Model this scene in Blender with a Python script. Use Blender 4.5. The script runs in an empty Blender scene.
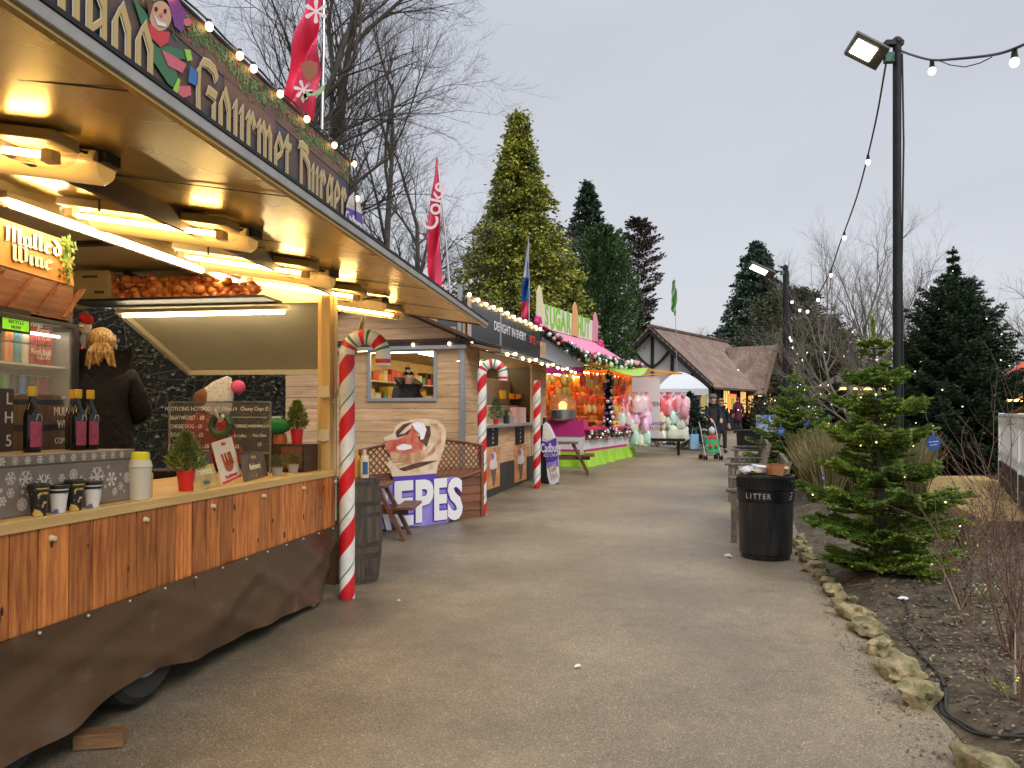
import bpy, math, random
import numpy as np
from mathutils import Vector, Matrix, Euler
random.seed(7); RNG = np.random.default_rng(7)
sc = bpy.context.scene; C = sc.collection
R = math.radians
PI = math.pi
# ---------------------------------------------------------------- camera geometry
F, HX, HY, CH = 770.0, 512.0, 412.0, 1.6
CAM = Vector((0, 0, CH))
def gz(y):
    t = max(0.0, y - 7.0); return .02*t*t/(t+3.0)
def P(px, py, Y):
    return Vector(((px-HX)/F*Y, Y, CH-(py-HY)/F*Y))
def G(px, py):
    Y = 10.0
    for _ in range(60):
        Y = .5*Y+.5*min(200, F*(CH-gz(Y))/max(2, py-HY))
    return Vector(((px-HX)/F*Y, Y, gz(Y)))
def ray(px, py): return Vector(((px-HX)/F, 1.0, -(py-HY)/F))
class Fr:
    """a local frame (x right/outward, y away, z up) standing at a world point"""
    def __init__(s, o, yaw, pitch=0):
        s.o = Vector(o); s.yaw = yaw; s.pitch = pitch
        s.M = Matrix.Translation(s.o) @ Euler((pitch, 0, yaw)).to_matrix().to_4x4()
        s.I = s.M.inverted()
    def at(s, px, py, ax, val):
        o = s.I @ CAM; d = s.I.to_3x3() @ ray(px, py)
        t = (val-o[ax])/d[ax]; return o + d*t
    def w(s, *p): return s.M @ Vector(p)
# ---------------------------------------------------------------- objects
def props(o, label=None, cat=None, group=None, kind=None):
    if label: o['label'] = label
    if cat: o['category'] = cat
    if group: o['group'] = group
    if kind: o['kind'] = kind
    return o
def E(name, label, cat, loc=(0, 0, 0), rz=0, group=None, rx=0, scale=1):
    o = bpy.data.objects.new(name, None); C.objects.link(o)
    o.empty_display_size = .1
    o.location = loc; o.rotation_euler = (rx, 0, rz); o.scale = (scale,)*3
    return props(o, label, cat, group)
def copy_tree(o, parent=None):
    c = o.copy(); C.objects.link(c); c.parent = parent
    for ch in o.children: copy_tree(ch, c)
    return c
class MB:
    def __init__(s): s.v = []; s.f = []; s.m = []; s.mi = 0; s.T = None
    def add(s, vs, fs):
        b = len(s.v)
        if s.T is not None: vs = [s.T @ Vector(v) for v in vs]
        s.v += [tuple(v) for v in vs]
        for f in fs: s.f.append([i+b for i in f]); s.m.append(s.mi)
        return s
    def box(s, c, d, rz=0, M=None):
        x, y, z = d[0]/2, d[1]/2, d[2]/2
        vs = [Vector((a*x, b*y, e*z)) for e in (-1, 1) for b in (-1, 1) for a in (-1, 1)]
        if M is not None: vs = [M @ v for v in vs]
        elif rz: q = Matrix.Rotation(rz, 3, 'Z'); vs = [q @ v for v in vs]
        c = Vector(c)
        return s.add([v+c for v in vs], [(0, 2, 3, 1), (4, 5, 7, 6), (0, 1, 5, 4), (2, 6, 7, 3), (0, 4, 6, 2), (1, 3, 7, 5)])
    def bb(s, a, b):
        a = Vector(a); b = Vector(b); lo = [min(p, q) for p, q in zip(a, b)]; hi = [max(p, q) for p, q in zip(a, b)]
        return s.box([(p+q)/2 for p, q in zip(lo, hi)], [q-p for p, q in zip(lo, hi)])
    def bar(s, a, b, w, h, up=(0, 0, 1)):
        a = Vector(a); b = Vector(b); d = (b-a); L = d.length; d.normalize(); up = Vector(up)
        x = d.cross(up)
        if x.length < 1e-4: x = d.cross(Vector((0, 1, 0)))
        x.normalize(); z = x.cross(d)
        M = Matrix((x, d, z)).transposed()
        return s.box((a+b)/2, (w, L, h), M=M)
    def tube(s, pts, r, n=8, caps=True):
        pts = [Vector(p) for p in pts]; k = len(pts)
        rs = r if isinstance(r, (list, tuple)) else [r]*k
        vs = []; ref = None
        for i, p in enumerate(pts):
            t = (pts[min(i+1, k-1)]-pts[max(i-1, 0)]).normalized()
            if ref is None: ref = t.orthogonal().normalized()
            ref = (ref - t*ref.dot(t)); 
            if ref.length < 1e-5: ref = t.orthogonal()
            ref.normalize(); q = t.cross(ref)
            for j in range(n):
                a = 2*PI*j/n; vs.append(p+(ref*math.cos(a)+q*math.sin(a))*rs[i])
        fs = [(i*n+j, i*n+(j+1) % n, (i+1)*n+(j+1) % n, (i+1)*n+j) for i in range(k-1) for j in range(n)]
        if caps: fs += [tuple(range(n))[::-1], tuple((k-1)*n+j for j in range(n))]
        return s.add(vs, fs)
    def cyl(s, a, b, r, r2=None, n=16): return s.tube([a, b], [r, r if r2 is None else r2], n)
    def lathe(s, prof, c=(0, 0, 0), n=20, sy=1, caps=True):
        vs = []; c = Vector(c)
        for r, z in prof:
            for j in range(n): a = 2*PI*j/n; vs.append((c.x+r*math.cos(a), c.y+r*math.sin(a)*sy, c.z+z))
        k = len(prof)
        fs = [(i*n+j, i*n+(j+1) % n, (i+1)*n+(j+1) % n, (i+1)*n+j) for i in range(k-1) for j in range(n)]
        if caps: fs += [tuple(range(n))[::-1], tuple((k-1)*n+j for j in range(n))]
        return s.add(vs, fs)
    def ball(s, c, r, n=12, m=8, sx=1, sy=1, sz=1, M=None):
        vs = []; c = Vector(c)
        for i in range(m+1):
            t = PI*i/m
            for j in range(n):
                a = 2*PI*j/n; v = Vector((r*sx*math.sin(t)*math.cos(a), r*sy*math.sin(t)*math.sin(a), r*sz*math.cos(t)))
                if M is not None: v = M @ v
                vs.append(v+c)
        return s.add(vs, [(i*n+j, (i+1)*n+j, (i+1)*n+(j+1) % n, i*n+(j+1) % n) for i in range(m) for j in range(n)])
    def prism(s, poly, d):
        """3-D polygon poly swept by vector d"""
        poly = [Vector(p) for p in poly]; d = Vector(d); k = len(poly)
        return s.add(poly+[p+d for p in poly], [tuple(range(k))[::-1], tuple(range(k, 2*k))]+[(i, (i+1) % k, k+(i+1) % k, k+i) for i in range(k)])
    def quad(s, *p): return s.add(p, [tuple(range(len(p)))])
    def grid(s, fn, nu, nv):
        vs = [fn(i/nu, j/nv) for i in range(nu+1) for j in range(nv+1)]; w = nv+1
        return s.add(vs, [(i*w+j, (i+1)*w+j, (i+1)*w+j+1, i*w+j+1) for i in range(nu) for j in range(nv)])
def mesh_obj(name, mb, mats, parent=None, smooth=False, bevel=0, label=None):
    me = bpy.data.meshes.new(name); me.from_pydata(mb.v, [], mb.f)
    mats = mats if isinstance(mats, (list, tuple)) else [mats]
    for m in mats: me.materials.append(m)
    if len(mats) > 1: me.polygons.foreach_set('material_index', mb.m)
    o = bpy.data.objects.new(name, me); C.objects.link(o); o.parent = parent
    if smooth:
        me.polygons.foreach_set('use_smooth', [True]*len(me.polygons))
        try: me.set_sharp_from_angle(angle=R(40))
        except Exception: pass
    if bevel:
        b = o.modifiers.new('bevel', 'BEVEL'); b.width = bevel; b.segments = 2; b.limit_method = 'ANGLE'; b.harden_normals = False
    if label: o['label'] = label
    me.update()
    return o
part = lambda name, mb, mats, parent, smooth=False, bevel=0, label=None: mesh_obj(name, mb, mats, parent, smooth, bevel, label)
def solo(name, mb, mats, label, cat, group=None, smooth=False, bevel=0, parent=None):
    return props(mesh_obj(name, mb, mats, parent, smooth, bevel), label, cat, group)
def struct(name, mb, mats, smooth=False):
    return props(mesh_obj(name, mb, mats, None, smooth), kind='structure')
def np_mesh(name, V, Fc, mat, parent=None, smooth=False):
    V = np.asarray(V, dtype=np.float32); Fc = np.asarray(Fc, dtype=np.int32); k = Fc.shape[1]; n = len(Fc)
    me = bpy.data.meshes.new(name); me.vertices.add(len(V)); me.vertices.foreach_set('co', V.ravel())
    me.loops.add(n*k); me.loops.foreach_set('vertex_index', Fc.ravel())
    me.polygons.add(n); me.polygons.foreach_set('loop_start', np.arange(0, n*k, k, dtype=np.int32))
    me.polygons.foreach_set('loop_total', np.full(n, k, dtype=np.int32))
    if smooth: me.polygons.foreach_set('use_smooth', np.ones(n, dtype=bool))
    me.materials.append(mat); me.update(calc_edges=True); me.validate()
    o = bpy.data.objects.new(name, me); C.objects.link(o); o.parent = parent
    return o
# ---------------------------------------------------------------- materials
def mat(name, col, rough=.6, metal=0, col2=None, vs=6, det=5, bump=0, bs=40, isl=0, emit=None, es=0, stretch=(1, 1, 1), trans=0,
        lo=.35, hi=.65, alpha=1, rvar=0, spec=.5, sss=0):
    m = bpy.data.materials.new(name); m.use_nodes = True; nt = m.node_tree; N = nt.nodes; L = nt.links
    b = N['Principled BSDF']; b.inputs['Roughness'].default_value = rough; b.inputs['Metallic'].default_value = metal
    b.inputs['Specular IOR Level'].default_value = spec
    b.inputs['Transmission Weight'].default_value = trans; b.inputs['Alpha'].default_value = alpha
    col = (*col, 1); src = None
    b.inputs['Base Color'].default_value = col
    tc = N.new('ShaderNodeTexCoord'); mp = N.new('ShaderNodeMapping'); mp.inputs['Scale'].default_value = stretch
    L.new(tc.outputs['Object'], mp.inputs['Vector'])
    if col2 is not None:
        nz = N.new('ShaderNodeTexNoise'); nz.inputs['Scale'].default_value = vs; nz.inputs['Detail'].default_value = det
        nz.inputs['Roughness'].default_value = .6
        L.new(mp.outputs[0], nz.inputs['Vector'])
        rp = N.new('ShaderNodeValToRGB'); rp.color_ramp.elements[0].position = lo; rp.color_ramp.elements[1].position = hi
        rp.color_ramp.elements[0].color = col; rp.color_ramp.elements[1].color = (*col2, 1)
        L.new(nz.outputs['Fac'], rp.inputs['Fac']); src = rp.outputs['Color']
        if rvar:
            mr = N.new('ShaderNodeMapRange'); mr.inputs['To Min'].default_value = rough-rvar; mr.inputs['To Max'].default_value = rough+rvar
            L.new(nz.outputs['Fac'], mr.inputs['Value']); L.new(mr.outputs[0], b.inputs['Roughness'])
    if isl:
        ge = N.new('ShaderNodeNewGeometry'); hs = N.new('ShaderNodeHueSaturation')
        mr = N.new('ShaderNodeMapRange'); mr.inputs['To Min'].default_value = 1-isl; mr.inputs['To Max'].default_value = 1+isl
        L.new(ge.outputs['Random Per Island'], mr.inputs['Value']); L.new(mr.outputs[0], hs.inputs['Value'])
        if src: L.new(src, hs.inputs['Color'])
        else: hs.inputs['Color'].default_value = col
        src = hs.outputs['Color']
    if src: L.new(src, b.inputs['Base Color'])
    if bump:
        n2 = N.new('ShaderNodeTexNoise'); n2.inputs['Scale'].default_value = bs; n2.inputs['Detail'].default_value = 4
        L.new(mp.outputs[0], n2.inputs['Vector'])
        bp = N.new('ShaderNodeBump'); bp.inputs['Strength'].default_value = bump; bp.inputs['Distance'].default_value = .01
        L.new(n2.outputs['Fac'], bp.inputs['Height']); L.new(bp.outputs[0], b.inputs['Normal'])
    if emit is not None:
        b.inputs['Emission Color'].default_value = (*emit, 1); b.inputs['Emission Strength'].default_value = es
    return m
def nodes_of(m): return m.node_tree.nodes, m.node_tree.links, m.node_tree.nodes['Principled BSDF']
def wood(name, a, b, axis=2, scale=5, rough=.55, isl=.25, bump=.25):
    st = [14, 14, 14]; st[axis] = 1.0
    return mat(name, a, rough, col2=b, vs=scale*.35, det=8, bump=bump, bs=scale*1.5, isl=isl, stretch=st)
W8 = (.8, .8, .78)
m_white = mat('white_paint', W8, .45, col2=(.7, .7, .68), vs=3)
m_black = mat('black_paint', (.012, .012, .013), .55, col2=(.02, .02, .022), vs=9, spec=.3)
m_dark = mat('dark_metal', (.04, .04, .045), .4, metal=.5)
m_alu = mat('aluminium', (.6, .6, .6), .3, metal=.9, col2=(.45, .45, .45), vs=5)
m_steel = mat('grey_metal', (.38, .4, .42), .4, metal=.5)
m_wire = mat('black_cable', (.012, .012, .013), .5)
m_red = mat('red_paint', (.62, .02, .025), .35)
m_cream = mat('cream_panel', (.72, .62, .42), .5, col2=(.66, .55, .36), vs=2)
m_gold = mat('gold_lettering', (.55, .38, .13), .45)
m_pinewood = wood('pale_pine', (.74, .50, .20), (.60, .37, .12), 2, 4)
m_pinewood_y = wood('pale_pine_long', (.74, .50, .20), (.60, .37, .12), 1, 4)
m_tyre = mat('tyre_rubber', (.02, .02, .02), .8, bump=.3)
m_trunk = mat('bark', (.07, .055, .04), .9, col2=(.14, .115, .09), vs=9, bump=.6, stretch=(1, 1, .3))
m_trunk_d = mat('twig_bark', (.055, .045, .038), .9, col2=(.1, .085, .07), vs=3)
m_bulb = mat('warm_bulb', (1, .8, .5), .3, emit=(1, .62, .25), es=7)
m_bulbw = mat('white_bulb', (1, .95, .85), .3, emit=(1, .93, .8), es=2.2)
m_tiny = mat('fairy_bulb', (1, .8, .5), .3, emit=(1, .75, .4), es=4)
m_skin = mat('skin', (.62, .38, .27), .5)
m_skinw = mat('skin_pale', (.66, .42, .32), .5)
# ---------------------------------------------------------------- lettering
def text_mesh(s, size, extrude=.001, align='CENTER', sx=1, bold=0):
    cu = bpy.data.curves.new('t', 'FONT'); cu.body = s; cu.size = size; cu.extrude = extrude; cu.align_x = align; cu.align_y = 'CENTER'
    cu.resolution_u = 3; cu.offset = bold
    o = bpy.data.objects.new('t', cu); C.objects.link(o); bpy.context.view_layer.update()
    me = bpy.data.meshes.new_from_object(o.evaluated_get(bpy.context.evaluated_depsgraph_get()))
    bpy.data.objects.remove(o); bpy.data.curves.remove(cu)
    return me
def basis(o, right, up):
    r = Vector(right).normalized(); u = Vector(up); u = (u-r*u.dot(r)).normalized(); n = r.cross(u)
    M = Matrix((r, u, n)).transposed().to_4x4(); M.translation = Vector(o); return M
def letters(s, size, m, parent, o, right=(1, 0, 0), up=(0, 0, 1), sx=1, bold=0, align='CENTER', name='lettering', extrude=.001):
    me = text_mesh(s, size, extrude, align, bold=bold); me.materials.clear(); me.materials.append(m)
    ob = bpy.data.objects.new(name, me); C.objects.link(ob); ob.parent = parent
    ob.matrix_basis = basis(o, right, up) @ Matrix.Diagonal((sx, 1, 1, 1))
    return ob
def stem(x): return [(x-.06, .55), (x, .62), (x, .07), (x+.06, .0)]
GL = {
 'n': (.42, [stem(.1), [(.1, .48), (.24, .62), (.32, .54), (.32, .07), (.38, 0)]]),
 'm': (.64, [stem(.1), [(.1, .48), (.24, .62), (.32, .54), (.32, .05)], [(.32, .48), (.46, .62), (.54, .54), (.54, .07), (.6, 0)]]),
 'u': (.42, [[(.04, .55), (.1, .62), (.1, .1), (.2, 0), (.32, .1)], [(.26, .55), (.32, .62), (.32, .07), (.38, 0)]]),
 'r': (.36, [stem(.1), [(.1, .48), (.22, .62), (.32, .53)]]),
 'o': (.42, [[(.2, .64), (.08, .5), (.08, .12), (.2, -.02), (.33, .12), (.33, .5), (.2, .64)]]),
 'e': (.42, [[(.36, .1), (.2, -.02), (.08, .12), (.08, .5), (.2, .64), (.34, .55), (.34, .475), (.12, .40)]]),
 't': (.34, [[(.12, .85), (.12, .1), (.2, 0), (.3, .07)], [(0, .6), (.27, .6)]]),
 'g': (.42, [[(.33, .54), (.2, .64), (.08, .5), (.08, .14), (.2, .04), (.33, .14)], [(.40, .64), (.33, .60), (.33, -.14), (.2, -.26), (.05, -.17)], [(.12, .36), (.33, .44)]]),
 'd': (.42, [[(.05, .98), (.33, .62), (.33, .12), (.2, -.02), (.08, .12), (.08, .46), (.2, .6), (.3, .55)]]),
 'l': (.22, [[(.04, .95), (.1, 1), (.1, .07), (.17, 0)]]),
 'i': (.22, [stem(.1), [(.07, .8), (.13, .86)]]),
 'G': (.62, [[(.60, .80), (.52, .97), (.36, 1), (.18, .93), (.09, .72), (.07, .45), (.10, .12), (.28, -.02), (.50, .1), (.52, .44)], [(.34, .52), (.58, .52)]]),
 'B': (.6, [[(.12, .95), (.12, .02)], [(0, .90), (.14, 1), (.40, .96), (.44, .84), (.38, .70), (.16, .66)], [(.30, .66), (.50, .58), (.53, .42), (.52, .15), (.35, 0), (.1, .03)]]),
 'M': (.7, [[(.02, .9), (.1, 1), (.1, .08), (.02, 0)], [(.1, .86), (.3, 1), (.34, .9), (.34, .05)], [(.34, .86), (.54, 1), (.58, .9), (.58, .08), (.66, 0)]]),
 'W': (.7, [[(.02, .9), (.1, 1), (.1, .12), (.2, 0), (.33, .12)], [(.27, .92), (.33, 1), (.33, .1), (.45, 0), (.6, .15), (.6, .88), (.52, 1)]]),
 ' ': (.25, [])}
def blackletter(s, h, m, parent, o, right, up, sx=1, nib=.13, track=.03, name='lettering', m_edge=None, xr=.62):
    """broad-nib lettering swept along pen strokes"""
    ang = R(42); full = None
    out = []
    for lay, (nw, mm) in enumerate(([(nib+.03, m_edge)] if m_edge else [])+[(nib, m)]):
        mb = MB(); x = 0; k = 0
        nx, ny = math.cos(ang)*nw/2, math.sin(ang)*nw/2
        for ch in s:
            w, strokes = GL[ch]
            for st in strokes:
                st = [(a_, (b_*(xr-.17)/.45 if b_ <= .45 else xr-(.62-b_)) if b_ <= .66 else xr+(b_-.62)*(1-xr)/.38) for a_, b_ in st]
                for (ax, ay), (bx, by) in zip(st[:-1], st[1:]):
                    dx, dy = bx-ax, by-ay; l = math.hypot(dx, dy)+1e-6; ex, ey = dx/l*nw*.1, dy/l*nw*.1
                    # hexagon hull of the slanted pen moved from a to b
                    px_, py_ = -dy/l*nw*.14, dx/l*nw*.14
                    a1 = (x+ax-ex, ay-ey); b1 = (x+bx+ex, by+ey)
                    sg = 1 if (nx*px_+ny*py_) > 0 else -1
                    px_ *= sg; py_ *= sg
                    z = lay*.006+.0002*(k % 9); k += 1
                    poly = [(a1[0]-nx-px_, a1[1]-ny-py_), (b1[0]-nx-px_, b1[1]-ny-py_), (b1[0]+nx+px_, b1[1]+ny+py_), (a1[0]+nx+px_, a1[1]+ny+py_)]
                    ar = sum(poly[i][0]*poly[(i+1) % 4][1]-poly[(i+1) % 4][0]*poly[i][1] for i in range(4))
                    if ar < 0: poly.reverse()
                    mb.add([(p[0]*h*sx, p[1]*h, z) for p in poly], [(0, 1, 2, 3)])
            x += w+track
        ob = mesh_obj(name if lay or not m_edge else 'letter_edge', mb, mm, parent)
        ob.matrix_basis = basis(o, right, up)
        out.append(ob)
    return x*h*sx
# ---------------------------------------------------------------- vegetation
def tubes_np(segs, n=4):
    """segs: rows x0 y0 z0 x1 y1 z1 r0 r1"""
    S = np.asarray(segs, float); a = S[:, :3]; b = S[:, 3:6]; d = b-a; d /= np.linalg.norm(d, axis=1, keepdims=True)+1e-9
    ref = np.where(np.abs(d[:, 2:3]) > .9, np.array([[1., 0, 0]]), np.array([[0, 0, 1.]]))
    x = np.cross(d, ref); x /= np.linalg.norm(x, axis=1, keepdims=True)+1e-9; y = np.cross(d, x)
    V = []
    for e, p in ((0, a), (1, b)):
        r = S[:, 6+e:7+e]
        for j in range(n):
            t = 2*PI*j/n; V.append(p+(x*math.cos(t)+y*math.sin(t))*r)
    V = np.stack(V, 1).reshape(-1, 3); m = len(S); base = (np.arange(m)*2*n)[:, None]
    Fs = np.concatenate([base+np.array([[j, (j+1) % n, n+(j+1) % n, n+j]]) for j in range(n)], 0)
    return V, Fs
def leaves_np(c, d, L, W, rng, flat=0.0):
    """pointed leaf quads at c, along unit d, length L, width W"""
    n = len(c); rnd = rng.normal(size=(n, 3)); rnd[:, 2] += flat*3
    x = np.cross(d, rnd); x /= np.linalg.norm(x, axis=1, keepdims=True)+1e-9
    L = np.broadcast_to(np.asarray(L, float).reshape(-1, 1), (n, 1)); W = np.broadcast_to(np.asarray(W, float).reshape(-1, 1), (n, 1))
    V = np.stack([c, c+d*L*.45+x*W*.5, c+d*L, c+d*L*.45-x*W*.5], 1).reshape(-1, 3)
    return V, np.arange(4*n).reshape(-1, 4)
def unit(a): return a/(np.linalg.norm(a, axis=-1, keepdims=True)+1e-9)
def branching(h, r0, seed, spread=.5, levels=4, kids=(7, 6, 5, 4), up=.25, base=.25, first_len=.55, shrink=.55, lean=(0, 0), jit=.12, wig=5, gap=0):
    rnd = random.Random(seed); segs = []
    def grow(p, d, L, r, lv):
        n = wig if lv < 2 else 3
        pts = [p.copy()]; dd = d.copy(); rr = [r]
        for i in range(n):
            dd = (dd+Vector((rnd.gauss(0, jit), rnd.gauss(0, jit), rnd.gauss(0, jit)+up*(.5 if lv else 1)*.3))).normalized()
            p = p+dd*(L/n); pts.append(p.copy()); rr.append(r*(1-.75*(i+1)/n) if lv else r*(1-.8*(i+1)/n))
        for i in range(n): segs.append((*pts[i], *pts[i+1], rr[i], rr[i+1]))
        if lv >= levels: return
        k = kids[min(lv, len(kids)-1)]
        for j in range(k):
            t = (base+(1-base)*(j+rnd.random())/k) if lv == 0 else (.2+.8*(j+rnd.random())/k)
            t = min(t, .98)*n; i = min(int(t), n-1); q = pts[i].lerp(pts[i+1], t-i)
            dl = (pts[i+1]-pts[i]).normalized(); a = rnd.uniform(0, 2*PI)
            o = dl.orthogonal().normalized(); o = Matrix.Rotation(a, 3, dl) @ o
            sp = spread*rnd.uniform(.7, 1.3); nd = (dl*math.cos(sp)+o*math.sin(sp)).normalized()
            if lv == 0: nL = L*first_len*(1-.55*(t/n))*rnd.uniform(.8, 1.2)
            else: nL = L*shrink*rnd.uniform(.7, 1.2)
            rc = rr[i]*rnd.uniform(.45, .65)
            grow(q, nd, nL, max(rc, r0*.012), lv+1)
    grow(Vector((0, 0, 0)), Vector((lean[0], lean[1], 1)).normalized(), h*.9, r0, 0)
    return segs
def bare_tree(name, label, loc, h, r0, seed, group=None, mat_=None, cat='tree', **kw):
    root = E(name, label, cat, loc, group=group)
    S = np.array(branching(h, r0, seed, **kw)); thick = S[:, 6] > r0*.16
    V, Fs = tubes_np(S[thick], 7); np_mesh('trunk', V, Fs, mat_ or m_trunk_d, root, True)
    V, Fs = tubes_np(S[~thick], 3); np_mesh('crown', V, Fs, mat_ or m_trunk_d, root)
    return root, S
def conifer(name, label, loc, h, rad, mat_, seed, nb=260, per=60, leaf=.16, droop=.3, base=.06, power=.8, group=None, trunk=.18, rise=.1, clump=.22, prof=None, cat='tree', wl=.45, sxy=1.0, tip=.0):
    rng = np.random.default_rng(seed); root = E(name, label, cat, loc, rng.uniform(0, 6), group=group)
    mb = MB(); mb.tube([(0, 0, 0), (.02*h*.1, 0, h*.5), (0, 0, h*.97)], [trunk, trunk*.6, .015], 8); part('trunk', mb, m_trunk, root, True)
    t = base+(1-base)*rng.random(nb)**.9; az = rng.uniform(0, 2*PI, nb)
    rr = (rad*(1-t)**power if prof is None else rad*np.interp(t, *zip(*prof)))*rng.uniform(.72, 1.12, nb)+tip
    bd = np.stack([np.cos(az), np.sin(az), np.zeros(nb)], 1)
    s = rng.random((nb, per))**.6
    z = t[:, None]*h+rise*s*rr[:, None]-droop*(s**2)*rr[:, None]*1.0
    c = bd[:, None, :]*(s*rr[:, None])[:, :, None]; c[:, :, 2] = z
    w = clump*(.35+rr/rad)[:, None, None]*rad*.35*(1.15-s[:, :, None])
    c = c+rng.normal(size=c.shape)*w*np.array([1, 1, .6])
    d = unit(bd[:, None, :]*1.0+rng.normal(size=c.shape)*.55+np.array([0, 0, -droop*1.2+rise]))
    c = c.reshape(-1, 3); d = d.reshape(-1, 3); c[:, 2] = np.maximum(c[:, 2], .03)
    L = leaf*rng.uniform(.5, 1.35, len(c))
    V, Fs = leaves_np(c-d*L[:, None]*.4, d, L, L*wl, rng); np_mesh('crown', V, Fs, mat_, root)
    return root
def leafmat(name, a, b, isl=.35, rough=.55, vs=1.5):
    m = mat(name, a, rough, col2=b, vs=vs, isl=isl, lo=.4, hi=.6); return m
# ================================================================= CAMERA, LIGHT, SKY
cam_d = bpy.data.cameras.new('camera'); cam = bpy.data.objects.new('camera', cam_d); C.objects.link(cam); sc.camera = cam
cam.location = CAM; cam.rotation_euler = (R(90), 0, 0)
cam_d.sensor_width = 36; cam_d.lens = F/1024*36; cam_d.shift_y = (HY-384)/1024.0; cam_d.clip_start = .05; cam_d.clip_end = 2000
SUN_EL, SUN_AZ = R(38), R(150)
wd = bpy.data.worlds.new('World'); sc.world = wd; wd.use_nodes = True
N = wd.node_tree.nodes; L = wd.node_tree.links; bg = N['Background']
sky = N.new('ShaderNodeTexSky'); sky.sky_type = 'NISHITA'; sky.sun_disc = False; sky.sun_elevation = SUN_EL; sky.sun_rotation = SUN_AZ
sky.dust_density = 3; sky.air_density = 1.2
L.new(sky.outputs[0], bg.inputs[0]); bg.inputs[1].default_value = .08
tc = N.new('ShaderNodeTexCoord'); sep = N.new('ShaderNodeSeparateXYZ'); L.new(tc.outputs['Generated'], sep.inputs[0])
rp = N.new('ShaderNodeValToRGB'); e = rp.color_ramp.elements
e[0].position = 0; e[0].color = (.585, .585, .595, 1); e[1].position = .55; e[1].color = (.465, .488, .55, 1)
n1 = rp.color_ramp.elements.new(.16)
rp.color_ramp.elements[1].color = (.545, .56, .605, 1)
q_ = rp.color_ramp.elements.new(1.0); q_.color = (1.30, 1.32, 1.36, 1); L.new(sep.outputs['Z'], rp.inputs[0])
mp = N.new('ShaderNodeMapping'); mp.inputs['Scale'].default_value = (1.2, 1.2, 3.5); L.new(tc.outputs['Generated'], mp.inputs[0])
nz = N.new('ShaderNodeTexNoise'); nz.inputs['Scale'].default_value = 1.6; nz.inputs['Detail'].default_value = 5; L.new(mp.outputs[0], nz.inputs[0])
mr = N.new('ShaderNodeMapRange'); mr.inputs['To Min'].default_value = .84; mr.inputs['To Max'].default_value = 1.16; L.new(nz.outputs[0], mr.inputs[0])
mx = N.new('ShaderNodeVectorMath'); mx.operation = 'SCALE'; L.new(rp.outputs[0], mx.inputs[0]); L.new(mr.outputs[0], mx.inputs['Scale'])
bg2 = N.new('ShaderNodeBackground'); L.new(mx.outputs[0], bg2.inputs[0]); bg2.inputs[1].default_value = 1.0
ms = N.new('ShaderNodeMixShader'); ms.inputs[0].default_value = .92; L.new(bg.outputs[0], ms.inputs[1]); L.new(bg2.outputs[0], ms.inputs[2])
L.new(ms.outputs[0], N['World Output'].inputs[0])
sd = bpy.data.lights.new('sun', 'SUN'); sun = bpy.data.objects.new('sun', sd); C.objects.link(sun)
sd.energy = 1.4; sd.angle = R(22); sd.color = (1, .97, .92)
# sun_rotation is clockwise from +Y seen from above
sv = Vector((math.sin(SUN_AZ)*math.cos(SUN_EL), math.cos(SUN_AZ)*math.cos(SUN_EL), math.sin(SUN_EL)))
sun.rotation_euler = sv.to_track_quat('Z', 'Y').to_euler()
sc.view_settings.view_transform = 'Standard'; sc.view_settings.look = 'None'; sc.view_settings.exposure = 0.36; sc.view_settings.gamma = 1
sc.cycles.max_bounces = 6; sc.cycles.diffuse_bounces = 3; sc.cycles.glossy_bounces = 4; sc.cycles.transmission_bounces = 4; sc.cycles.transparent_max_bounces = 8
sc.cycles.sample_clamp_indirect = 4; sc.cycles.caustics_reflective = False; sc.cycles.caustics_refractive = False
# ================================================================= GROUND
m_ground = mat('field_grass', (.07, .08, .035), .9, col2=(.11, .10, .055), vs=.7, bump=.4, bs=20)
mb = MB()
ys = [-30, -10, 0, 5, 7]+[8+i for i in range(0, 60, 2)]+[80, 120, 200, 400, 900]
xs = [-900, -300, -100, -40, -20, -10, 0, 10, 20, 40, 100, 300, 900]
mb.add([(x, y, min(gz(y), 3.0)-.012) for y in ys for x in xs], [(i*13+j, i*13+j+1, (i+1)*13+j+1, (i+1)*13+j) for i in range(len(ys)-1) for j in range(12)])
struct('ground', mb, m_ground)
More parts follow.
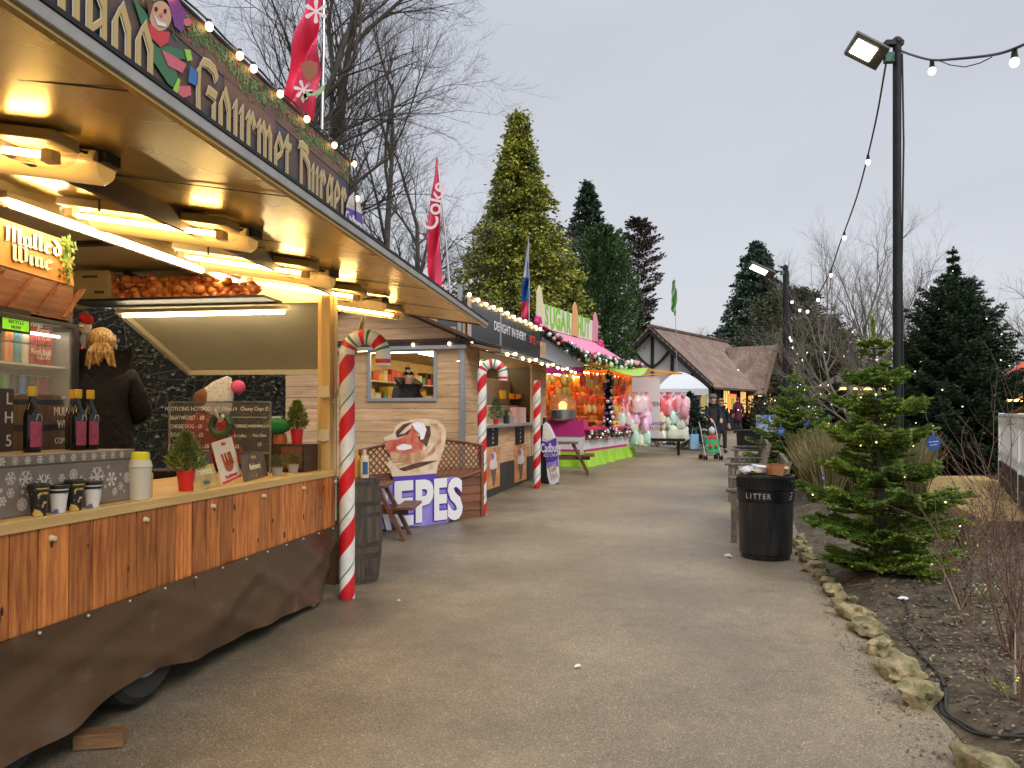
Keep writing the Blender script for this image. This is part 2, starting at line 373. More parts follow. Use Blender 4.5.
# path edge on the bed side
EDGE = [(-3, 1.3), (0, 1.62), (2, 1.9), (3.46, 2.13), (4.56, 2.36), (6.3, 2.85), (9.0, 3.41), (11.1, 4.05), (13.5, 4.75), (18, 6.2), (22, 7.2), (28, 9.2), (36, 13), (60, 20)]
def edge_x(y): return float(np.interp(y, [e[0] for e in EDGE], [e[1] for e in EDGE]))
def asphalt():
    m = mat('asphalt', (.2, .17, .13), .6); N, L, b = nodes_of(m)
    tc = N['Texture Coordinate']
    def noise(s, d=4):
        n = N.new('ShaderNodeTexNoise'); n.inputs['Scale'].default_value = s; n.inputs['Detail'].default_value = d; L.new(tc.outputs['Object'], n.inputs[0]); return n
    v = N.new('ShaderNodeTexVoronoi'); v.inputs['Scale'].default_value = 165; L.new(tc.outputs['Object'], v.inputs['Vector'])
    r1 = N.new('ShaderNodeValToRGB'); e = r1.color_ramp.elements
    e[0].position = .05; e[0].color = (.165, .130, .084, 1); e[1].position = .95; e[1].color = (.60, .50, .35, 1)
    q = r1.color_ramp.elements.new(.55); q.color = (.262, .210, .140, 1); q = r1.color_ramp.elements.new(.8); q.color = (.335, .27, .183, 1)
    L.new(v.outputs['Color'], r1.inputs[0])
    big = noise(.55, 5); r2 = N.new('ShaderNodeMapRange'); r2.inputs['From Min'].default_value = .3; r2.inputs['From Max'].default_value = .7
    r2.inputs['To Min'].default_value = .66; r2.inputs['To Max'].default_value = 1.22; L.new(big.outputs[0], r2.inputs[0])
    mid = noise(6, 6); r3 = N.new('ShaderNodeMapRange'); r3.inputs['To Min'].default_value = .75; r3.inputs['To Max'].default_value = 1.25; L.new(mid.outputs[0], r3.inputs[0])
    mu = N.new('ShaderNodeMath'); mu.operation = 'MULTIPLY'; L.new(r2.outputs[0], mu.inputs[0]); L.new(r3.outputs[0], mu.inputs[1])
    sc_ = N.new('ShaderNodeVectorMath'); sc_.operation = 'SCALE'; L.new(r1.outputs[0], sc_.inputs[0]); L.new(mu.outputs[0], sc_.inputs['Scale'])
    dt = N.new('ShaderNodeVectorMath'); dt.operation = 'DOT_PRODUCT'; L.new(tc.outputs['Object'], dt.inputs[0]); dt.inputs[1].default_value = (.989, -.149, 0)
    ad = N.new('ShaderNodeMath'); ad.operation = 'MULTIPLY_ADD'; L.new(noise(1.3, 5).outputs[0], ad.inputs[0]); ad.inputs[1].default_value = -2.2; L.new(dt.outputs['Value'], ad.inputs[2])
    shade_k = N.new('ShaderNodeMapRange'); shade_k.inputs['From Min'].default_value = -3.6; shade_k.inputs['From Max'].default_value = -2.5; shade_k.inputs['To Min'].default_value = .60; shade_k.inputs['To Max'].default_value = 1; L.new(ad.outputs[0], shade_k.inputs[0])  # shade of trailer and canopy darkened into the asphalt colour along the face
    w2 = N.new('ShaderNodeVectorMath'); w2.operation = 'SCALE'; L.new(sc_.outputs[0], w2.inputs[0]); L.new(shade_k.outputs[0], w2.inputs['Scale'])
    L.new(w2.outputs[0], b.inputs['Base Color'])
    rr = N.new('ShaderNodeMapRange'); rr.inputs['From Min'].default_value = .35; rr.inputs['From Max'].default_value = .65; rr.inputs['To Min'].default_value = .34; rr.inputs['To Max'].default_value = .62
    L.new(big.outputs[0], rr.inputs[0]); L.new(rr.outputs[0], b.inputs['Roughness'])
    bp = N.new('ShaderNodeBump'); bp.inputs['Strength'].default_value = .5; bp.inputs['Distance'].default_value = .004
    L.new(v.outputs['Distance'], bp.inputs['Height']); L.new(bp.outputs[0], b.inputs['Normal'])
    return m
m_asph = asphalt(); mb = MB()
py_ = sorted(set([-3, -1, 0, 2, 3, 4, 5, 6, 7]+list(range(8, 61, 2))))
def lx(y): return -12 if y < 14 else (-8 if y < 30 else -3)
n = 0; vs = []
for y in py_: vs += [(-14, y, gz(y)-.004), (0, y, gz(y)-.004), (edge_x(y)+.04, y, gz(y)-.004)]
mb.add(vs, [(3*i+j, 3*i+j+1, 3*i+j+4, 3*i+j+3) for i in range(len(py_)-1) for j in range(2)])
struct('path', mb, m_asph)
# planted bed, gently mounded soil
def bed_z(x, y):
    e = x-edge_x(y); k = min(1, max(0, e-.02)/.25)
    return gz(y)+k*.09+.04*math.sin(x*2.1+y)*k+.03*math.sin(x*5.3-y*3.1)*k
m_soil = mat('soil', (.050, .038, .023), .95, col2=(.145, .112, .072), vs=7, det=9, bump=1.0, bs=45, rvar=.04)
mb = MB(); rws = []
by = [-2+.25*i for i in range(0, 100)]
bu = [0, .03, .08, .15, .25]+[.25+.25*i for i in range(1, 40)]
vs = []
rj = random.Random(3)
for y in by:
    for u in bu:
        x = edge_x(y)+u; j = .018 if u > .1 else 0
        vs.append((x+rj.uniform(-j, j), y+rj.uniform(-j, j), bed_z(x, y)+rj.uniform(-j, j)))
w = len(bu)
mb.add(vs, [(i*w+j, i*w+j+1, (i+1)*w+j+1, (i+1)*w+j) for i in range(len(by)-1) for j in range(w-1)])
struct('flower_bed', mb, m_soil, True)
m_yel = mat('yellow_mat', (.50, .34, .12), .8, col2=(.40, .27, .10), vs=3, bump=.2)
mb = MB(); 
mb.prism([(5.9, 9.6, -.1), (7.7, 9.6, -.1), (9.3, 15.2, .0), (7.6, 15.2, .0)], (0, 0, .34))
for i in range(16):
    pass
struct('yard', mb, m_yel)
# leaf litter and mulch chips: uncountable
rng = np.random.default_rng(11)
def scatter_bed(n, x0, x1, y0, y1):
    y = rng.uniform(y0, y1, n); e = rng.uniform(x0, x1, n)
    x = np.array([edge_x(a) for a in y])+e
    z = np.array([bed_z(a, b) for a, b in zip(x, y)])
    return np.stack([x, y, z], 1)
c = np.concatenate([scatter_bed(9000, .1, 7, 2.6, 14), scatter_bed(5000, .1, 1.8, 2.6, 7)]); c[:, 2] += .012
d = rng.normal(size=c.shape); d[:, 2] *= .3; d = unit(d)
V, Fs = leaves_np(c, d, rng.uniform(.015, .05, len(c)), rng.uniform(.008, .028, len(c)), rng, flat=1.2)
c = scatter_bed(2600, -.32, .12, 2.6, 12); c[:, 2] = np.array([gz(v) for v in c[:, 1]])+.003
d = rng.normal(size=c.shape); d[:, 2] *= .15; d = unit(d); V2, F2 = leaves_np(c, d, rng.uniform(.008, .03, len(c)), rng.uniform(.006, .016, len(c)), rng, flat=2)
F2 = F2+len(V); V = np.concatenate([V, V2]); Fs = np.concatenate([Fs, F2])
m_lit = mat('leaf_litter', (.07, .052, .028), .8, col2=(.27, .215, .13), vs=9, isl=.8)
props(np_mesh('leaf_litter', V, Fs, m_lit), 'dry brown leaves and bark chips scattered over the dark soil bed', 'leaf litter', kind='stuff')
c = scatter_bed(420, .1, 5, 3, 12); c[:, 2] += .02
d = rng.normal(size=c.shape); d[:, 2] *= .2; d = unit(d)
S = np.concatenate([c-d*.14, c+d*rng.uniform(.05, .3, (len(c), 1)), np.full((len(c), 1), .004), np.full((len(c), 1), .002)], 1)
V, Fs = tubes_np(S, 4)
props(np_mesh('dead_sticks', V, Fs, mat('dead_stick', (.16, .12, .08), .9, isl=.5)), 'thin dead sticks lying over the soil of the planted bed', 'sticks', kind='stuff')
# kerb stones
m_stone = mat('mossy_sandstone', (.34, .265, .15), .9, col2=(.12, .12, .045), vs=11, det=9, bump=1.0, bs=40, isl=.35, lo=.4, hi=.62)
stones = [(990, 772, 1.15, 1.1), (921, 697, 1.15, 1.25), (899, 671, 1.3, 1.0), (880, 648, .8, .9), (868, 630, 1.2, .9), (855, 614, 1.1, .9), (845, 601, 1, .8), (834, 590, 1, .8), (829, 581, .9, .7),
          (821, 574, 1, .7), (814, 566, 1, .8), (809, 558, .9, .9), (804, 550, .9, .9), (800, 543, .9, .8), (797, 537, 1, .8)]
sl = ['lone sandstone block at the very bottom edge of the photo', 'broken wedge of mossy stone at the near end of the kerb row', 'long slanted mossy kerb stone next to the broken end wedge',
 'small pale kerb stone between two long mossy ones', 'long flat yellowish kerb stone beside the little white lid', 'yellowish square kerb stone level with the fir tree cable',
 'dark kerb stone under the lowest fir branch', 'flat kerb stone left of the fir branches, fifth from the litter bin', 'small tan kerb stone, fourth from the litter bin',
 'low mossy kerb stone, third from the litter bin', 'pale mossy kerb stone, second from the litter bin', 'squared kerb stone directly beside the litter bin base', 'green kerb stone behind the litter bin base',
 'little mossy kerb stone just beyond the litter bin', 'farthest kerb stone visible beyond the litter bin']
for i, (px, py, a, h) in enumerate(stones):
    g = G(px, py+4); rs = random.Random(i*7+1); mb = MB()
    sc0 = .245*a if i < 6 else .25*a; seed = Vector((i*3.1, 1.7*i, 0))
    from mathutils import noise as mn
    def fn(u, v):
        t = PI*v; p = 2*PI*u
        sx = math.copysign(abs(math.sin(t)*math.cos(p))**.5, math.cos(p)); sy = math.copysign(abs(math.sin(t)*math.sin(p))**.5, math.sin(p)); sz = math.copysign(abs(math.cos(t))**.62, math.cos(t))
        q = Vector((sx, sy, sz)); nn = .86+.42*mn.noise(q*1.2+seed)+.16*mn.noise(q*3.3+seed)+.07*mn.noise(q*8+seed)
        return (q.x*nn*sc0*.36, q.y*nn*sc0*.62, q.z*nn*.075*h)
    mb.grid(fn, 22, 14)
    o = solo('kerb_stone', mb, m_stone, sl[i], 'stone', 'sandstone blocks edging the planted bed', smooth=True)
    o.location = (g.x, g.y, g.z+.028); o.rotation_euler = (rs.uniform(-.12, .12), rs.uniform(-.2, .2), -.28+rs.uniform(-.5, .5))
# path litter
m_paper = mat('crumpled_paper', (.8, .78, .74), .8)
for (px, py, s, lb) in [(727, 557, .05, 'crumpled white tissue on the asphalt left of the litter bin'), (576, 667, .028, 'small pale scrap lying in the middle of the path'), (398, 601, .02, 'tiny white scrap near the candy cane pole foot')]:
    g = G(px, py); mb = MB(); rs = random.Random(px)
    for k in range(3): mb.ball((rs.uniform(-s, s)*.7, rs.uniform(-s, s)*.5, s*.3), s*.6, 6, 4, 1, .8, .5)
    mb.v = [(x+rs.uniform(-s, s)*.2, y+rs.uniform(-s, s)*.2, max(z+rs.uniform(-s, s)*.15, .0)) for x, y, z in mb.v]
    o = solo('paper_scrap', mb, m_paper, lb, 'litter'); o.location = g+Vector((0, 0, .004-.004))
# ================================================================= BACKGROUND VEGETATION
m_yelcon = leafmat('golden_foliage', (.10, .135, .02), (.38, .38, .05), .5)
m_dkcon = leafmat('dark_foliage', (.018, .042, .022), (.040, .072, .032), .35)
m_cyp = leafmat('cypress_foliage', (.026, .07, .014), (.06, .12, .025), .35)
m_brcon = leafmat('brown_foliage', (.055, .035, .028), (.085, .055, .04), .35)
m_cedar = leafmat('cedar_foliage', (.020, .05, .030), (.045, .085, .048), .35)
m_ever = leafmat('evergreen_foliage', (.03, .05, .015), (.075, .09, .025), .4)
m_hedge = leafmat('hedge_foliage', (.03, .032, .012), (.10, .085, .04), .55)
m_firdk = leafmat('fir_needles_dark', (.022, .052, .024), (.045, .085, .038), .4)
m_fir = leafmat('fir_needles', (.14, .24, .035), (.30, .41, .065), .45)
def at_g(px, Y, dz=0): return (((px-HX)/F*Y), Y, gz(Y)-dz)
conifer('conifer_tree', 'tall golden green conifer with drooping sprays behind the second stall', at_g(519, 30), 12.7, 3.45, m_yelcon, 5, nb=950, per=92, leaf=.17, droop=.42, power=.62, clump=.42, trunk=.25, rise=.25,
        prof=[(0, 1), (.25, 1.0), (.42, .86), (.6, .60), (.75, .38), (.88, .19), (1, .03)])
conifer('conifer_tree', 'short golden side tree with a hooked leader right of the tall one', at_g(575, 29.5), 6.4, 1.6, m_yelcon, 6, nb=130, per=60, leaf=.18, droop=.35, clump=.4)
conifer('cypress_tree', 'broad bushy dark green cypress rising behind the pink stall', at_g(603, 33), 9.0, 1.65, m_cyp, 8, nb=420, per=70, leaf=.17, droop=-.5, rise=.5, clump=.35, prof=[(0, .8), (.3, 1), (.55, .98), (.75, .8), (.9, .5), (1, .1)], wl=.3)
conifer('conifer_tree', 'pointed blue green conifer standing behind the bushy dark cypress', at_g(588, 45), 14.3, 3.6, m_dkcon, 9, nb=480, per=60, leaf=.22, droop=.25, clump=.3, power=.62)
conifer('conifer_tree', 'rounded brown purple conifer right of the dark cypress', at_g(638, 47), 12.6, 1.6, m_brcon, 10, nb=380, per=60, leaf=.18, droop=.0, rise=.4, clump=.35, prof=[(0, .15), (.35, .35), (.6, .85), (.75, 1), (.88, .85), (1, .3)])
conifer('cedar_tree', 'dark pointed cedar rising behind the timbered building roof', at_g(757, 62), 14.2, 4.9, m_cedar, 11, nb=620, per=50, leaf=.32, droop=.3, clump=.35, power=.62)
for (px, Y, h, r_, m_, sd_, lb) in [(790, 50, 8.6, 4.2, m_ever, 12, 'wide olive evergreen right of the dark cedar'), (815, 46, 6.3, 3.4, m_ever, 13, 'low spreading evergreen behind the far lamp post'),
                            (735, 66, 7.4, 4.5, m_cedar, 14, 'low dark evergreen left of the cedar behind the roof')]:
    conifer('evergreen_tree', lb, at_g(px, Y), h, r_, m_, sd_, nb=360, per=50, leaf=.26, droop=.1, rise=.3, clump=.5, prof=[(0, 1), (.4, 1), (.7, .8), (.9, .5), (1, .2)])
# broad-leaf bank closing the view behind the trees
def leaf_bank(name, label, pts, h, depth, mat_, n, leaf, seed, kind=None, cat='hedge', tw=0):
    rg = np.random.default_rng(seed); pts = [Vector((p[0], p[1], 0)) for p in pts]
    seg = [(pts[i+1]-pts[i]).length for i in range(len(pts)-1)]; cum = np.concatenate([[0], np.cumsum(seg)])
    s = rg.uniform(0, cum[-1], n); X = np.interp(s, cum, [p.x for p in pts]); Y = np.interp(s, cum, [p.y for p in pts])
    top = h*(1+.10*np.sin(s*1.3+seed)+.07*np.sin(s*3.7)+.05*np.sin(s*9.1))
    z = rg.uniform(0, 1, n)**.8*top
    wv = 1-.25*np.abs(z/top)**3
    a = rg.uniform(0, 2*PI, n); rr = depth*.5*(rg.random(n)**.4)*wv*(1+.15*np.sin(s*5+z*4))
    c = np.stack([X+np.cos(a)*rr, Y+np.sin(a)*rr, z+np.array([gz(q) for q in Y])], 1)
    d = unit(np.stack([np.cos(a), np.sin(a), np.full(n, .3)], 1)+rg.normal(size=(n, 3))*.7)
    L = leaf*rg.uniform(.6, 1.4, n); V, Fs = leaves_np(c, d, L, L*.6, rg)
    o = np_mesh('foliage', V, Fs, mat_)
    root = E(name, label, cat, (0, 0, 0)); o.parent = root
    if tw:
        k = tw; s = rg.uniform(0, cum[-1], k); X = np.interp(s, cum, [p.x for p in pts]); Y = np.interp(s, cum, [p.y for p in pts])
        a = rg.uniform(0, 2*PI, k); b = np.stack([X+np.cos(a)*depth*.3, Y+np.sin(a)*depth*.3, rg.uniform(0, h*.9, k)+[gz(q) for q in Y]], 1)
        e = b+unit(np.stack([np.cos(a), np.sin(a), rg.uniform(-.2, 1.5, k)], 1)+rg.normal(size=(k, 3))*.5)*rg.uniform(.3, .9, (k, 1))
        V, Fs = tubes_np(np.concatenate([b, e, np.full((k, 1), .008), np.full((k, 1), .003)], 1), 3); t_ = np_mesh('twigs', V, Fs, mat('hedge_twig', (.16, .12, .07), .9), root)
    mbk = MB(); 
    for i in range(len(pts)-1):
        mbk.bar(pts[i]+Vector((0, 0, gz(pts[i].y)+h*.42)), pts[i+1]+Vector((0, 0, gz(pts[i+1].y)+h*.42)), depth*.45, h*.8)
    part('inner_dark_mass', mbk, mat(name+'_core', (.012, .012, .008), 1), root)  # solid near-black block filling the middle of the bank
    if kind: root['kind'] = kind
    return root
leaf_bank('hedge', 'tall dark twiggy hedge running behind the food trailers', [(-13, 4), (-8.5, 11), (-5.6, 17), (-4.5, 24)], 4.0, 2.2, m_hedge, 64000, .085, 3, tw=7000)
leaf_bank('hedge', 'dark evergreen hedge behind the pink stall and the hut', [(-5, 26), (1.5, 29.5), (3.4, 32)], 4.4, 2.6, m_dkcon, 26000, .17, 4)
leaf_bank('far_woodland', 'distant brown winter woodland along the horizon', [(-60, 88), (0, 92), (30, 96), (60, 92), (110, 80)], 6.2, 9, mat('winter_twigs', (.16, .145, .14), .9, isl=.3), 26000, .7, 5, kind='stuff', cat='woodland')
leaf_bank('hedge', 'mixed green shrub belt beyond the planted bed', [(13, 42), (20, 40), (30, 34)], 1.5, 2.6, m_ever, 16000, .15, 6)
# bare trees
kw = dict(levels=5, kids=(12, 7, 6, 5, 3), spread=.56, up=.42, base=.18, first_len=.50, shrink=.52, jit=.14)
bare_tree('bare_tree', 'large bare tree with upswept limbs behind the trailer sign end', at_g(372, 24), 13.6, .19, 21, **kw)
bare_tree('bare_tree', 'bare multi-limbed tree spreading right behind the tall red flag', at_g(405, 27), 10.8, .18, 22, lean=(.05, 0), **{**kw, 'spread': .68})
bare_tree('bare_tree', 'bare dark tree above the middle of the trailer sign', at_g(290, 21), 15, .22, 23, **kw)
bare_tree('bare_tree', 'bare tree showing above the left part of the trailer sign', at_g(215, 19), 14, .2, 24, **kw)
kb = dict(levels=4, kids=(18, 8, 6, 4), spread=.46, up=.48, base=.10, first_len=.50, shrink=.46, jit=.18)
m_birch = mat('pale_bark', (.14, .115, .095), .9, col2=(.24, .21, .18), vs=3)
bare_tree('bare_tree', 'slender bare birch directly behind the hanging festoon string', at_g(850, 22), 7.4, .06, 31, mat_=m_birch, **kb)
bare_tree('bare_tree', 'bare upright sapling left of the tall lamp post', at_g(876, 24), 7.0, .055, 32, mat_=m_birch, **kb)
bare_tree('bare_tree', 'tall bare birch with a pale stem right of the hanging festoon', at_g(862, 21), 6.6, .055, 36, mat_=m_birch, **kb)
bare_tree('bare_tree', 'slim bare birch close left of the lamp post', at_g(888, 23), 6.4, .05, 37, mat_=m_birch, **kb)
bare_tree('bare_tree', 'thin bare tree partly hidden by the tall lamp post', at_g(908, 26), 6.0, .055, 33, mat_=m_birch, **kb)
bare_tree('bare_tree', 'bare spreading tree left of the birch behind the evergreens', at_g(828, 27), 6.6, .05, 34, mat_=m_birch, lean=(-.06, 0), **kb)
kf = dict(levels=3, kids=(12, 8, 7), spread=.7, up=.3, base=.2, first_len=.5, shrink=.5, jit=.12)
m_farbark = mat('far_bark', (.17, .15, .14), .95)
for i, (px, Y, h, lb) in enumerate([(1005, 60, 10.5, 'bare round tree at the far right above the white fence'), (985, 70, 9.5, 'distant bare tree left of the rightmost one'), (655, 75, 8.2, 'distant bare tree left of the building ridge'),
                      (690, 85, 9, 'distant hazy bare tree above the building ridge'), (722, 88, 8.6, 'distant pale bare tree beside the dark cedar'), (1040, 55, 11, 'bare tree cut by the right edge of the photo'), (560, 45, 11.5, 'bare twiggy tree between the golden conifer and dark cypress'), (935, 60, 8, 'distant bare tree between lamp post and dark fir')]):
    bare_tree('bare_tree', lb, at_g(px, Y), h, .16, 40+i, mat_=m_farbark, **kf)
bare_tree('bare_tree', 'dense bare crown behind the red flag and golden conifer', at_g(455, 40), 12, .2, 55, mat_=m_trunk_d, **kf)
# ================================================================= BURGER TRAILER
TR = Fr((-1.526, 6.64, 0), -math.atan(.1506), -.0143)
tr = E('food_trailer', 'long burger trailer clad in orange brown planks with open golden lit canopy', 'food trailer', TR.o, TR.yaw, rx=TR.pitch)
def tp(px, py, out): return TR.at(px, py, 0, out)
def tz(px, py, z): return TR.at(px, py, 2, z)
U0 = -5.9
ZC, ZP = 1.10, .62
m_plank = mat('varnished_planks', (.21, .045, .012), .40, col2=(.66, .235, .055), vs=3.2, det=9, bump=.25, bs=12, isl=.34, stretch=(9, 9, .9), lo=.3, hi=.66)
m_tarp = mat('brown_tarpaulin', (.092, .050, .024), .36, col2=(.17, .12, .08), vs=4.5, det=9, lo=.60, hi=.80, bump=.35, bs=5, rvar=.1)
m_canopy = mat('brushed_canopy_metal', (.92, .69, .24), .27, metal=.85, col2=(.80, .58, .18), vs=1.5, rvar=.04, det=1)
m_fasc = mat('canopy_fascia', (.42, .41, .38), .4, metal=.3, col2=(.30, .29, .27), vs=5)
m_int = mat('trailer_interior', (.78, .66, .40), .5, col2=(.72, .60, .35), vs=1.5)
m_dkbrown = wood('dark_brown_wood', (.035, .018, .010), (.07, .03, .016), 1, 4)
# plank apron: 30 boards
mb = MB(); rp_ = random.Random(5); u = U0
while u < -.02:
    w = min(.165*rp_.uniform(.9, 1.12), -u)
    mb.box((-.012+rp_.uniform(-.002, .002), u+w/2, (ZC-.05+ZP)/2), (.024, w-.009, ZC-.05-ZP)); u += w
part('plank_front', mb, m_plank, tr, bevel=.003)
mb = MB()
mb.add([(x, y, z) for (y, zz) in [(U0, .02), (-.0, .02)] for (x, z) in [(-.03, ZC-.05), (-.03, ZP)]], [(0, 1, 3, 2)])
part('plank_backing', mb, m_dkbrown, tr)
# knots in the boards
m_knot = mat('wood_knot', (.05, .014, .006), .5)
mb = MB()
for i in range(22):
    yy = rp_.uniform(U0, -.2); zz = rp_.uniform(ZP+.05, ZC-.12); r_ = rp_.uniform(.008, .017)
    mb.ball((.0015, yy, zz), 1, 10, 6, .0012, r_*.7, r_*1.5)
part('wood_knots', mb, m_knot, tr, True)
mb = MB(); mb.bb((.012, U0, ZC-.05), (-.86, .0, ZC)); part('counter_top', mb, m_pinewood_y, tr, bevel=.004)
# bolts
m_bolt = mat('cream_bolt', (.7, .6, .4), .4)
for i in range(9):
    yy = -5.3+i*.66; mb = MB(); mb.cyl((.0, yy, ZC-.10), (.022, yy, ZC-.10), .016, .010, 10); part('bolt', mb, m_bolt, tr, True)
# skirt
WY = TR.at(150, 708, 0, 0).y
def sk(u, v):
    y = U0+u*(5.93); z0 = .035+.055*min(1, (1-u)*4.0)+.10*math.exp(-((y-WY)/.42)**2)+.012*math.sin(y*3.1)
    z = ZP+.006-(ZP-z0)*v
    wv = .04*math.sin(y*2.3)*math.sin(v*PI)+.018*max(0, math.sin((y*.8+v*1.3)*5.3))**2*math.sin(v*PI)+.014*max(0, math.sin((y*1.1-v*1.5)*6.1+1))**3+.016*math.sin(y*6.1+v*3)*v+.010*math.sin(y*13+v*5)*v**2+.012*math.sin((y+v*1.2)*9)*v*(1-v)
    return (.012+wv-.02*v-(.10*v*max(0, (u-.93)/.07)), y, z)
mb = MB(); mb.grid(sk, 150, 14); part('skirt', mb, m_tarp, tr, True)
mb = MB()
def sk2(u, v): return (.0-.9*u, .03+.02*math.sin(u*9)*v, ZP-(ZP-.10)*v)
mb.grid(sk2, 20, 6); part('skirt_end', mb, m_tarp, tr, True)
m_eye = mat('eyelet', (.45, .40, .33), .4, metal=.4)
for i in range(20): mb = MB(); mb.ball((.016, U0+.3*i+.1, ZP-.012), .009, 8, 6); part('skirt_eyelet', mb, m_eye, tr, True)
mb = MB()
for k in (.24, .62): 
    yy = U0+5.93*k; mb.bb((.03, yy-.0015, ZP-.02), (.012, yy+.0015, .14))
part('skirt_seam', mb, m_tarp, tr, True)
mb = MB()
rs = random.Random(9)
m_scuff = mat('dried_mud', (.22, .17, .12), .9)
# wheels
def wheel(u_, par):
    w = E('wheel', None, None, (-.16, u_, .33)); w.parent = par
    mb = MB(); mb.T = Matrix.Rotation(PI/2, 4, 'Y')
    mb.lathe([(.19, -.10), (.29, -.10), (.325, -.07), (.33, 0), (.325, .07), (.29, .10), (.19, .10), (.19, -.10)], n=32, caps=False); part('tyre', mb, m_tyre, w, True)
    mb = MB(); mb.T = Matrix.Rotation(PI/2, 4, 'Y')
    mb.lathe([(.0, .05), (.06, .06), (.08, .03), (.15, .02), (.17, .09), (.195, .10), (.195, .02), (.0, .0)], n=28, caps=False); part('rim', mb, m_steel, w, True)
a = TR.at(138, 712, 0, -.12); wheel(a.y, tr); wheel(a.y-.95, tr)
# chassis, floor, walls, ceiling
mb = MB(); mb.bb((-.05, U0, .36), (-2.9, -.02, .45)); mb.bb((-.3, U0, .28), (-.4, -.1, .36)); mb.bb((-2.2, U0, .28), (-2.3, -.1, .36)); part('floor', mb, m_dark, tr)
mb = MB(); mb.bb((-3.0, U0, .3), (-3.06, .0, 2.92)); mb.bb((-.86, U0-.06, .3), (-3.06, U0-.002, 2.92)); part('wall', mb, m_int, tr)
mb = MB(); mb.bb((-.98, U0-.06, 2.875), (-3.06, .15, 2.93)); part('ceiling', mb, m_int, tr)
mb = MB()
for yy in (-4.4, -3.3, -2.2, -1.1): mb.bb((-1.02, yy-.03, 2.84), (-2.99, yy+.03, 2.873))
mb.bb((-2.94, U0, 2.80), (-2.998, 0, 2.86)); part('ceiling_rib', mb, m_dkbrown, tr)
mb = MB(); mb.bb((-.96, U0, 2.74), (-1.04, .15, 2.872)); part('header_beam', mb, m_int, tr, bevel=.004)
# end wall with the raised end hatch
hz = TR.at(200, 306, 1, .06).z
mb = MB(); mb.bb((-.08, .0, hz+.0), (-3.0, .05, 2.87)); mb.bb((-.08, 0, .45), (-3.0, .05, 1.02)); mb.bb((-2.75, 0, 1.02), (-3.0, .05, hz)); part('end_wall', mb, m_int, tr)
mb = MB()
for xx in (-.9, -1.65, -2.4): mb.bar((xx, -.02, hz+.16), (xx-.35, -.02, 2.86), .05, .03, up=(0, 1, 0))
part('end_wall_rib', mb, m_dkbrown, tr)
ha = TR.at(118, 309, 1, .06).x
m_hatch = mat('hatch_underside', (.72, .64, .42), .4, metal=.1, col2=(.64, .57, .37), vs=2)
mb = MB(); hx = -.08
mb.prism([(ha, .06, hz), (hx, .06, hz), (hx-.56, 1.25, hz-.50), (ha, 1.25, hz-.50)], (0, .0, .035)); part('end_hatch', mb, m_hatch, tr)
mb = MB(); mb.bar((ha, .06, hz-.02), (ha, 1.25, hz-.52), .05, .06); mb.bar((ha, 1.23, hz-.52), (hx-.56, 1.23, hz-.52), .03, .05); part('hatch_frame', mb, m_cream, tr)
# corner posts
mb = MB(); mb.bb((-.02, -.0, .62), (-.10, -.09, 2.70)); mb.bb((-.115, -.01, 1.1), (-.15, -.05, 2.7)); part('corner_post', mb, m_pinewood, tr, bevel=.004)
mb = MB(); mb.bb((.0, .002, .66), (-.07, .03, 2.70)); part('post_facing', mb, m_cream, tr, bevel=.003)
for k, zz in enumerate((1.35, 1.72)):
    mb = MB(); mb.bb((-.02, -.11, zz), (-.12, -.091, zz+.10)); mb.tube([(-.02, -.10, zz+.02), (-.05, -.16, zz+.0), (-.11, -.14, zz+.03)], .005, 6); part('bracket', mb, m_cream, tr)
# canopy
XO, XI = 1.0, -1.0; UE = 1.72
def cz(x): return 2.87-.16*(x+1.0)
def cn(u, v):
    x = XI+(XO-XI)*u; y = U0+(UE-U0)*v
    return (x, y, cz(x)+.004*math.sin(y*5)*math.sin(u*PI)+.005*math.sin(y*2.1+x*3))
mb = MB(); mb.grid(cn, 24, 120); part('canopy_lining', mb, m_canopy, tr, True)
mb = MB(); mb.prism([(XI, U0, cz(XI)+.012), (XO, U0, cz(XO)+.012), (XO, U0, cz(XO)+.026), (XI, U0, cz(XI)+.026)], (0, UE-U0, 0)); part('canopy_shell', mb, m_alu, tr)
mb = MB(); mb.bb((XO, U0, cz(XO)-.012), (XO+.022, UE, cz(XO)+.030)); part('canopy_fascia', mb, m_fasc, tr, bevel=.004)
mb = MB(); mb.bb((XO-.02, U0, cz(XO)-.024), (XO+.008, UE, cz(XO)-.013)); part('canopy_lip', mb, mat('gold_lip', (.75, .55, .2), .3, metal=.8), tr)
mb = MB(); mb.bb((XO+.026, U0, cz(XO)+.031), (XO+.004, UE, cz(XO)+.046)); mb.bb((XI, UE, cz(XI)-.01), (XI+.03, UE+.02, cz(XI)+.05))
mb.prism([(XI, UE, cz(XI)-.01), (XO, UE, cz(XO)-.01), (XO, UE, cz(XO)+.05), (XI, UE, cz(XI)+.05)], (0, .015, 0)); part('canopy_rubber_edge', mb, m_black, tr)
for yy in (-4.15, -3.0, -1.75, -.5, .7): mb = MB(); mb.prism([(XI+.05, yy, cz(XI+.05)-.006), (XO-.03, yy, cz(XO-.03)-.006), (XO-.03, yy, cz(XO-.03)-.002), (XI+.05, yy, cz(XI+.05)-.002)], (0, .004, 0)); part('canopy_seam', mb, m_dark, tr)
# gas struts
mb = MB(); a = tp(334, 402, .03); b_ = TR.at(352, 358, 1, .55); c_ = TR.at(364, 318, 1, 1.0)
mb.cyl(a, b_, .014); part('gas_strut', mb, m_alu, tr, True)
mb = MB(); mb.cyl(b_, c_, .022); part('gas_strut_body', mb, m_black, tr, True)
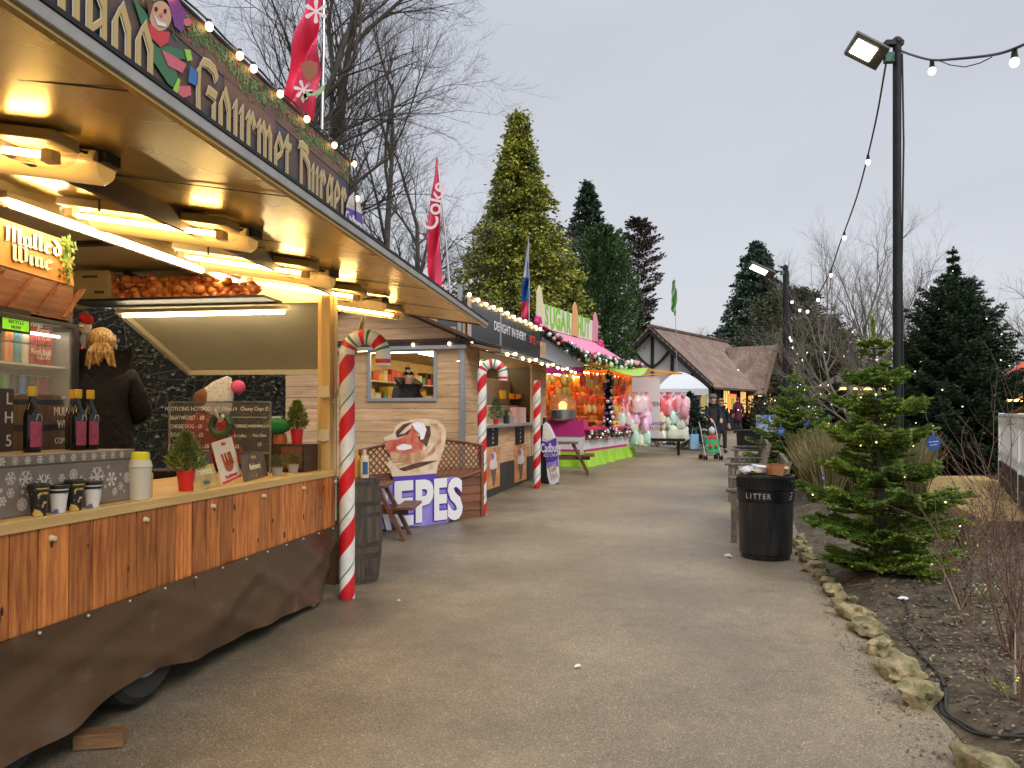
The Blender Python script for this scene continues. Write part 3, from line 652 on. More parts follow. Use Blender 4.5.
# fluorescent fittings under the canopy
m_tubeW = mat('fluorescent_tube', (1, .9, .7), .3, emit=(1, .68, .27), es=38)
m_tubeI = mat('interior_tube', (1, .95, .85), .3, emit=(1, .82, .54), es=34)
m_diff = mat('amber_diffuser', (.80, .55, .22), .25, emit=(1, .55, .15), es=.28)
m_hous = mat('light_housing', (.72, .52, .24), .4, col2=(.62, .44, .19), vs=3)
m_clear = mat('clear_cover', (.90, .66, .32), .15, alpha=.20, emit=(1, .6, .22), es=.08)
def fitting(px, py, lit):
    a = tp(px, py, .26); y = a.y; x0, x1 = -.78, .28
    def zt(x): return cz(x)-.03
    f = E('light_fitting', None, None, (0, y, 0)); f.parent = tr
    mb = MB()
    sec = [(-.07, .02), (.07, .02), (.082, -.03), (-.082, -.03)]
    mb.add([(x, s, zt(x)+q) for x in (x0, x1) for s, q in sec], [(0, 1, 2, 3), (7, 6, 5, 4), (0, 4, 5, 1), (1, 5, 6, 2), (2, 6, 7, 3), (3, 7, 4, 0)])
    part('housing', mb, m_hous, f, bevel=.006)
    mb = MB(); n = 8; prof = [(math.cos(PI*i/n)*.078, -.031-math.sin(PI*i/n)*.082) for i in range(n+1)]
    xs = [x0+.01, x0+.05]+[x0+.1+i*(x1-x0-.2)/6 for i in range(7)]+[x1-.03, x1]
    vs = []
    for i, x in enumerate(xs):
        k = .80 if i in (0, len(xs)-1) else 1
        for s, q in prof: vs.append((x, s*k, zt(x)+(-.031+(q+.031)*k)))
    w = n+1; fs = [(i*w+j, i*w+j+1, (i+1)*w+j+1, (i+1)*w+j) for i in range(len(xs)-1) for j in range(n)]+[tuple(range(w)), tuple((len(xs)-1)*w+j for j in range(w))[::-1]]
    mb.add(vs, fs); part('diffuser', mb, m_clear if lit else m_diff, f, True)
    if lit:
        mb = MB(); mb.cyl((x0+.08, 0, zt(x0+.08)-.07), (x1-.10, 0, zt(x1-.10)-.07), .014, n=10); part('tube', mb, m_tubeW, f, True)
        mb = MB(); mb.box((x1-.07, 0, zt(x1)-.065), (.05, .05, .045)); mb.box((x0+.04, 0, zt(x0)-.065), (.05, .05, .045)); part('tube_holder', mb, m_hous, f)
    else:
        mb = MB(); mb.box((x1+.0, .0, zt(x1)-.0), (.07, .10, .05)); mb.tube([(x1, 0, zt(x1)), (x1-.05, -.1, zt(x1)+.01), (x1-.14, -.2, zt(x1)-.02)], .008, 6); part('black_bracket', mb, m_black, f, bevel=.004)
    mb = MB()
    for x in (x0+.3, x1-.3): mb = MB(); mb.bb((x, -.116, zt(x)-.05), (x+.008, -.104, zt(x)+.02)); part('clip', mb, m_black, f)
for px, py, lit in [(-95, 80, 1), (-45, 105, 0), (62, 152, 1), (102, 170, 0), (230, 228, 1), (250, 242, 0), (312, 270, 1), (330, 283, 0), (362, 294, 1), (382, 308, 0), (401, 321, 1)]:
    fitting(px, py, lit)
# bare tubes along the header
def batten(a, b, m_, r=.020):
    f = E('batten_light', None, None, a); f.parent = tr; a = Vector(a); b = Vector(b); d = b-a
    mb = MB(); mb.bar((0, 0, .04), d+Vector((0, 0, .04)), .06, .035); part('housing', mb, m_cream, f, bevel=.003)
    mb = MB(); mb.cyl(d*.03, d*.97, r, n=10); part('tube', mb, m_, f, True)
def hb(px, py): q = tp(px, py, -.93); return (q.x, q.y, q.z)
batten((-2.2, -5.2, 2.78), (-2.2, -4.0, 2.78), m_tubeI); batten(hb(2, 201), hb(206, 272), m_tubeI); batten(hb(213, 274), hb(316, 312), m_tubeI)  # first batten is out of view, added to brighten the trailer interior
a = TR.at(122, 317, 1, .02); b_ = TR.at(292, 313, 1, .02); batten((a.x, -.03, a.z), (b_.x, -.03, b_.z), m_tubeI, .013)
# soft bounce lamps of the stall: the tubes' own light, as area lamps under each housing
# shelf with festoons of cured sausages
sa = TR.at(82, 303, 1, -.15); sb = TR.at(268, 300, 1, -.15)
mb = MB(); mb.bb((sa.x, .0, sa.z-.02), (-.5, -.35, sa.z)); part('wall_shelf', mb, m_black, tr)
# roof sign
SG = .0
m_slate = mat('banner_slate', (.05, .055, .075), .55, col2=(.12, .065, .045), vs=2.2, det=7, lo=.42, hi=.60, stretch=(1, .5, 2))
m_brownb = mat('banner_brown', (.22, .10, .06), .55, col2=(.11, .055, .04), vs=2, det=7, stretch=(1, .5, 5))
se = tp(349, 165, SG); sgz = lambda s: 1.51+s*2.53
ztop = tp(300, 116, SG).z; ze = se.y
mb = MB(); mb.bb((-.03, U0, 2.60), (0, ze, ztop)); sgn = part('sign_board', mb, m_slate, tr)
mb = MB(); mb.bb((.0, U0, ztop-.20), (.004, ze, ztop)); mb.bb((.0, -1.9, ztop-.42), (.0035, -1.2, ztop-.201)); mb.bb((.0, -.9, 2.8), (.0033, -.2, 3.0)); part('sign_planks', mb, m_brownb, sgn)
mb = MB(); mb.bb((-.035, U0, ztop), (.012, ze+.01, ztop+.02)); mb.bb((-.035, ze, 2.6), (.012, ze+.012, ztop)); part('sign_frame', mb, m_dark, sgn)
rg = np.random.default_rng(2); nn = 2600
yy = rg.uniform(U0, ze-.02, nn); zz = ztop-.02-np.abs(rg.normal(0, .045, nn))-.05*(1+np.sin(yy*7))*rg.random(nn)
cc = np.stack([rg.uniform(.005, .009, nn), yy, zz], 1); dd = unit(np.stack([np.zeros(nn), rg.normal(size=nn), rg.normal(size=nn)-.4], 1))
V = np.stack([cc, cc+dd*.022+np.cross(dd, [1, 0, 0])*.009, cc+dd*.04, cc+dd*.022-np.cross(dd, [1, 0, 0])*.009], 1).reshape(-1, 3)
np_mesh('garland_print', V, np.arange(4*nn).reshape(-1, 4), leafmat('print_green', (.05, .14, .05), (.16, .22, .06), .5, vs=9), sgn)
mb = MB()
for i in range(150):
    y = rg.uniform(U0, ze-.05); mb.cyl((.009, y, ztop-.03-abs(rg.normal(0, .05))), (.012, y, 0), .008, n=7) if False else mb.ball((.010, y, ztop-.03-abs(rg.normal(0, .055))), 1, 7, 4, .002, .011, .011)
part('berry_print', mb, mat('print_red', (.55, .05, .05), .5), sgn)
m_edge = mat('letter_edge_cream', (.75, .70, .60), .5)
zb = tp(201, 60, SG).z
gy = tp(193, 100, SG).y; hcap = .66; XR_ = .86
blackletter('Gourmet', hcap, m_gold, sgn, (.014, gy, zb-hcap), (0, 1, 0), (0, 0, 1), sx=(tp(291, 150, SG).y-gy)/(3.44*hcap), m_edge=m_edge, xr=XR_, nib=.085)
gy = tp(297, 150, SG).y
blackletter('Burger', hcap, m_gold, sgn, (.014, gy, zb-hcap), (0, 1, 0), (0, 0, 1), sx=(tp(346, 150, SG).y-gy)/(2.82*hcap), m_edge=m_edge, xr=XR_, nib=.085)
gy = tp(149, 60, SG).y
blackletter('Mungoo', hcap*1.02, m_gold, sgn, (.014, gy-2.95*hcap*.60, zb-hcap*1.02), (0, 1, 0), (0, 0, 1), sx=.60, m_edge=m_edge, xr=XR_, nib=.085)
def flat(pts, out, m_, name, par, th=.003, fr=TR):
    mb = MB(); q = [fr.at(x, y, 0, out) for x, y in pts]
    mb.prism(q, (th, 0, 0)); return part(name, mb, m_, par)
def circ(cx, cy, rx, ry=None, n=18, rot=0):
    ry = ry or rx; return [(cx+rx*math.cos(2*PI*i/n)*math.cos(rot)-ry*math.sin(2*PI*i/n)*math.sin(rot), cy+rx*math.cos(2*PI*i/n)*math.sin(rot)+ry*math.sin(2*PI*i/n)*math.cos(rot)) for i in range(n)]
m_pgreen = mat('print_elf_green', (.04, .16, .07), .5); m_ppurple = mat('print_purple', (.18, .03, .22), .5); m_pblue = mat('print_blue', (.03, .16, .42), .5); m_pink = mat('print_pink', (.65, .12, .16), .5); m_lime = mat('print_lime', (.35, .6, .05), .5)
flat([(132, -4), (148, 16), (149, 40), (162, 45), (184, 50), (191, 60), (170, 58), (176, 72), (182, 94), (168, 84), (152, 60), (140, 22)], .010, m_pgreen, 'figure_print', sgn)
flat(circ(160, 16, 11, 15), .014, mat('print_skin', (.62, .34, .22), .5), 'face_print', sgn)
flat([(148, 22), (158, 31), (169, 32), (168, 42), (160, 47), (151, 38)], .018, m_red, 'scarf_print', sgn)
flat([(164, -6), (176, -4), (186, 14), (182, 33), (174, 26), (170, 8)], .018, m_ppurple, 'hat_print', sgn)
flat([(161, 50), (170, 54), (186, 64), (182, 73), (168, 66)], .014, m_pink, 'sleeve_print', sgn)
flat([(190, 66), (200, 74), (196, 86), (188, 82)], .014, m_pblue, 'mug_print', sgn)
flat([(176, 86), (190, 86), (191, 95), (180, 99)], .014, m_pink, 'boot_print', sgn)
flat([(178, 78), (180, 80), (176, 99), (171, 94)], .016, m_lime, 'trim_print', sgn)
for ex_, ey_ in ((156, 9), (165, 11)): flat(circ(ex_, ey_, 1.4, 2.2), .018, m_black, 'eye_print', sgn)
flat(circ(161, 15, 1.6, 1.8), .018, m_pink, 'nose_print', sgn)
flat(circ(187, 22, 4, 4), .019, m_pink, 'pompom_print', sgn)
flat([(184, 49), (190, 50), (192, 60), (187, 61)], .016, m_lime, 'cuff_print', sgn)
flat([(146, 2), (150, -6), (153, 4), (149, 18)], .018, mat('print_hair', (.10, .04, .02), .5), 'hair_print', sgn)
flat([(153, 14), (158, 21), (166, 24), (165, 27), (157, 25)], .018, m_white, 'smile_print', sgn)
flat([(349, 197), (354, 192), (359, 199), (362, 214), (346, 207)], .03, mat('print_white', (.75, .73, .70), .5, col2=(.45, .38, .3), vs=12), 'cone_print', sgn)
flat([(346, 207), (362, 214), (362, 240), (346, 229)], .031, mat('print_violet', (.10, .04, .32), .5), 'cone_wrapper_print', sgn)
a = tp(354, 221, .037); letters('Cadbury', .12, m_white, sgn, (a.x, a.y, a.z), (0, 1, .0), (0, 0, 1), bold=.003, name='script')
# festoon on the sign top
def festoon(name, label, pts, bulbs, m_, r=.022, cable=.007, group=None, drop=.045, cap=True, cat='string lights', sag=0):
    root = E(name, label, cat, pts[0], group=group); o0 = Vector(pts[0])
    mb = MB(); mb.tube([Vector(p)-o0 for p in pts], cable, 6); part('cable', mb, m_wire, root, True)
    for b in bulbs:
        b = Vector(b)-o0
        f = E('lamp', None, None, b); f.parent = root
        if cap: mb = MB(); mb.lathe([(r*.55, 0), (r*.65, -drop*.6), (r*.8, -drop)], n=8); part('lamp_holder', mb, m_black, f, True)
        mb = MB(); mb.ball((0, 0, -drop-r*.9), r, 10, 8, sz=1.15); part('bulb', mb, m_, f, True)
    return root
def wpt(px, py, out): return TR.M @ tp(px, py, out)
bl = [(168, -12), (203, 26), (234, 56), (248, 62), (275, 93), (302, 122), (330, 138), (350, 160)]
pts = []
for k in range(40):
    y = U0+(ze-U0)*k/39; pts.append(TR.w(.03, y, ztop+.035-.02*abs(math.sin(k*.8))))
pts.append(TR.w(.04, ze+.05, ztop-.2)); pts.append(TR.w(.04, ze+.07, ztop-.5))
festoon('fairy_lights', 'warm bulbs on black cable along the top of the burger banner', pts, [TR.w(.04, tp(x, y, .0).y, ztop+.03) for x, y in bl]+[wpt(357, 194, .04)], m_bulb, r=.024, drop=.02)
# ================================================================= THINGS ON AND IN THE TRAILER
def put(name, label, cat, px, py, z, group=None, rz=0):
    q = tz(px, py, z); return E(name, label, cat, TR.M @ q, TR.yaw+rz, group=group, rx=TR.pitch)
# snowflake box
bx1 = tp(132, 500, -.095).y; bh = tp(132, 449, -.095).z
m_xmas = mat('snowflake_paper', (.19, .15, .115), .6, col2=(.24, .19, .15), vs=6)
bxr = E('wrapped_crate', 'long grey box printed with pale snowflakes on the counter', 'box', TR.w(-.095, bx1, ZC), TR.yaw, rx=TR.pitch)
bhh = bh-ZC
mb = MB(); mb.bb((0, -1.9, .002), (-.34, 0, bhh-.05)); part('box', mb, m_xmas, bxr, bevel=.004)
mb = MB(); mb.bb((.008, -1.9, bhh-.049), (-.348, .008, bhh)); part('lid', mb, m_xmas, bxr, bevel=.006)
m_flake = mat('snowflake_print', (.62, .56, .46), .6)
def flake(mb, o, r, seed):
    o = Vector(o); kind = seed % 3
    for k in range(8 if kind == 1 else 6):
        a = k*2*PI/(8 if kind == 1 else 6); d = Vector((0, math.cos(a), math.sin(a))); n = Vector((0, -math.sin(a), math.cos(a)))
        w = r*.10
        mb.prism([o+n*w, o-n*w, o+d*r-n*w*.7, o+d*r+n*w*.7], (.0012, 0, 0))
        if kind < 2:
            for sgn_ in (-1, 1):
                b = o+d*r*.6; e = b+(d*.5+n*sgn_*.85)*r*.42; mb.prism([b-d*w*.6, b+d*w*.6, e+d*w*.6, e-d*w*.6], (.0014, 0, 0))
        else: mb.prism([o+d*r*.5+n*w*1.8, o+d*r*.5-n*w*1.8, o+d*r*.9-n*w*2.6, o+d*r*.9+n*w*2.6], (.0014, 0, 0))
mb = MB(); rr_ = random.Random(4); placed = []
for i in range(600):
    r_ = rr_.choice([.055, .04, .03, .022, .010]); y = rr_.uniform(-1.85, -.04); z = rr_.uniform(.03, bhh-.08)
    if z-r_ < .004 or z+r_ > bhh-.052 or y+r_ > -.004 or any(math.hypot(y-a, z-b) < r_+c+.006 for a, b, c in placed): continue
    placed.append((y, z, r_)); flake(mb, (.001, y, z), r_, i)
for i in range(26): flake(mb, (.009, -1.85+i*.07, bhh-.025), .019, i)
part('snowflake_print', mb, m_flake, bxr)
# cups
m_cupb = mat('cup_black_gold', (.012, .010, .012), .45, col2=(.60, .40, .08), vs=22, lo=.52, hi=.56, det=2); m_cupw = mat('cup_white', (.72, .68, .6), .45, col2=(.10, .16, .35), vs=14, lo=.60, hi=.64, det=1)
m_lidk = mat('cup_rim', (.02, .02, .02), .4)
for px, py, m_, lb in [(39, 515, m_cupb, 'black and gold patterned paper cup, leftmost on the counter edge'), (59, 512, m_cupw, 'white reindeer patterned paper cup between two black cups'),
                       (75, 507, m_cupb, 'black and gold patterned paper cup, third along the counter edge'), (93, 502, m_cupw, 'white patterned paper cup at the right end of the cup row')]:
    q = tp(px, py, -.035); r0 = E('paper_cup', lb, 'cup', TR.w(-.038, q.y, ZC+.001), TR.yaw, group='paper cups in front of the snowflake box', rx=TR.pitch)
    h = .135 if m_ is m_cupb else .12; mb = MB(); mb.lathe([(.028, 0), (.042, h), (.039, h), (.026, .006)], n=20, caps=False); mb.lathe([(.0, .006), (.026, .006)], n=20, caps=False); part('cup', mb, m_, r0, True)
    mb = MB(); mb.lathe([(.042, h-.012), (.0445, h-.008), (.0445, h+.004), (.040, h+.005)], n=20, caps=False); mb.lathe([(.041, h-.03), (.0425, h-.028), (.043, h-.02), (.0415, h-.018)], n=20, caps=False); part('rim', mb, m_lidk, r0, True)
# bottles on the box lid
m_glassd = mat('dark_bottle_glass', (.006, .006, .008), .08); m_lab = mat('crimson_label', (.32, .02, .07), .5, col2=(.45, .08, .12), vs=20)
m_ycap = mat('yellow_cap', (.80, .50, .03), .4)
zl = bh
for px, lb in [(32, 'dark bottle with crimson label standing alone at the left of the box'), (73, 'dark bottle partly behind its neighbour, second bottle from the left'), (77.5, 'dark crimson labelled bottle, third from the left on the box'), (90, 'dark bottle with crimson label, rightmost of the four on the box')]:
    q = tz(px, 455, zl); q = TR.at(px, 455, 0, -.26 if px != 73 else -.33)
    r0 = E('wine_bottle', lb, 'bottle', TR.w(q.x, q.y, zl), TR.yaw+.25, group='mulled wine bottles on the snowflake box', rx=TR.pitch)
    s = 1.0; mb = MB(); mb.lathe([(.036, 0), (.038, .01), (.038, .165), (.030, .195), (.017, .225), (.014, .25), (.014, .285)], n=20); part('glass', mb, m_glassd, r0, True)
    mb = MB(); mb.lathe([(.017, .262), (.019, .266), (.019, .305), (.016, .308)], n=16); part('cap', mb, m_ycap, r0, True)
    def lab(u, v): a = -1.3+2.2*u; return (.0388*math.cos(a), .0388*math.sin(a), .025+.12*v)
    mb = MB(); mb.grid(lab, 14, 1); part('label', mb, m_lab, r0, True)
    mb = MB()
    for sx_ in (-1, 1): mb.bar((.0395*math.cos(-.2+sx_*.5), .0395*math.sin(-.2+sx_*.5), .150), (.0385*math.cos(-.2+sx_*.25), .0385*math.sin(-.2+sx_*.25), .178), .004, .002)
    mb.bar((.0375, -.018, .178), (.0375, .004, .178), .004, .002); part('neck_print', mb, m_flake, r0)
# keg with chalk writing
q = TR.at(35, 450, 0, -.60)
kg = E('wooden_keg', 'small dark wooden keg chalked MULLED WINE behind the bottles', 'barrel', TR.w(q.x, q.y, ZC), TR.yaw+.55, rx=TR.pitch)
m_keg = wood('keg_wood', (.06, .035, .02), (.14, .085, .045), 2, 5); kz = TR.at(35, 393, 0, -.60).z-ZC
mb = MB(); mb.lathe([(.12, 0), (.145, .12*kz/.5), (.155, kz*.5), (.145, kz*.8), (.12, kz-.012), (.108, kz-.012), (.108, kz-.03), (0, kz-.03)], n=28); part('staves', mb, m_keg, kg, True)
mb = MB()
for z_, r_ in ((.08, .141), (kz*.36, .1555), (kz*.68, .1525), (kz-.05, .134)): mb.lathe([(r_-.004, z_-.014), (r_+.002, z_-.013), (r_+.002, z_+.013), (r_-.004, z_+.014)], n=28, caps=False)
part('hoop', mb, m_dark, kg, True)
m_chalk = mat('chalk', (.80, .76, .68), .9)
for s_, z_ in (('MULLED', kz*.82), ('WINE', kz*.70), ('COMES IN', kz*.55)): letters(s_, .062 if s_ != 'COMES IN' else .045, m_chalk, kg, (.158*math.cos(-.35), .158*math.sin(-.35), z_), (.34, .94, 0), (0, 0, 1), name='chalk_writing')
# chalk price board at the left edge
q = TR.at(4, 450, 0, -.42); bd = E('chalk_board', 'dark chalk price board cut by the left edge of the photo', 'board', TR.w(q.x, q.y, bh), TR.yaw, rx=TR.pitch)
m_slateb = mat('slate_brown', (.07, .045, .035), .7); mb = MB(); mb.bb((0, -.30, .0), (-.02, .055, .30)); part('slate', mb, m_slateb, bd); 
for s_, z_ in (('L', .25), ('H', .16), ('5', .05)): letters(s_, .08, m_chalk, bd, (.002, .025, z_), (0, 1, 0), (0, 0, 1), name='chalk_writing')
# fridge
FX = -1.12; fy1 = tp(76, 330, FX).y; fz = tp(70, 323, FX).z
fr = E('drinks_fridge', 'tall black glass door fridge stocked with cans and bottles', 'fridge', TR.w(FX, fy1, .45), TR.yaw, rx=TR.pitch)
fh = fz-.45; fw = 1.15; m_fin = mat('fridge_interior', (.35, .33, .29), .4)
mb = MB(); mb.bb((-.56, -fw, 0), (-.60, 0, fh)); mb.bb((0, -.035, 0), (-.56, 0, fh)); mb.bb((0, -fw, 0), (-.56, -fw+.035, fh)); mb.bb((0, -fw+.035, fh-.03), (-.56, -.035, fh)); mb.bb((0, -fw+.035, 0), (-.56, -.035, .2)); part('cabinet', mb, m_black, fr)
mb = MB(); mb.bb((-.545, -fw+.036, .2), (-.555, -.036, fh-.06)); mb.bb((-.01, -.037, .2), (-.54, -.047, fh-.06)); part('lining', mb, m_fin, fr)
mb = MB()
for a_, b_ in (((.0, -.05), (.03, -.005)),): mb.bb((.002, -.055, .15), (.03, -.004, fh-.01)); mb.bb((.002, -fw+.004, .15), (.03, -fw+.055, fh-.02)); mb.bb((.002, -fw+.055, fh-.04), (.03, -.055, fh-.01)); mb.bb((.002, -fw+.055, .15), (.03, -.055, .2))
dr = part('door', mb, m_dark, fr, bevel=.003)
mb = MB(); mb.bb((.012, -fw+.055, .2), (.016, -.055, fh-.04)); part('glass', mb, mat('fridge_glass', (.8, .85, .85), .05, alpha=.12), dr)
mb = MB(); mb.bb((-.06, -fw+.1, fh-.10), (-.08, -.07, fh-.085)); part('fridge_lamp', mb, mat('fridge_lamp', (1, 1, 1), .3, emit=(1, .96, .85), es=5), fr)
s1 = tp(40, 396, FX-.1).z-.45; s2 = tp(40, 368, FX-.1).z-.45; s1 = .93*1.0 if s1 < .5 else s1
shz = []
for k, py in enumerate((366, 396)):
    z_ = tp(50, py, FX-.05).z-.45; shz.append(z_); mb = MB(); mb.bb((-.03, -fw+.05, z_-.012), (-.53, -.05, z_)); part('shelf', mb, m_white, fr)
mb = MB(); mb.bb((.018, -.58, fh-.27), (.021, -.33, fh-.10)); lbp = part('sticker', mb, m_black, dr)
a = tp(17, 321, FX+.03); 
mb = MB(); yy = a.y-fy1; mb.bb((.022, yy-.10, a.z-.45-.055), (.024, yy+.10, a.z-.45+.04)); part('green_notice', mb, mat('notice_green', (.25, .75, .03), .5, emit=(.25, .75, .03), es=.3), lbp)
lbp.data.clear_geometry(); mb = MB(); mb.bb((.018, yy-.115, a.z-.45-.07), (.021, yy+.115, a.z-.45+.075)); lbp.data.from_pydata(mb.v, [], mb.f)
for s_, dy in (('5% LIGHTER', .022), ('RECYCLE', -.008), ('NOW', -.038)): letters(s_, .028, m_pgreen, lbp, (.0255, yy, a.z-.45+dy), (0, 1, 0), (0, 0, 1), name='print')
for s_, px, py in (('Drinks', 36, 324), ('Pepsi', 45, 331), ('£1.50', 46, 338), ('Red Bull', 43, 352), ('£2.00', 45, 357)):
    q = tp(px, py, FX+.03); letters(s_, .05, m_chalk, dr, (.019, q.y-fy1, q.z-.45), (0, 1, 0), (0, 0, 1), name='window_writing')
cans = [('red', (.45, .02, .02)), ('orange', (.75, .25, .04)), ('teal', (.08, .30, .34)), ('cream', (.7, .6, .4)), ('dark', (.02, .02, .03)), ('blue', (.05, .15, .45)), ('crimson', (.25, .01, .03)), ('green', (.1, .3, .1))]
cm = {n_: mat(n_+'_can', c_, .3, metal=.3) for n_, c_ in cans}; can_sources = {}
def can(col, w, label, group, h=.125, r=.031):
    if col not in can_sources:
        r0 = E('drinks_can', label, 'can', w, TR.yaw, group=group)
        mb = MB(); mb.lathe([(.024, 0), (r, .008), (r, h-.012), (.026, h-.003)], n=14); part('can_body', mb, cm[col], r0, True)
        mb = MB(); mb.lathe([(.026, h-.0035), (.027, h), (.024, h), (.023, h-.002), (0, h-.002)], n=14); part('can_rim', mb, m_alu, r0, True)
        can_sources[col] = r0
    else: r0 = copy_tree(can_sources[col]); r0.location = w; r0['label'] = label; r0['group'] = group
rows = [(shz[0], [('orange', 5, 'left end of the upper fridge shelf'), ('teal', 13, 'beside the orange ones on the upper fridge shelf'), ('cream', 21, 'beside the teal one on the upper fridge shelf'), ('red', 29, 'below the pepsi-like writing, left red can column'), ('red', 37, ''), ('red', 45, '')]),
        (shz[1], [('green', 2, ''), ('dark', 10, ''), ('blue', 19, ''), ('dark', 28, ''), ('crimson', 36, ''), ('crimson', 43, '')])]
nm = ['second', 'third']
for ri, (z_, lst) in enumerate(rows):
    for ci, (col, px, _) in enumerate(lst):
        for st in range(2 if ri == 0 else 1):
            q = tp(px+2, 380, FX-.12)
            lb = '%s drinks can %s %s fridge shelf, %s from the left' % (col, ('stacked on top on the' if st else 'at the base of the') if ri == 0 else 'standing on the', 'upper' if ri == 0 else 'lower', ['first', 'second', 'third', 'fourth', 'fifth', 'sixth'][ci])
            can(col, TR.w(q.x, q.y, z_+.45+.13*st+.001), lb, 'drinks cans in the glass door fridge')
# mulled wine sign over the fridge
my1 = tp(76, 280, FX+.04).y
mw = E('wine_sign', 'orange Mulled Wine sign with dark plank base above the fridge', 'sign', TR.w(FX+.02, my1, fz+.01), TR.yaw, rx=TR.pitch)
t1 = tp(66, 241, FX+.02).z-fz-.01; t2 = tp(75, 279, FX+.02).z-fz-.01; 
m_orange = mat('sign_orange', (.62, .22, .04), .5, col2=(.75, .34, .07), vs=4); m_bplank = wood('sign_planks', (.09, .03, .012), (.22, .08, .03), 1, 6)
mb = MB(); mb.bb((0, -1.3, 0), (-.3, -.0, t2)); part('plank_base', mb, m_bplank, mw)
mb = MB(); mb.prism([(.006, -1.3, t2-.01), (.006, .0, t2-.05), (.006, -.05, t1), (.006, -1.3, t1+.02)], (-.03, 0, 0)); part('panel', mb, m_orange, mw)
mb = MB()
for i in range(6): mb.bar((.004, -1.2+i*.22, 0.01), (.004, -1.02+i*.22, t2-.06), .006, .05, up=(1, 0, 0))
part('batten', mb, m_bplank, mw)
cap = (t1-t2)
hh = cap*.40; m_ltr = mat('cream_letters', (.85, .78, .5), .5)
blackletter('Mulled', hh, m_ltr, mw, (.012, -.13-2.55*hh*1.9, t2+cap*.50), (0, 1, 0), (0, 0, 1), sx=1.9, nib=.15, m_edge=m_black)
blackletter('Wine', hh, m_ltr, mw, (.012, -.22-1.75*hh*1.9, t2+cap*.06), (0, 1, 0), (0, 0, 1), sx=1.9, nib=.15, m_edge=m_black)
rg = np.random.default_rng(4); cc = np.stack([np.full(160, .012), -.07+rg.normal(0, .03, 160), rg.uniform(t2*.9, t1+.02, 160)], 1); dd = unit(rg.normal(size=(160, 3))*[.2, 1, 1])
V, Fs = leaves_np(cc, dd, .035, .018, rg); np_mesh('holly', V, Fs, m_fir, mw)
# bag of cups on the ceiling shelf
q = TR.at(62, 222, 1, -1.0)
# cardboard box + meat on shelf
c0 = TR.at(83, 297, 1, -.14); c1 = TR.at(111, 270, 1, -.30)
cb = E('cardboard_box', 'small tan cardboard box on the high shelf left of the sausages', 'box', TR.w((c0.x+c1.x)/2, -.18, sa.z+.001), TR.yaw, rx=TR.pitch)
w_ = abs(c1.x-c0.x)*.95; h_ = TR.at(97, 271, 1, -.3).z-sa.z
mb = MB(); mb.box((0, 0, h_/2), (w_, .26, h_)); part('carton', mb, mat('cardboard', (.50, .36, .18), .8, col2=(.44, .31, .15), vs=3), cb, bevel=.004)
mb = MB(); mb.box((0, -.1305, h_*.8), (w_*.4, .001, h_*.08)); mb.box((w_*.25, -.1305, h_*.25), (w_*.25, .001, h_*.1)); part('print', mb, m_slateb, cb)
m_saus = mat('glazed_sausage', (.42, .07, .015), .22, col2=(.68, .26, .05), vs=16, bump=.6, bs=30, isl=.3)
sh = E('sausage_garland', 'thick glossy garland of brown cured sausages heaped on the high shelf', 'food', TR.w(0, 0, sa.z), TR.yaw, rx=TR.pitch)
xa = TR.at(104, 300, 1, -.2).x; xb = TR.at(262, 300, 1, -.2).x; mb = MB(); rs = random.Random(8); zt_ = TR.at(150, 277, 1, -.2).z-sa.z
nx = 17
for lay in range(4):
    for i in range(nx):
        x = xa+(xb-xa)*(i+.5*(lay % 2)+rs.uniform(-.1, .1))/nx; fade = 1 if i < nx*.75 else .72
        if lay == 3 and i > nx*.8: continue
        mb.ball((x, -.2+rs.uniform(-.05, .05), .035+lay*zt_*.24*fade), .048, 10, 8, 1.1, 1, rs.uniform(.75, 1.0), M=Matrix.Rotation(rs.uniform(-.6, .6), 3, 'Y'))
part('sausages', mb, m_saus, sh, True)
# end counter, dark crate
mb = MB(); mb.bb((-.86, -.05, ZC-.05), (-2.6, -.42, ZC)); mb.bb((-.88, -.06, .45), (-2.58, -.40, ZC-.06)); part('end_counter', mb, m_dkbrown, tr)
q0 = tp(270, 487, -.30); q1 = tp(326, 470, -.2); ck = TR.at(300, 444, 1, -.25).z
cr = E('dark_crate', 'dark brown wooden box on the counter carrying the tree pot and pump', 'box', TR.w(-.12, -.10, ZC), TR.yaw, rx=TR.pitch)
xl = TR.at(265, 470, 1, -.35).x
mb = MB(); mb.bb((-.0, -.28, .001), (xl+.12, .0, ck-ZC)); part('box', mb, m_dkbrown, cr, bevel=.004)
mb = MB(); mb.bb((-.02, -.292, .03), (-.20, -.282, ck-ZC-.02)); part('panel', mb, wood('reddish_wood', (.12, .03, .012), (.2, .06, .025), 2, 4), cr)
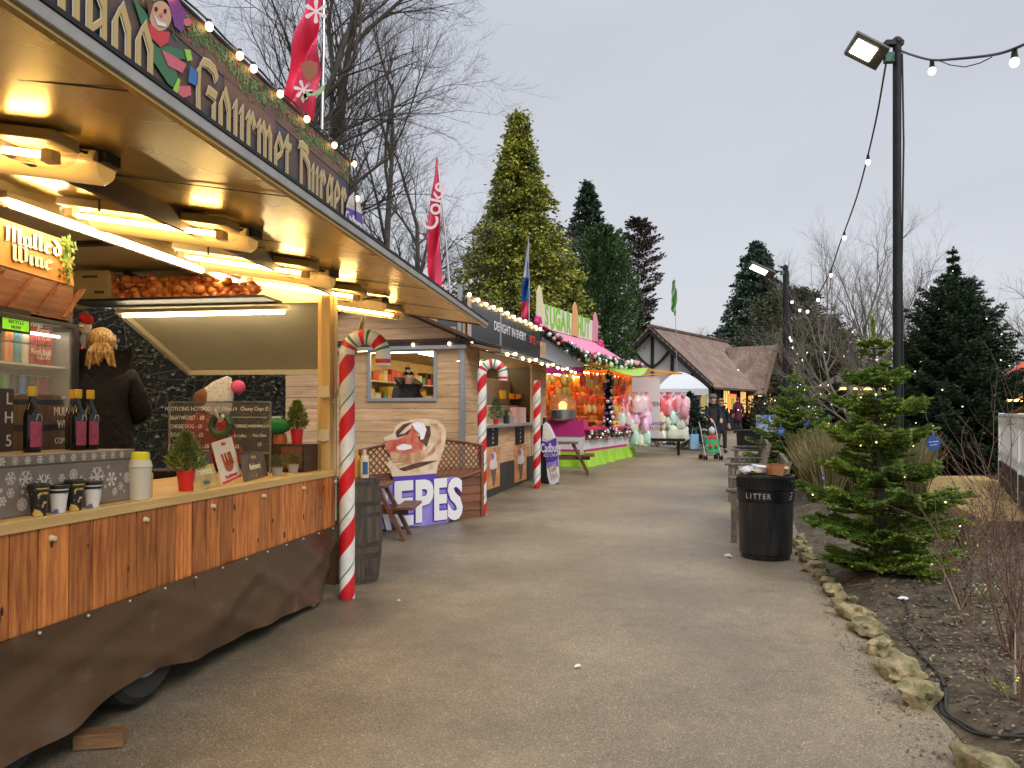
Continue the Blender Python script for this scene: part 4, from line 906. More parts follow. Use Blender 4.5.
# potted mini conifers
m_pot = mat('red_pot', (.65, .02, .02), .35); m_mini = leafmat('mini_conifer', (.10, .15, .02), (.22, .26, .05), .4)
def mini_tree(name, label, w, ph, pr, th, tw, seed, potm=m_pot, m_=None, n=1400, leaf=.035, round_=False):
    r0 = E(name, label, 'plant', w, TR.yaw)
    mb = MB(); mb.lathe([(pr*.72, 0), (pr, ph), (pr*1.02, ph), (pr*.9, ph), (pr*.88, ph-.01), (0, ph-.01)], n=20); part('pot', mb, potm, r0, True)
    rg = np.random.default_rng(seed); t = rg.random(n)
    if round_: d = unit(rg.normal(size=(n, 3))); c = d*tw*(.55+.45*rg.random((n, 1))**.5); c[:, 2] = c[:, 2]*.85+ph+tw*.6; dd = unit(d+rg.normal(size=(n, 3))*.6)
    else:
        a = rg.uniform(0, 2*PI, n); prof = np.interp(t, [0, .12, .35, .7, 1], [.7, 1, .85, .5, .06]); lob = 1+.18*np.sin(a*5+t*9)
        rr = tw*prof*lob*rg.random(n)**.4; c = np.stack([np.cos(a)*rr, np.sin(a)*rr, ph+.0+t*th], 1); dd = unit(np.stack([np.cos(a), np.sin(a), np.full(n, .8)], 1)+rg.normal(size=(n, 3))*.5)
    V, Fs = leaves_np(c, dd, leaf*rg.uniform(.6, 1.3, n), leaf*.28, rg); np_mesh('foliage', V, Fs, m_ or m_mini, r0)
    mb = MB(); mb.cyl((0, 0, ph-.02), (0, 0, ph+th*.8), .008, .004, 6); part('stem', mb, m_trunk, r0)
    return r0
def sz(px, py0, py1, base, out=None):
    """metres for a pixel height at a local base point"""
    Y = (TR.M @ base).y; return (py0-py1)/F*Y
b = tz(186, 491, ZC); mini_tree('potted_conifer', 'little yellow green conifer in a red pot on the front counter', TR.M @ b, sz(0, 491, 470, b), sz(0, 10, 1, b), sz(0, 476, 440, b), sz(0, 17, 0, b), 1)
b = TR.at(297, 443, 1, -.24); mini_tree('potted_conifer', 'little green conifer in a red pot on the dark wooden box', TR.w(b.x, -.24, ck), sz(0, 443, 428, b), sz(0, 6.5, 0, b), sz(0, 432, 405, b), sz(0, 11, 0, b), 2)
m_gpot = mat('grey_pot', (.35, .32, .28), .7); m_box_ = leafmat('box_ball', (.05, .09, .015), (.13, .17, .03), .4)
for px, py, lb in [(277, 475, 'small clipped green ball plant, left one of the pair on the counter'), (293, 472, 'small clipped green ball plant, right one of the pair on the counter')]:
    b = tz(px, py+1, ZC); mini_tree('topiary_ball', lb, TR.M @ b, sz(0, 9, 0, b), sz(0, 6, 0, b), .05, sz(0, 8.5, 0, b), 3, m_gpot, m_box_, n=900, leaf=.014, round_=True)
# pump bottle
b = TR.at(279, 443, 1, -.24); pb = E('pump_bottle', 'orange sauce bottle with white pump top on the dark wooden box', 'bottle', TR.w(b.x, -.22, ck), TR.yaw, rx=TR.pitch)
s = sz(0, 29, 0, b); mb = MB(); mb.lathe([(s*.22, 0), (s*.25, s*.1), (s*.22, s*.33), (s*.08, s*.45), (s*.07, s*.5)], n=16); part('bottle', mb, mat('orange_sauce', (.75, .22, .04), .3), pb, True)
mb = MB(); mb.lathe([(s*.09, s*.5), (s*.09, s*.6), (s*.035, s*.62), (s*.03, s*.9)], n=12); mb.bar((s*.05, 0, s*.93), (-s*.33, 0, s*.91), s*.1, s*.07); part('pump', mb, m_white, pb, True)
# leaning menu cards
def card(name, label, pl, pr_, h_px, m_, lines, lean=.25, m_t=None, out=None):
    a = tz(*pl, ZC); b = tz(*pr_, ZC); A = TR.M @ a; B = TR.M @ b
    yaw = math.atan2(B.y-A.y, B.x-A.x); w = (Vector((B.x, B.y, 0))-Vector((A.x, A.y, 0))).length
    r0 = E(name, label, 'sign', A, yaw); r0.rotation_euler = (-lean, 0, yaw)
    h = h_px/F*A.y/math.cos(lean)
    mb = MB(); mb.bb((0, 0, 0), (w, .008, h)); part('card', mb, m_, r0)
    for s_, fz_, fs, mm in lines: letters(s_, fs*h, mm, r0, (w/2, -.0015, fz_*h), (1, 0, 0), (0, 0, 1), name='print', bold=.002, sx=min(1, w/(len(s_)*fs*h*.62+.001)))
    return r0, w, h
m_cgold = mat('card_gold', (.70, .52, .16), .5, col2=(.45, .28, .10), vs=9); m_ccream = mat('card_cream', (.80, .70, .52), .5); m_cdark = mat('card_dark', (.08, .05, .05), .5, col2=(.2, .14, .07), vs=8)
c_, w_, h_ = card('menu_card', 'gold and brown bratwurst card leaning behind the red pot', (196, 491), (220, 486), 38, m_cgold, [('Bavarian', .84, .13, m_ltr), ('Bratwurst', .45, .26, m_ltr), ('Onions', .16, .13, m_pgreen)], lean=.3)
mb = MB(); mb.bb((0, -.0012, h_*.62), (w_, -.0002, h_*.98)); part('dark_band', mb, m_slateb, c_)
c_, w_, h_ = card('menu_card', 'tall tilted cream card with red drawing on the front counter', (223, 484.5), (242, 481.5), 41, m_ccream, [('Fries', .90, .10, m_red), ('Frankfurters', .12, .11, m_red)], lean=.3)
c_.rotation_euler = (-.2, -.13, c_.rotation_euler[2]); mb = MB()
for x0_ in (.3, .45, .6, .7): mb.bar((w_*x0_, -.002, h_*.38), (w_*(x0_-.05), -.002, h_*.68), w_*.09, .003)
mb.ball((w_*.5, -.002, h_*.36), w_*.22, 12, 8, 1, .02, .7); part('drawing', mb, mat('print_rust', (.45, .10, .04), .5), c_)
mb = MB(); mb.bb((0, -.0012, 0), (w_, -.0002, h_*.05)); part('red_edge', mb, m_red, c_)
c_, w_, h_ = card('menu_card', 'dark framed Bockwurst card right of the tilted cream card', (245, 482), (268, 476.5), 27, m_cdark, [('Footlong', .84, .17, m_cgold), ('Bockwurst', .48, .30, m_ltr), ('£7', .13, .15, m_cgold)], lean=.18)
# glass menu board
a = TR.at(169, 452, 1, -.55); b = TR.at(270, 449, 1, -.55); t_ = TR.at(169, 402, 1, -.55).z
gb = E('menu_board', 'clear glass menu board with white handwritten hot dog prices', 'menu board', TR.w(a.x, -.55, ZC), TR.yaw, rx=TR.pitch)
W = b.x-a.x; z0 = a.z-ZC; z1 = t_-ZC
mb = MB(); mb.bb((0, 0, z0), (W, .008, z1)); part('pane', mb, mat('board_glass', (.20, .18, .15), .08, alpha=.28), gb)
mb = MB()
for x in (0, W): mb.bb((x-.006, -.003, 0), (x+.006, .012, z1))
mb.bb((.006, -.003, z1-.006), (W-.006, .012, z1+.006)); mb.bb((.006, -.002, z0-.01), (W-.006, .011, z0+.008)); part('frame', mb, m_alu, gb)
hB = z1-z0
for s_, fx, fz_, fs in [('FOOTLONG HOTDOG - £7', .23, .86, .12), ('BRATWURST - £8', .18, .68, .12), ('CHEESE DOG - £8', .17, .51, .11), ('VEGAN DOG - £8', .17, .34, .12), ('JUMBO BURGER - £8', .2, .12, .12), ('SALAD', .43, .62, .08), ('ONIONS', .43, .45, .08), ('Chips £4   Cheesy Chips £5', .76, .86, .11), ('~~~~~~~~~~~~~~~', .77, .70, .12), ('HOT DRINKS', .68, .52, .09), ('Tea & Coffee', .68, .33, .09), ('£2', .68, .12, .10), ('MARSHMALLOW', .9, .52, .08), ('Hot Choc', .9, .34, .09), ('£3', .9, .16, .10)]:
    letters(s_, fs*hB, m_chalk, gb, (W*fx, -.003, z0+fz_*hB), (1, 0, 0), (0, 0, 1), name='writing', sx=.8)
# plush figure behind the glass
b = TR.at(207, 440, 1, -.30); pf = E('plush_figure', 'red bodied plush figure with pointed white felt cap behind the glass board', 'toy', TR.w(b.x, -.28, ZC), TR.yaw, rx=TR.pitch)
m_felt = mat('red_felt', (.50, .02, .02), .9, bump=.4); m_wfelt = mat('white_felt', (.72, .70, .68), .95, col2=(.5, .5, .52), vs=40, lo=.55, hi=.6)
s = sz(0, 97, 0, b); mb = MB(); mb.ball((0, 0, s*.30), s*.30, 20, 14, 1, .55, 1.1); mb.ball((-s*.26, 0, s*.16), s*.12, 12, 8); mb.ball((s*.26, 0, s*.16), s*.12, 12, 8); part('body', mb, m_felt, pf, True)
mb = MB(); mb.ball((-s*.02, -.02, s*.72), s*.13, 16, 10, 1, .8, 1); part('head', mb, mat('tan_felt', (.22, .10, .045), .95, col2=(.14, .06, .03), vs=25, bump=.6), pf, True)
mb = MB(); mb.T = Matrix.Translation((s*.02, 0, s*.62)) @ Matrix.Rotation(.55, 4, 'Y'); mb.lathe([(s*.20, 0), (s*.19, s*.12), (s*.13, s*.27), (s*.03, s*.40)], n=20, sy=.6); part('cap', mb, m_wfelt, pf, True)
mb = MB(); mb.ball((s*.36, -.05, s*.86), s*.07, 12, 8); part('pompom', mb, mat('pink_pompom', (.8, .12, .3), .9), pf, True)
mb = MB(); mb.ball((s*.75, 0, s*.46), s*.13, 16, 10, 1.2, .5, .6); part('green_mitten', mb, mat('green_felt', (.02, .2, .06), .9), pf, True)
# wreath bow on the glass board
mb = MB(); a = TR.at(222, 425, 1, -.58)
wr = E('wreath', 'small dark wreath with silver bow hanging on the glass board', 'wreath', TR.w(a.x, -.60, a.z), TR.yaw)
s = sz(0, 13, 0, a); mb.T = Matrix.Rotation(PI/2, 4, 'X'); mb.tube([(math.cos(t)*s*.75, math.sin(t)*s*.75, 0) for t in [2*PI*i/20 for i in range(21)]], s*.28, 8); part('ring', mb, m_firdk, wr, True)
mb = MB(); mb.ball((s*.2, -.03, s*.5), s*.4, 8, 6, .5, .3, 1, M=Matrix.Rotation(.6, 3, 'Y')); mb.ball((-s*.2, -.03, s*.8), s*.4, 8, 6, .4, .3, 1, M=Matrix.Rotation(-.5, 3, 'Y')); part('bow', mb, mat('silver_bow', (.6, .6, .65), .25, metal=.6), wr, True)
# tubs with a yellow lid right of the snowflake box
b = tz(139, 501, ZC); tb = E('plastic_tub', 'white plastic tub with a yellow lid right of the snowflake box', 'tub', TR.M @ tz(139, 499, ZC), TR.yaw+.3, rx=TR.pitch)
s = sz(0, 46, 0, b); mb = MB(); mb.lathe([(s*.22, 0), (s*.26, s*.7), (s*.28, s*.72), (s*.24, s*.86), (s*.19, s*.9)], n=20); part('tub', mb, mat('cloudy_plastic', (.62, .55, .42), .4), tb, True)
mb = MB(); mb.lathe([(s*.21, s*.86), (s*.22, s*.90), (s*.21, s*1.04), (0, s*1.06)], n=20); part('lid', mb, mat('yellow_plastic', (.8, .72, .02), .35), tb, True)
b = tz(150, 497, ZC); tb = E('condiment_jar', 'small yellow sided box beside the plastic tub', 'box', TR.M @ b, TR.yaw, rx=TR.pitch); s = sz(0, 24, 0, b); mb = MB(); mb.bb((-.10, -.03, 0), (0, .03, s)); part('box', mb, m_cgold, tb, bevel=.004)
mb = MB(); mb.bb((-.09, -.025, s), (-.01, .025, s+.004)); part('lid', mb, m_ycap, tb)
# small snowman picture and red bottle beside the fridge
a = TR.at(86, 335, 1, -.7); sn = E('snowman_picture', 'cut out snowman picture with a red hat beside the fridge', 'decoration', TR.w(FX-.05, a.y, 0), TR.yaw)
q = TR.at(87, 330, 1, -.75); sn.location = TR.w(q.x, -.75, q.z); s = sz(0, 20, 0, q)
mb = MB(); mb.ball((0, 0, -s*.45), s*.5, 16, 10, .8, .12, 1); part('body', mb, mat('snow_blue', (.45, .5, .75), .6), sn, True)
mb = MB(); mb.ball((0, -.02, s*.15), s*.36, 16, 10, 1, .2, 1); part('head', mb, m_wfelt, sn, True)
mb = MB(); mb.ball((s*.08, -.03, s*.55), s*.42, 16, 8, 1.1, .15, .65, M=Matrix.Rotation(.4, 3, 'Y')); part('hat', mb, m_felt, sn, True)
mb = MB(); mb.cyl((s*.05, -.06, s*.15), (s*.05, -.14, s*.12), s*.06, .003); part('nose', mb, m_orange, sn, True)
mb = MB(); mb.bb((-s*.7, .01, -s*1.0), (-s*.1, .03, s*.1)); part('backing', mb, m_dkbrown, sn)
q = TR.at(82, 372, 1, -.8); rb = E('red_bottle', 'bright red squeezy bottle half hidden between fridge and seller', 'bottle', TR.w(q.x, -.8, q.z-.14), TR.yaw)
mb = MB(); mb.lathe([(.05, -.1), (.055, .15), (.045, .2), (.015, .27), (.012, .31)], n=16); part('bottle', mb, mat('red_plastic', (.6, .02, .03), .3), rb, True)
mb = MB(); mb.lathe([(.014, .31), (.006, .35)], n=10); part('nozzle', mb, m_red, rb, True)
# bag hanging at the ceiling
q = TR.at(62, 215, 1, -1.3); pg = E('cup_bag', 'clear bag of cups stored under the trailer ceiling above the wine sign', 'bag', TR.w(q.x, -1.3, q.z), TR.yaw)
mb = MB(); rs = random.Random(5)
for i in range(10): mb.cyl((-.2+i*.045, 0, -.1), (-.2+i*.045+.01, 0, .16), .03, .024, 10)
part('cups', mb, mat('dull_cups', (.28, .2, .14), .5, isl=.4), pg, True)
mb = MB(); mb.box((0.02, 0, -.115), (.5, .2, .012)); part('tray', mb, m_dkbrown, pg)
# wood block and jack leg under the skirt
b = tz(101, 742, .06); o = MB(); o.box((0, 0, .035), (.22, .10, .07), rz=.2); bl_ = solo('wood_block', o, wood('offcut', (.16, .08, .035), (.26, .14, .06), 0, 4), 'small brown timber chock on the asphalt under the tarpaulin skirt', 'wood block', bevel=.004); bl_.location = G(101, 745)
mb = MB(); b = tz(313, 604, .03); mb.tube([(b.x-.3, b.y+.02, .30), (b.x-.04, b.y, .12), (b.x, b.y-.02, .06)], .018, 8); mb.T = Matrix.Translation((b.x, b.y-.02, .055)) @ Matrix.Rotation(PI/2, 4, 'Y'); mb.lathe([(.012, -.02), (.045, -.02), (.045, .02), (.012, .02)], n=16); part('jockey_wheel', mb, m_alu, tr, True)
# ================================================================= CANDY CANES
def stripe_mat(name, pitch, r):
    m = mat(name, (.8, .79, .75), .35); N, L, b = nodes_of(m); tc = N['Texture Coordinate']
    gr = N.new('ShaderNodeTexGradient'); gr.gradient_type = 'RADIAL'; L.new(tc.outputs['Object'], gr.inputs[0])
    sp = N.new('ShaderNodeSeparateXYZ'); L.new(tc.outputs['Object'], sp.inputs[0])
    d = N.new('ShaderNodeMath'); d.operation = 'DIVIDE'; L.new(sp.outputs['Z'], d.inputs[0]); d.inputs[1].default_value = pitch
    s = N.new('ShaderNodeMath'); s.operation = 'SUBTRACT'; L.new(d.outputs[0], s.inputs[0]); L.new(gr.outputs['Fac'], s.inputs[1])
    f = N.new('ShaderNodeMath'); f.operation = 'FRACT'; L.new(s.outputs[0], f.inputs[0])
    rp = N.new('ShaderNodeValToRGB'); rp.color_ramp.interpolation = 'CONSTANT'; e = rp.color_ramp.elements
    dn = N.new('ShaderNodeTexNoise'); dn.inputs['Scale'].default_value = 7; dn.inputs['Detail'].default_value = 8; L.new(tc.outputs['Object'], dn.inputs[0]); dm = N.new('ShaderNodeMapRange'); dm.inputs['From Min'].default_value = .35; dm.inputs['From Max'].default_value = .75; dm.inputs['To Min'].default_value = 1.04; dm.inputs['To Max'].default_value = .70; L.new(dn.outputs[0], dm.inputs[0])
    Wh = (.8, .78, .74, 1); Rd = (.66, .015, .02, 1); Gn = (.03, .22, .06, 1)
    e[0].position = 0; e[0].color = Wh; e[1].position = .60; e[1].color = Rd
    for p, c in ((.18, Gn), (.215, Wh), (.99, Wh)): q = e.new(p); q.color = c
    L.new(f.outputs[0], rp.inputs[0]); vm = N.new('ShaderNodeVectorMath'); vm.operation = 'SCALE'; L.new(rp.outputs[0], vm.inputs[0]); L.new(dm.outputs[0], vm.inputs['Scale']); L.new(vm.outputs[0], b.inputs['Base Color']); return m
m_stripe = stripe_mat('candy_stripes', .49, .07)
m_canew = mat('cane_white', (.8, .78, .74), .35); m_caneg = mat('cane_green', (.03, .22, .06), .35)
def candy_cane(label, px, py, ytop, rpx, hookpx, hookdir=1):
    g = G(px, py); r = rpx/F*g.y; h = (py-ytop)/F*g.y; hk = hookpx/F*g.y/2
    root = E('candy_cane_post', label, 'candy cane', g, group='striped candy cane posts in front of the stalls')
    hs = h-hk-r
    mb = MB(); mb.lathe([(r, 0), (r, hs)], n=28); part('pole', mb, m_stripe, root, True)
    if hook_on(hookpx):
        mb = MB(); nb = 24; seq = [0, 0, 0, 1, 1, 0, 2, 0, 0, 0, 1, 1, 0, 2, 0, 0, 0, 1, 1, 1, 0, 2, 0, 0, 0, 0, 1, 1, 0, 0]
        pts = [Vector((hookdir*(hk-hk*math.cos(PI*i/nb)), 0, hs+hk*math.sin(PI*i/nb)*1.0)) for i in range(nb+1)]
        pts += [pts[-1]-Vector((0, 0, hk*.12*k)) for k in range(1, 6)]
        for i in range(len(pts)-1):
            mb.mi = seq[i % len(seq)]
            a, b = pts[i], pts[i+1]; 
            n = 20; vs = []
            for j, p in ((i, a), (i+1, b)):
                t = (pts[min(j+1, len(pts)-1)]-pts[max(j-1, 0)]).normalized(); x = Vector((0, 1, 0)); y = t.cross(x)
                for q in range(n): vs.append(p+(x*math.cos(2*PI*q/n)+y*math.sin(2*PI*q/n))*r)
            mb.add(vs, [(q, (q+1) % n, n+(q+1) % n, n+q) for q in range(n)])
            if i == len(pts)-2: mb.add(vs[n:], [tuple(range(n))])
        part('hook', mb, [m_canew, m_red, m_caneg], root, True)
    return root
def hook_on(x): return x > 0
candy_cane('red and white striped candy cane post at the corner of the burger trailer', 347, 598, 329, 7.8, 36)
candy_cane('hooked candy cane post at the near end of the wooden hut counter', 482, 515, 359, 4.6, 21)
candy_cane('straight topped striped post at the far end of the wooden hut counter', 537, 488, 377, 3.7, 0)
# ================================================================= BARREL, SAUCES, PICNIC TABLES
m_barrel = wood('weathered_barrel_wood', (.035, .028, .022), (.11, .085, .06), 2, 5, rough=.8, bump=.7)
g = G(354, 586); g.y += .28; g.x = (354-HX)/F*g.y
bh_ = (584-483)/F*g.y; br = 28/F*g.y
ba = E('barrel', 'weathered dark wooden barrel behind the nearest candy cane post', 'barrel', (g.x, g.y, 0))
mb = MB(); pr = [(br*(.86+.14*math.sin(PI*t)), bh_*t) for t in [i/10 for i in range(11)]]
mb.lathe(pr, n=30); part('staves', mb, m_barrel, ba, True)
mb = MB()
for t in (.05, .27, .38, .66, .77, .96):
    r_ = br*(.86+.14*math.sin(PI*t))+.003; mb.lathe([(r_-.008, bh_*t-.022), (r_, bh_*t-.02), (r_, bh_*t+.02), (r_-.008, bh_*t+.022)], n=30, caps=False)
part('hoops', mb, mat('rusty_hoop', (.03, .025, .022), .7, col2=(.07, .05, .035), vs=10), ba, True)
mb = MB(); mb.lathe([(br*.80, bh_+.001), (br*.80, bh_+.012)], n=30); part('barrel_head', mb, m_barrel, ba)
def squeezy(px, py, yt, wpx, m_, lb, lab=None):
    Y = g.y-.05 if lab else g.y+.03
    w = P(px, py, Y); w.z = bh_+.012; r0 = E('sauce_bottle', lb, 'bottle', w); h = (py-yt)/F*Y; r_ = wpx/F*Y
    mb = MB(); mb.lathe([(r_, 0), (r_, h*.68), (r_*.8, h*.78), (r_*.45, h*.8), (r_*.45, h)], n=16); part('bottle', mb, m_, r0, True)
    if lab:
        mb = MB(); mb.grid(lambda u, v: ((r_+.001)*math.sin(-.2+1.2*u), -(r_+.001)*math.cos(-.2+1.2*u), h*(.12+.45*v)), 8, 1); part('label', mb, lab, r0, True)
squeezy(357, 482, 455, 3.4, mat('mustard', (.75, .38, .06), .35), 'orange sauce bottle, left one on the barrel')
squeezy(364.5, 484, 456, 4.4, mat('mayo', (.75, .62, .42), .35), 'cream mayonnaise bottle with blue label on the barrel', mat('blue_label', (.03, .12, .3), .4))
m_pic = wood('picnic_wood', (.10, .038, .02), (.19, .085, .045), 1, 4, rough=.5)
def picnic(label, loc, yaw, L_=.8, s=1.0):
    r0 = E('picnic_table', label, 'table', loc, yaw, group='brown picnic tables along the stalls', scale=s)
    mb = MB()
    for i in range(4): mb.bb((-.35+.178*i, 0, .70), (-.19+.178*i, L_, .735))
    part('tabletop', mb, m_pic, r0, bevel=.004)
    for sx_ in (-1, 1):
        mb = MB(); mb.bb((sx_*.48, -.02, .42), (sx_*.72, L_+.02, .455)); part('bench_seat', mb, m_pic, r0, bevel=.004)
        for yy in (.12, L_-.12):
            mb = MB(); mb.bar((sx_*.22, yy, .70), (sx_*.58, yy, 0), .05, .09, up=(0, 1, 0)); part('leg', mb, m_pic, r0, bevel=.004)
    for yy in (.165, L_-.165): mb = MB(); mb.bb((-.62, yy-.015, .34), (.62, yy+.03, .42)); part('crossbar', mb, m_pic, r0, bevel=.003)
    return r0
picnic('small brown picnic table between the barrel and the crepes sign', (-1.86, 9.35, gz(9.5)), -.02, .75, .93)
# ================================================================= CREPES FENCE SIGN
gl = G(358, 534); gr_ = G(482, 516); yw = math.atan2(gr_.y-gl.y, gr_.x-gl.x)
CF = Fr((gl.x, gl.y, gl.z-.02), yw); cf = E('fence_panel', 'brown lattice topped fence panel carrying the CREPES sign', 'fence', CF.o, yw)
Wf = (gr_-gl).length
m_fence = wood('fence_wood', (.12, .042, .02), (.21, .085, .045), 0, 4, rough=.6)
cp = lambda px, py, y=0: CF.at(px, py, 1, y)
xe = cp(474, 480).x; zt = cp(474, 446).z; zd = cp(474, 470).z; xs = .0; zsag = cp(400, 486).z
mb = MB()
for i in range(6):
    z0 = .03+i*(zd-.0)/6; mb.prism([(0, .0, z0), (0, -.025, z0), (0, -.008, z0+zd/6+.012), (0, .0, z0+zd/6+.012)], (Wf, 0, 0))
part('lap_boards', mb, m_fence, cf)
mb = MB()
for x in (0.0, Wf-.05): mb.bb((x, -.045, 0), (x+.05, .02, zt))
mb.bb((.05, -.035, -.0), (Wf-.05, .015, .035)); part('posts', mb, m_fence, cf, bevel=.004)
def arc(z0, z1, dip): return [(x, z0+(z1-z0)*0+dip*((x/Wf-.5)*2)**2) for x in [Wf*i/20 for i in range(21)]]
for z_, dip in ((zt-.17, .17), (zd-.1, .12)):
    mb = MB()
    if z_ > zd: tl = [(x, zt-.20*math.sin(PI*min(1, max(0, x/Wf)))*-.6-.0) for x in [Wf*i/20 for i in range(21)]]
    else: tl = [(x, zd-.10*abs(math.sin(2*PI*x/Wf))) for x in [Wf*i/20 for i in range(21)]]
    mb.tube([(x, -.02, z) for x, z in tl], .022, 6); part('curved_rail', mb, m_fence, cf, True)
mb = MB(); st = .095
for s_ in (-1, 1):
    k = -6
    while k*st < Wf+1.0:
        x0_ = k*st; pts = []
        for i in range(25):
            z = zd-.04+(zt-zd+.16)*i/24; x = x0_+s_*(z-zd); 
            lim = zt+.12*math.sin(PI*min(1, max(0, x/Wf)))
            if .05 < x < Wf-.05 and z < lim: pts.append((x, -.012-.008*s_, z))
        if len(pts) > 1: mb.bar(pts[0], pts[-1], .008, .026, up=(0, 0, 1)) if False else mb.prism([(pts[0][0]-.013, pts[0][1], pts[0][2]), (pts[0][0]+.013, pts[0][1], pts[0][2]), (pts[-1][0]+.013, pts[-1][1], pts[-1][2]), (pts[-1][0]-.013, pts[-1][1], pts[-1][2])], (0, .008, 0))
        k += 1
part('lattice', mb, m_fence, cf)
# sign: layered cut-outs
sg = E('crepes_sign', 'CREPES lettering in white on violet with a big rolled crepe above', 'sign', CF.o, yw)
m_lil = mat('violet_lilac', (.36, .30, .72), .45, col2=(.22, .15, .60), vs=2.5); m_viol = mat('violet', (.10, .05, .40), .45); m_lw = mat('sign_white', (.80, .80, .82), .4); m_crb = mat('crepe_brown', (.38, .16, .075), .5, col2=(.66, .44, .26), vs=7, det=6)
m_crl = mat('crepe_cream', (.72, .58, .42), .5, col2=(.50, .30, .16), vs=6, det=6, lo=.45, hi=.75); m_straw = mat('strawberry_print', (.45, .06, .035), .45, col2=(.62, .22, .14), vs=9); m_choc = mat('chocolate_print', (.07, .025, .015), .45, col2=(.16, .06, .035), vs=8)
def cflat(pts, y, m_, name, par, th=.012):
    mb = MB(); q = [cp(a, b, y) for a, b in pts]; mb.prism(q, (0, th, 0)); return part(name, mb, m_, par)
Z3 = lambda X, Y_: (330+X/6.4, 400+Y_/6.4)
bd_ = [Z3(*p) for p in [(345, 245), (410, 215), (420, 175), (470, 140), (540, 125), (620, 120), (690, 130), (730, 165), (745, 220), (735, 290), (710, 370), (690, 420), (680, 475), (400, 490), (385, 450), (362, 415), (395, 380), (355, 290)]]
cflat(bd_, -.075, m_crl, 'crepe_board', sg, .02)
cflat([Z3(*p) for p in [(350, 262), (440, 250), (500, 220), (530, 150), (575, 155), (560, 240), (600, 290), (590, 320), (500, 350), (400, 380), (370, 330)]], -.079, m_straw, 'strawberry_print', sg, .003)
cflat([Z3(*p) for p in [(380, 330), (480, 345), (600, 325), (640, 290), (600, 370), (480, 400), (400, 400)]], -.081, m_crb, 'crepe_fold_print', sg, .003)
cflat([Z3(*p) for p in [(590, 170), (640, 165), (645, 220), (620, 300), (585, 270), (560, 235), (600, 220)]], -.080, m_choc, 'chocolate_print', sg, .003)
cflat([Z3(*p) for p in [(525, 155), (560, 140), (600, 150), (618, 190), (600, 250), (580, 255), (575, 215), (545, 190)]], -.084, m_lw, 'cream_print', sg, .003)
cflat([Z3(*p) for p in [(425, 300), (470, 280), (520, 290), (525, 310), (470, 322), (430, 318)]], -.083, m_lw, 'sugar_print', sg, .003)
cflat([Z3(*p) for p in [(420, 205), (470, 155), (530, 140), (480, 180), (440, 222), (480, 212), (520, 180), (500, 220), (430, 240)]], -.083, m_choc, 'roll_edge_print', sg, .003)
cflat([Z3(*p) for p in [(640, 150), (690, 190), (690, 260), (640, 330), (560, 370), (430, 415), (430, 432), (580, 385), (660, 345), (712, 270), (712, 190), (680, 150)]], -.080, m_crb, 'fold_line_print', sg, .003)
cflat([Z3(*p) for p in [(440, 440), (560, 400), (690, 385), (600, 420), (480, 455)]], -.083, m_choc, 'drip_print', sg, .003)
cflat([Z3(*p) for p in [(405, 492), (680, 470), (680, 520), (400, 540)]], -.076, m_viol, 'violet_band', sg, .015)
cflat([Z3(*p) for p in [(330, 535), (700, 500), (800, 490), (800, 740), (740, 790), (480, 815), (330, 830)]], -.070, m_lil, 'violet_panel', sg, .012)
# letters C R E P E S
x0_ = cp(371, 500).x; x1_ = cp(462, 500).x; zb_ = cp(420, 526).z; zt2 = cp(420, 479).z
seg = [('C', 352, 372), ('R', 374, 390), ('E', 393, 412), ('P', 414, 432), ('E', 433, 446), ('S', 447, 462)]
for ch, a, b in seg:
    xa_, xb_ = cp(a, 500, -.08).x, cp(b, 500, -.08).x; w_ = xb_-xa_
    zt_l = cp((a+b)/2, 482-(a-371)*.06, -.08).z; zb_l = cp((a+b)/2, {352: 532, 374: 531, 393: 526, 414: 522, 433: 520, 447: 520}[a], -.08).z
    for mm, sc_, yy, bo in ((m_viol, 1.0, -.082, .062), (m_lw, 1.0, -.092, .042)):
        me = text_mesh(ch, 1.0, .003, 'CENTER', bold=bo); v = [q.co for q in me.vertices]; lo = [min(q[i] for q in v) for i in (0, 1)]; hi = [max(q[i] for q in v) for i in (0, 1)]
        if mm is m_viol: pass
        kx = w_/(hi[0]-lo[0])*(1.10 if mm is m_viol else 1.0); kz_ = (zt_l-zb_l)/(hi[1]-lo[1])
        me.materials.clear(); me.materials.append(mm); ob = bpy.data.objects.new('letter' if mm is m_lw else 'letter_outline', me); C.objects.link(ob); ob.parent = sg
        ob.matrix_basis = basis(((xa_+xb_)/2, yy, (zt_l+zb_l)/2-(hi[1]+lo[1])/2*kz_), (1, 0, 0), (0, 0, 1)) @ Matrix.Diagonal((kx, kz_, 1, 1))
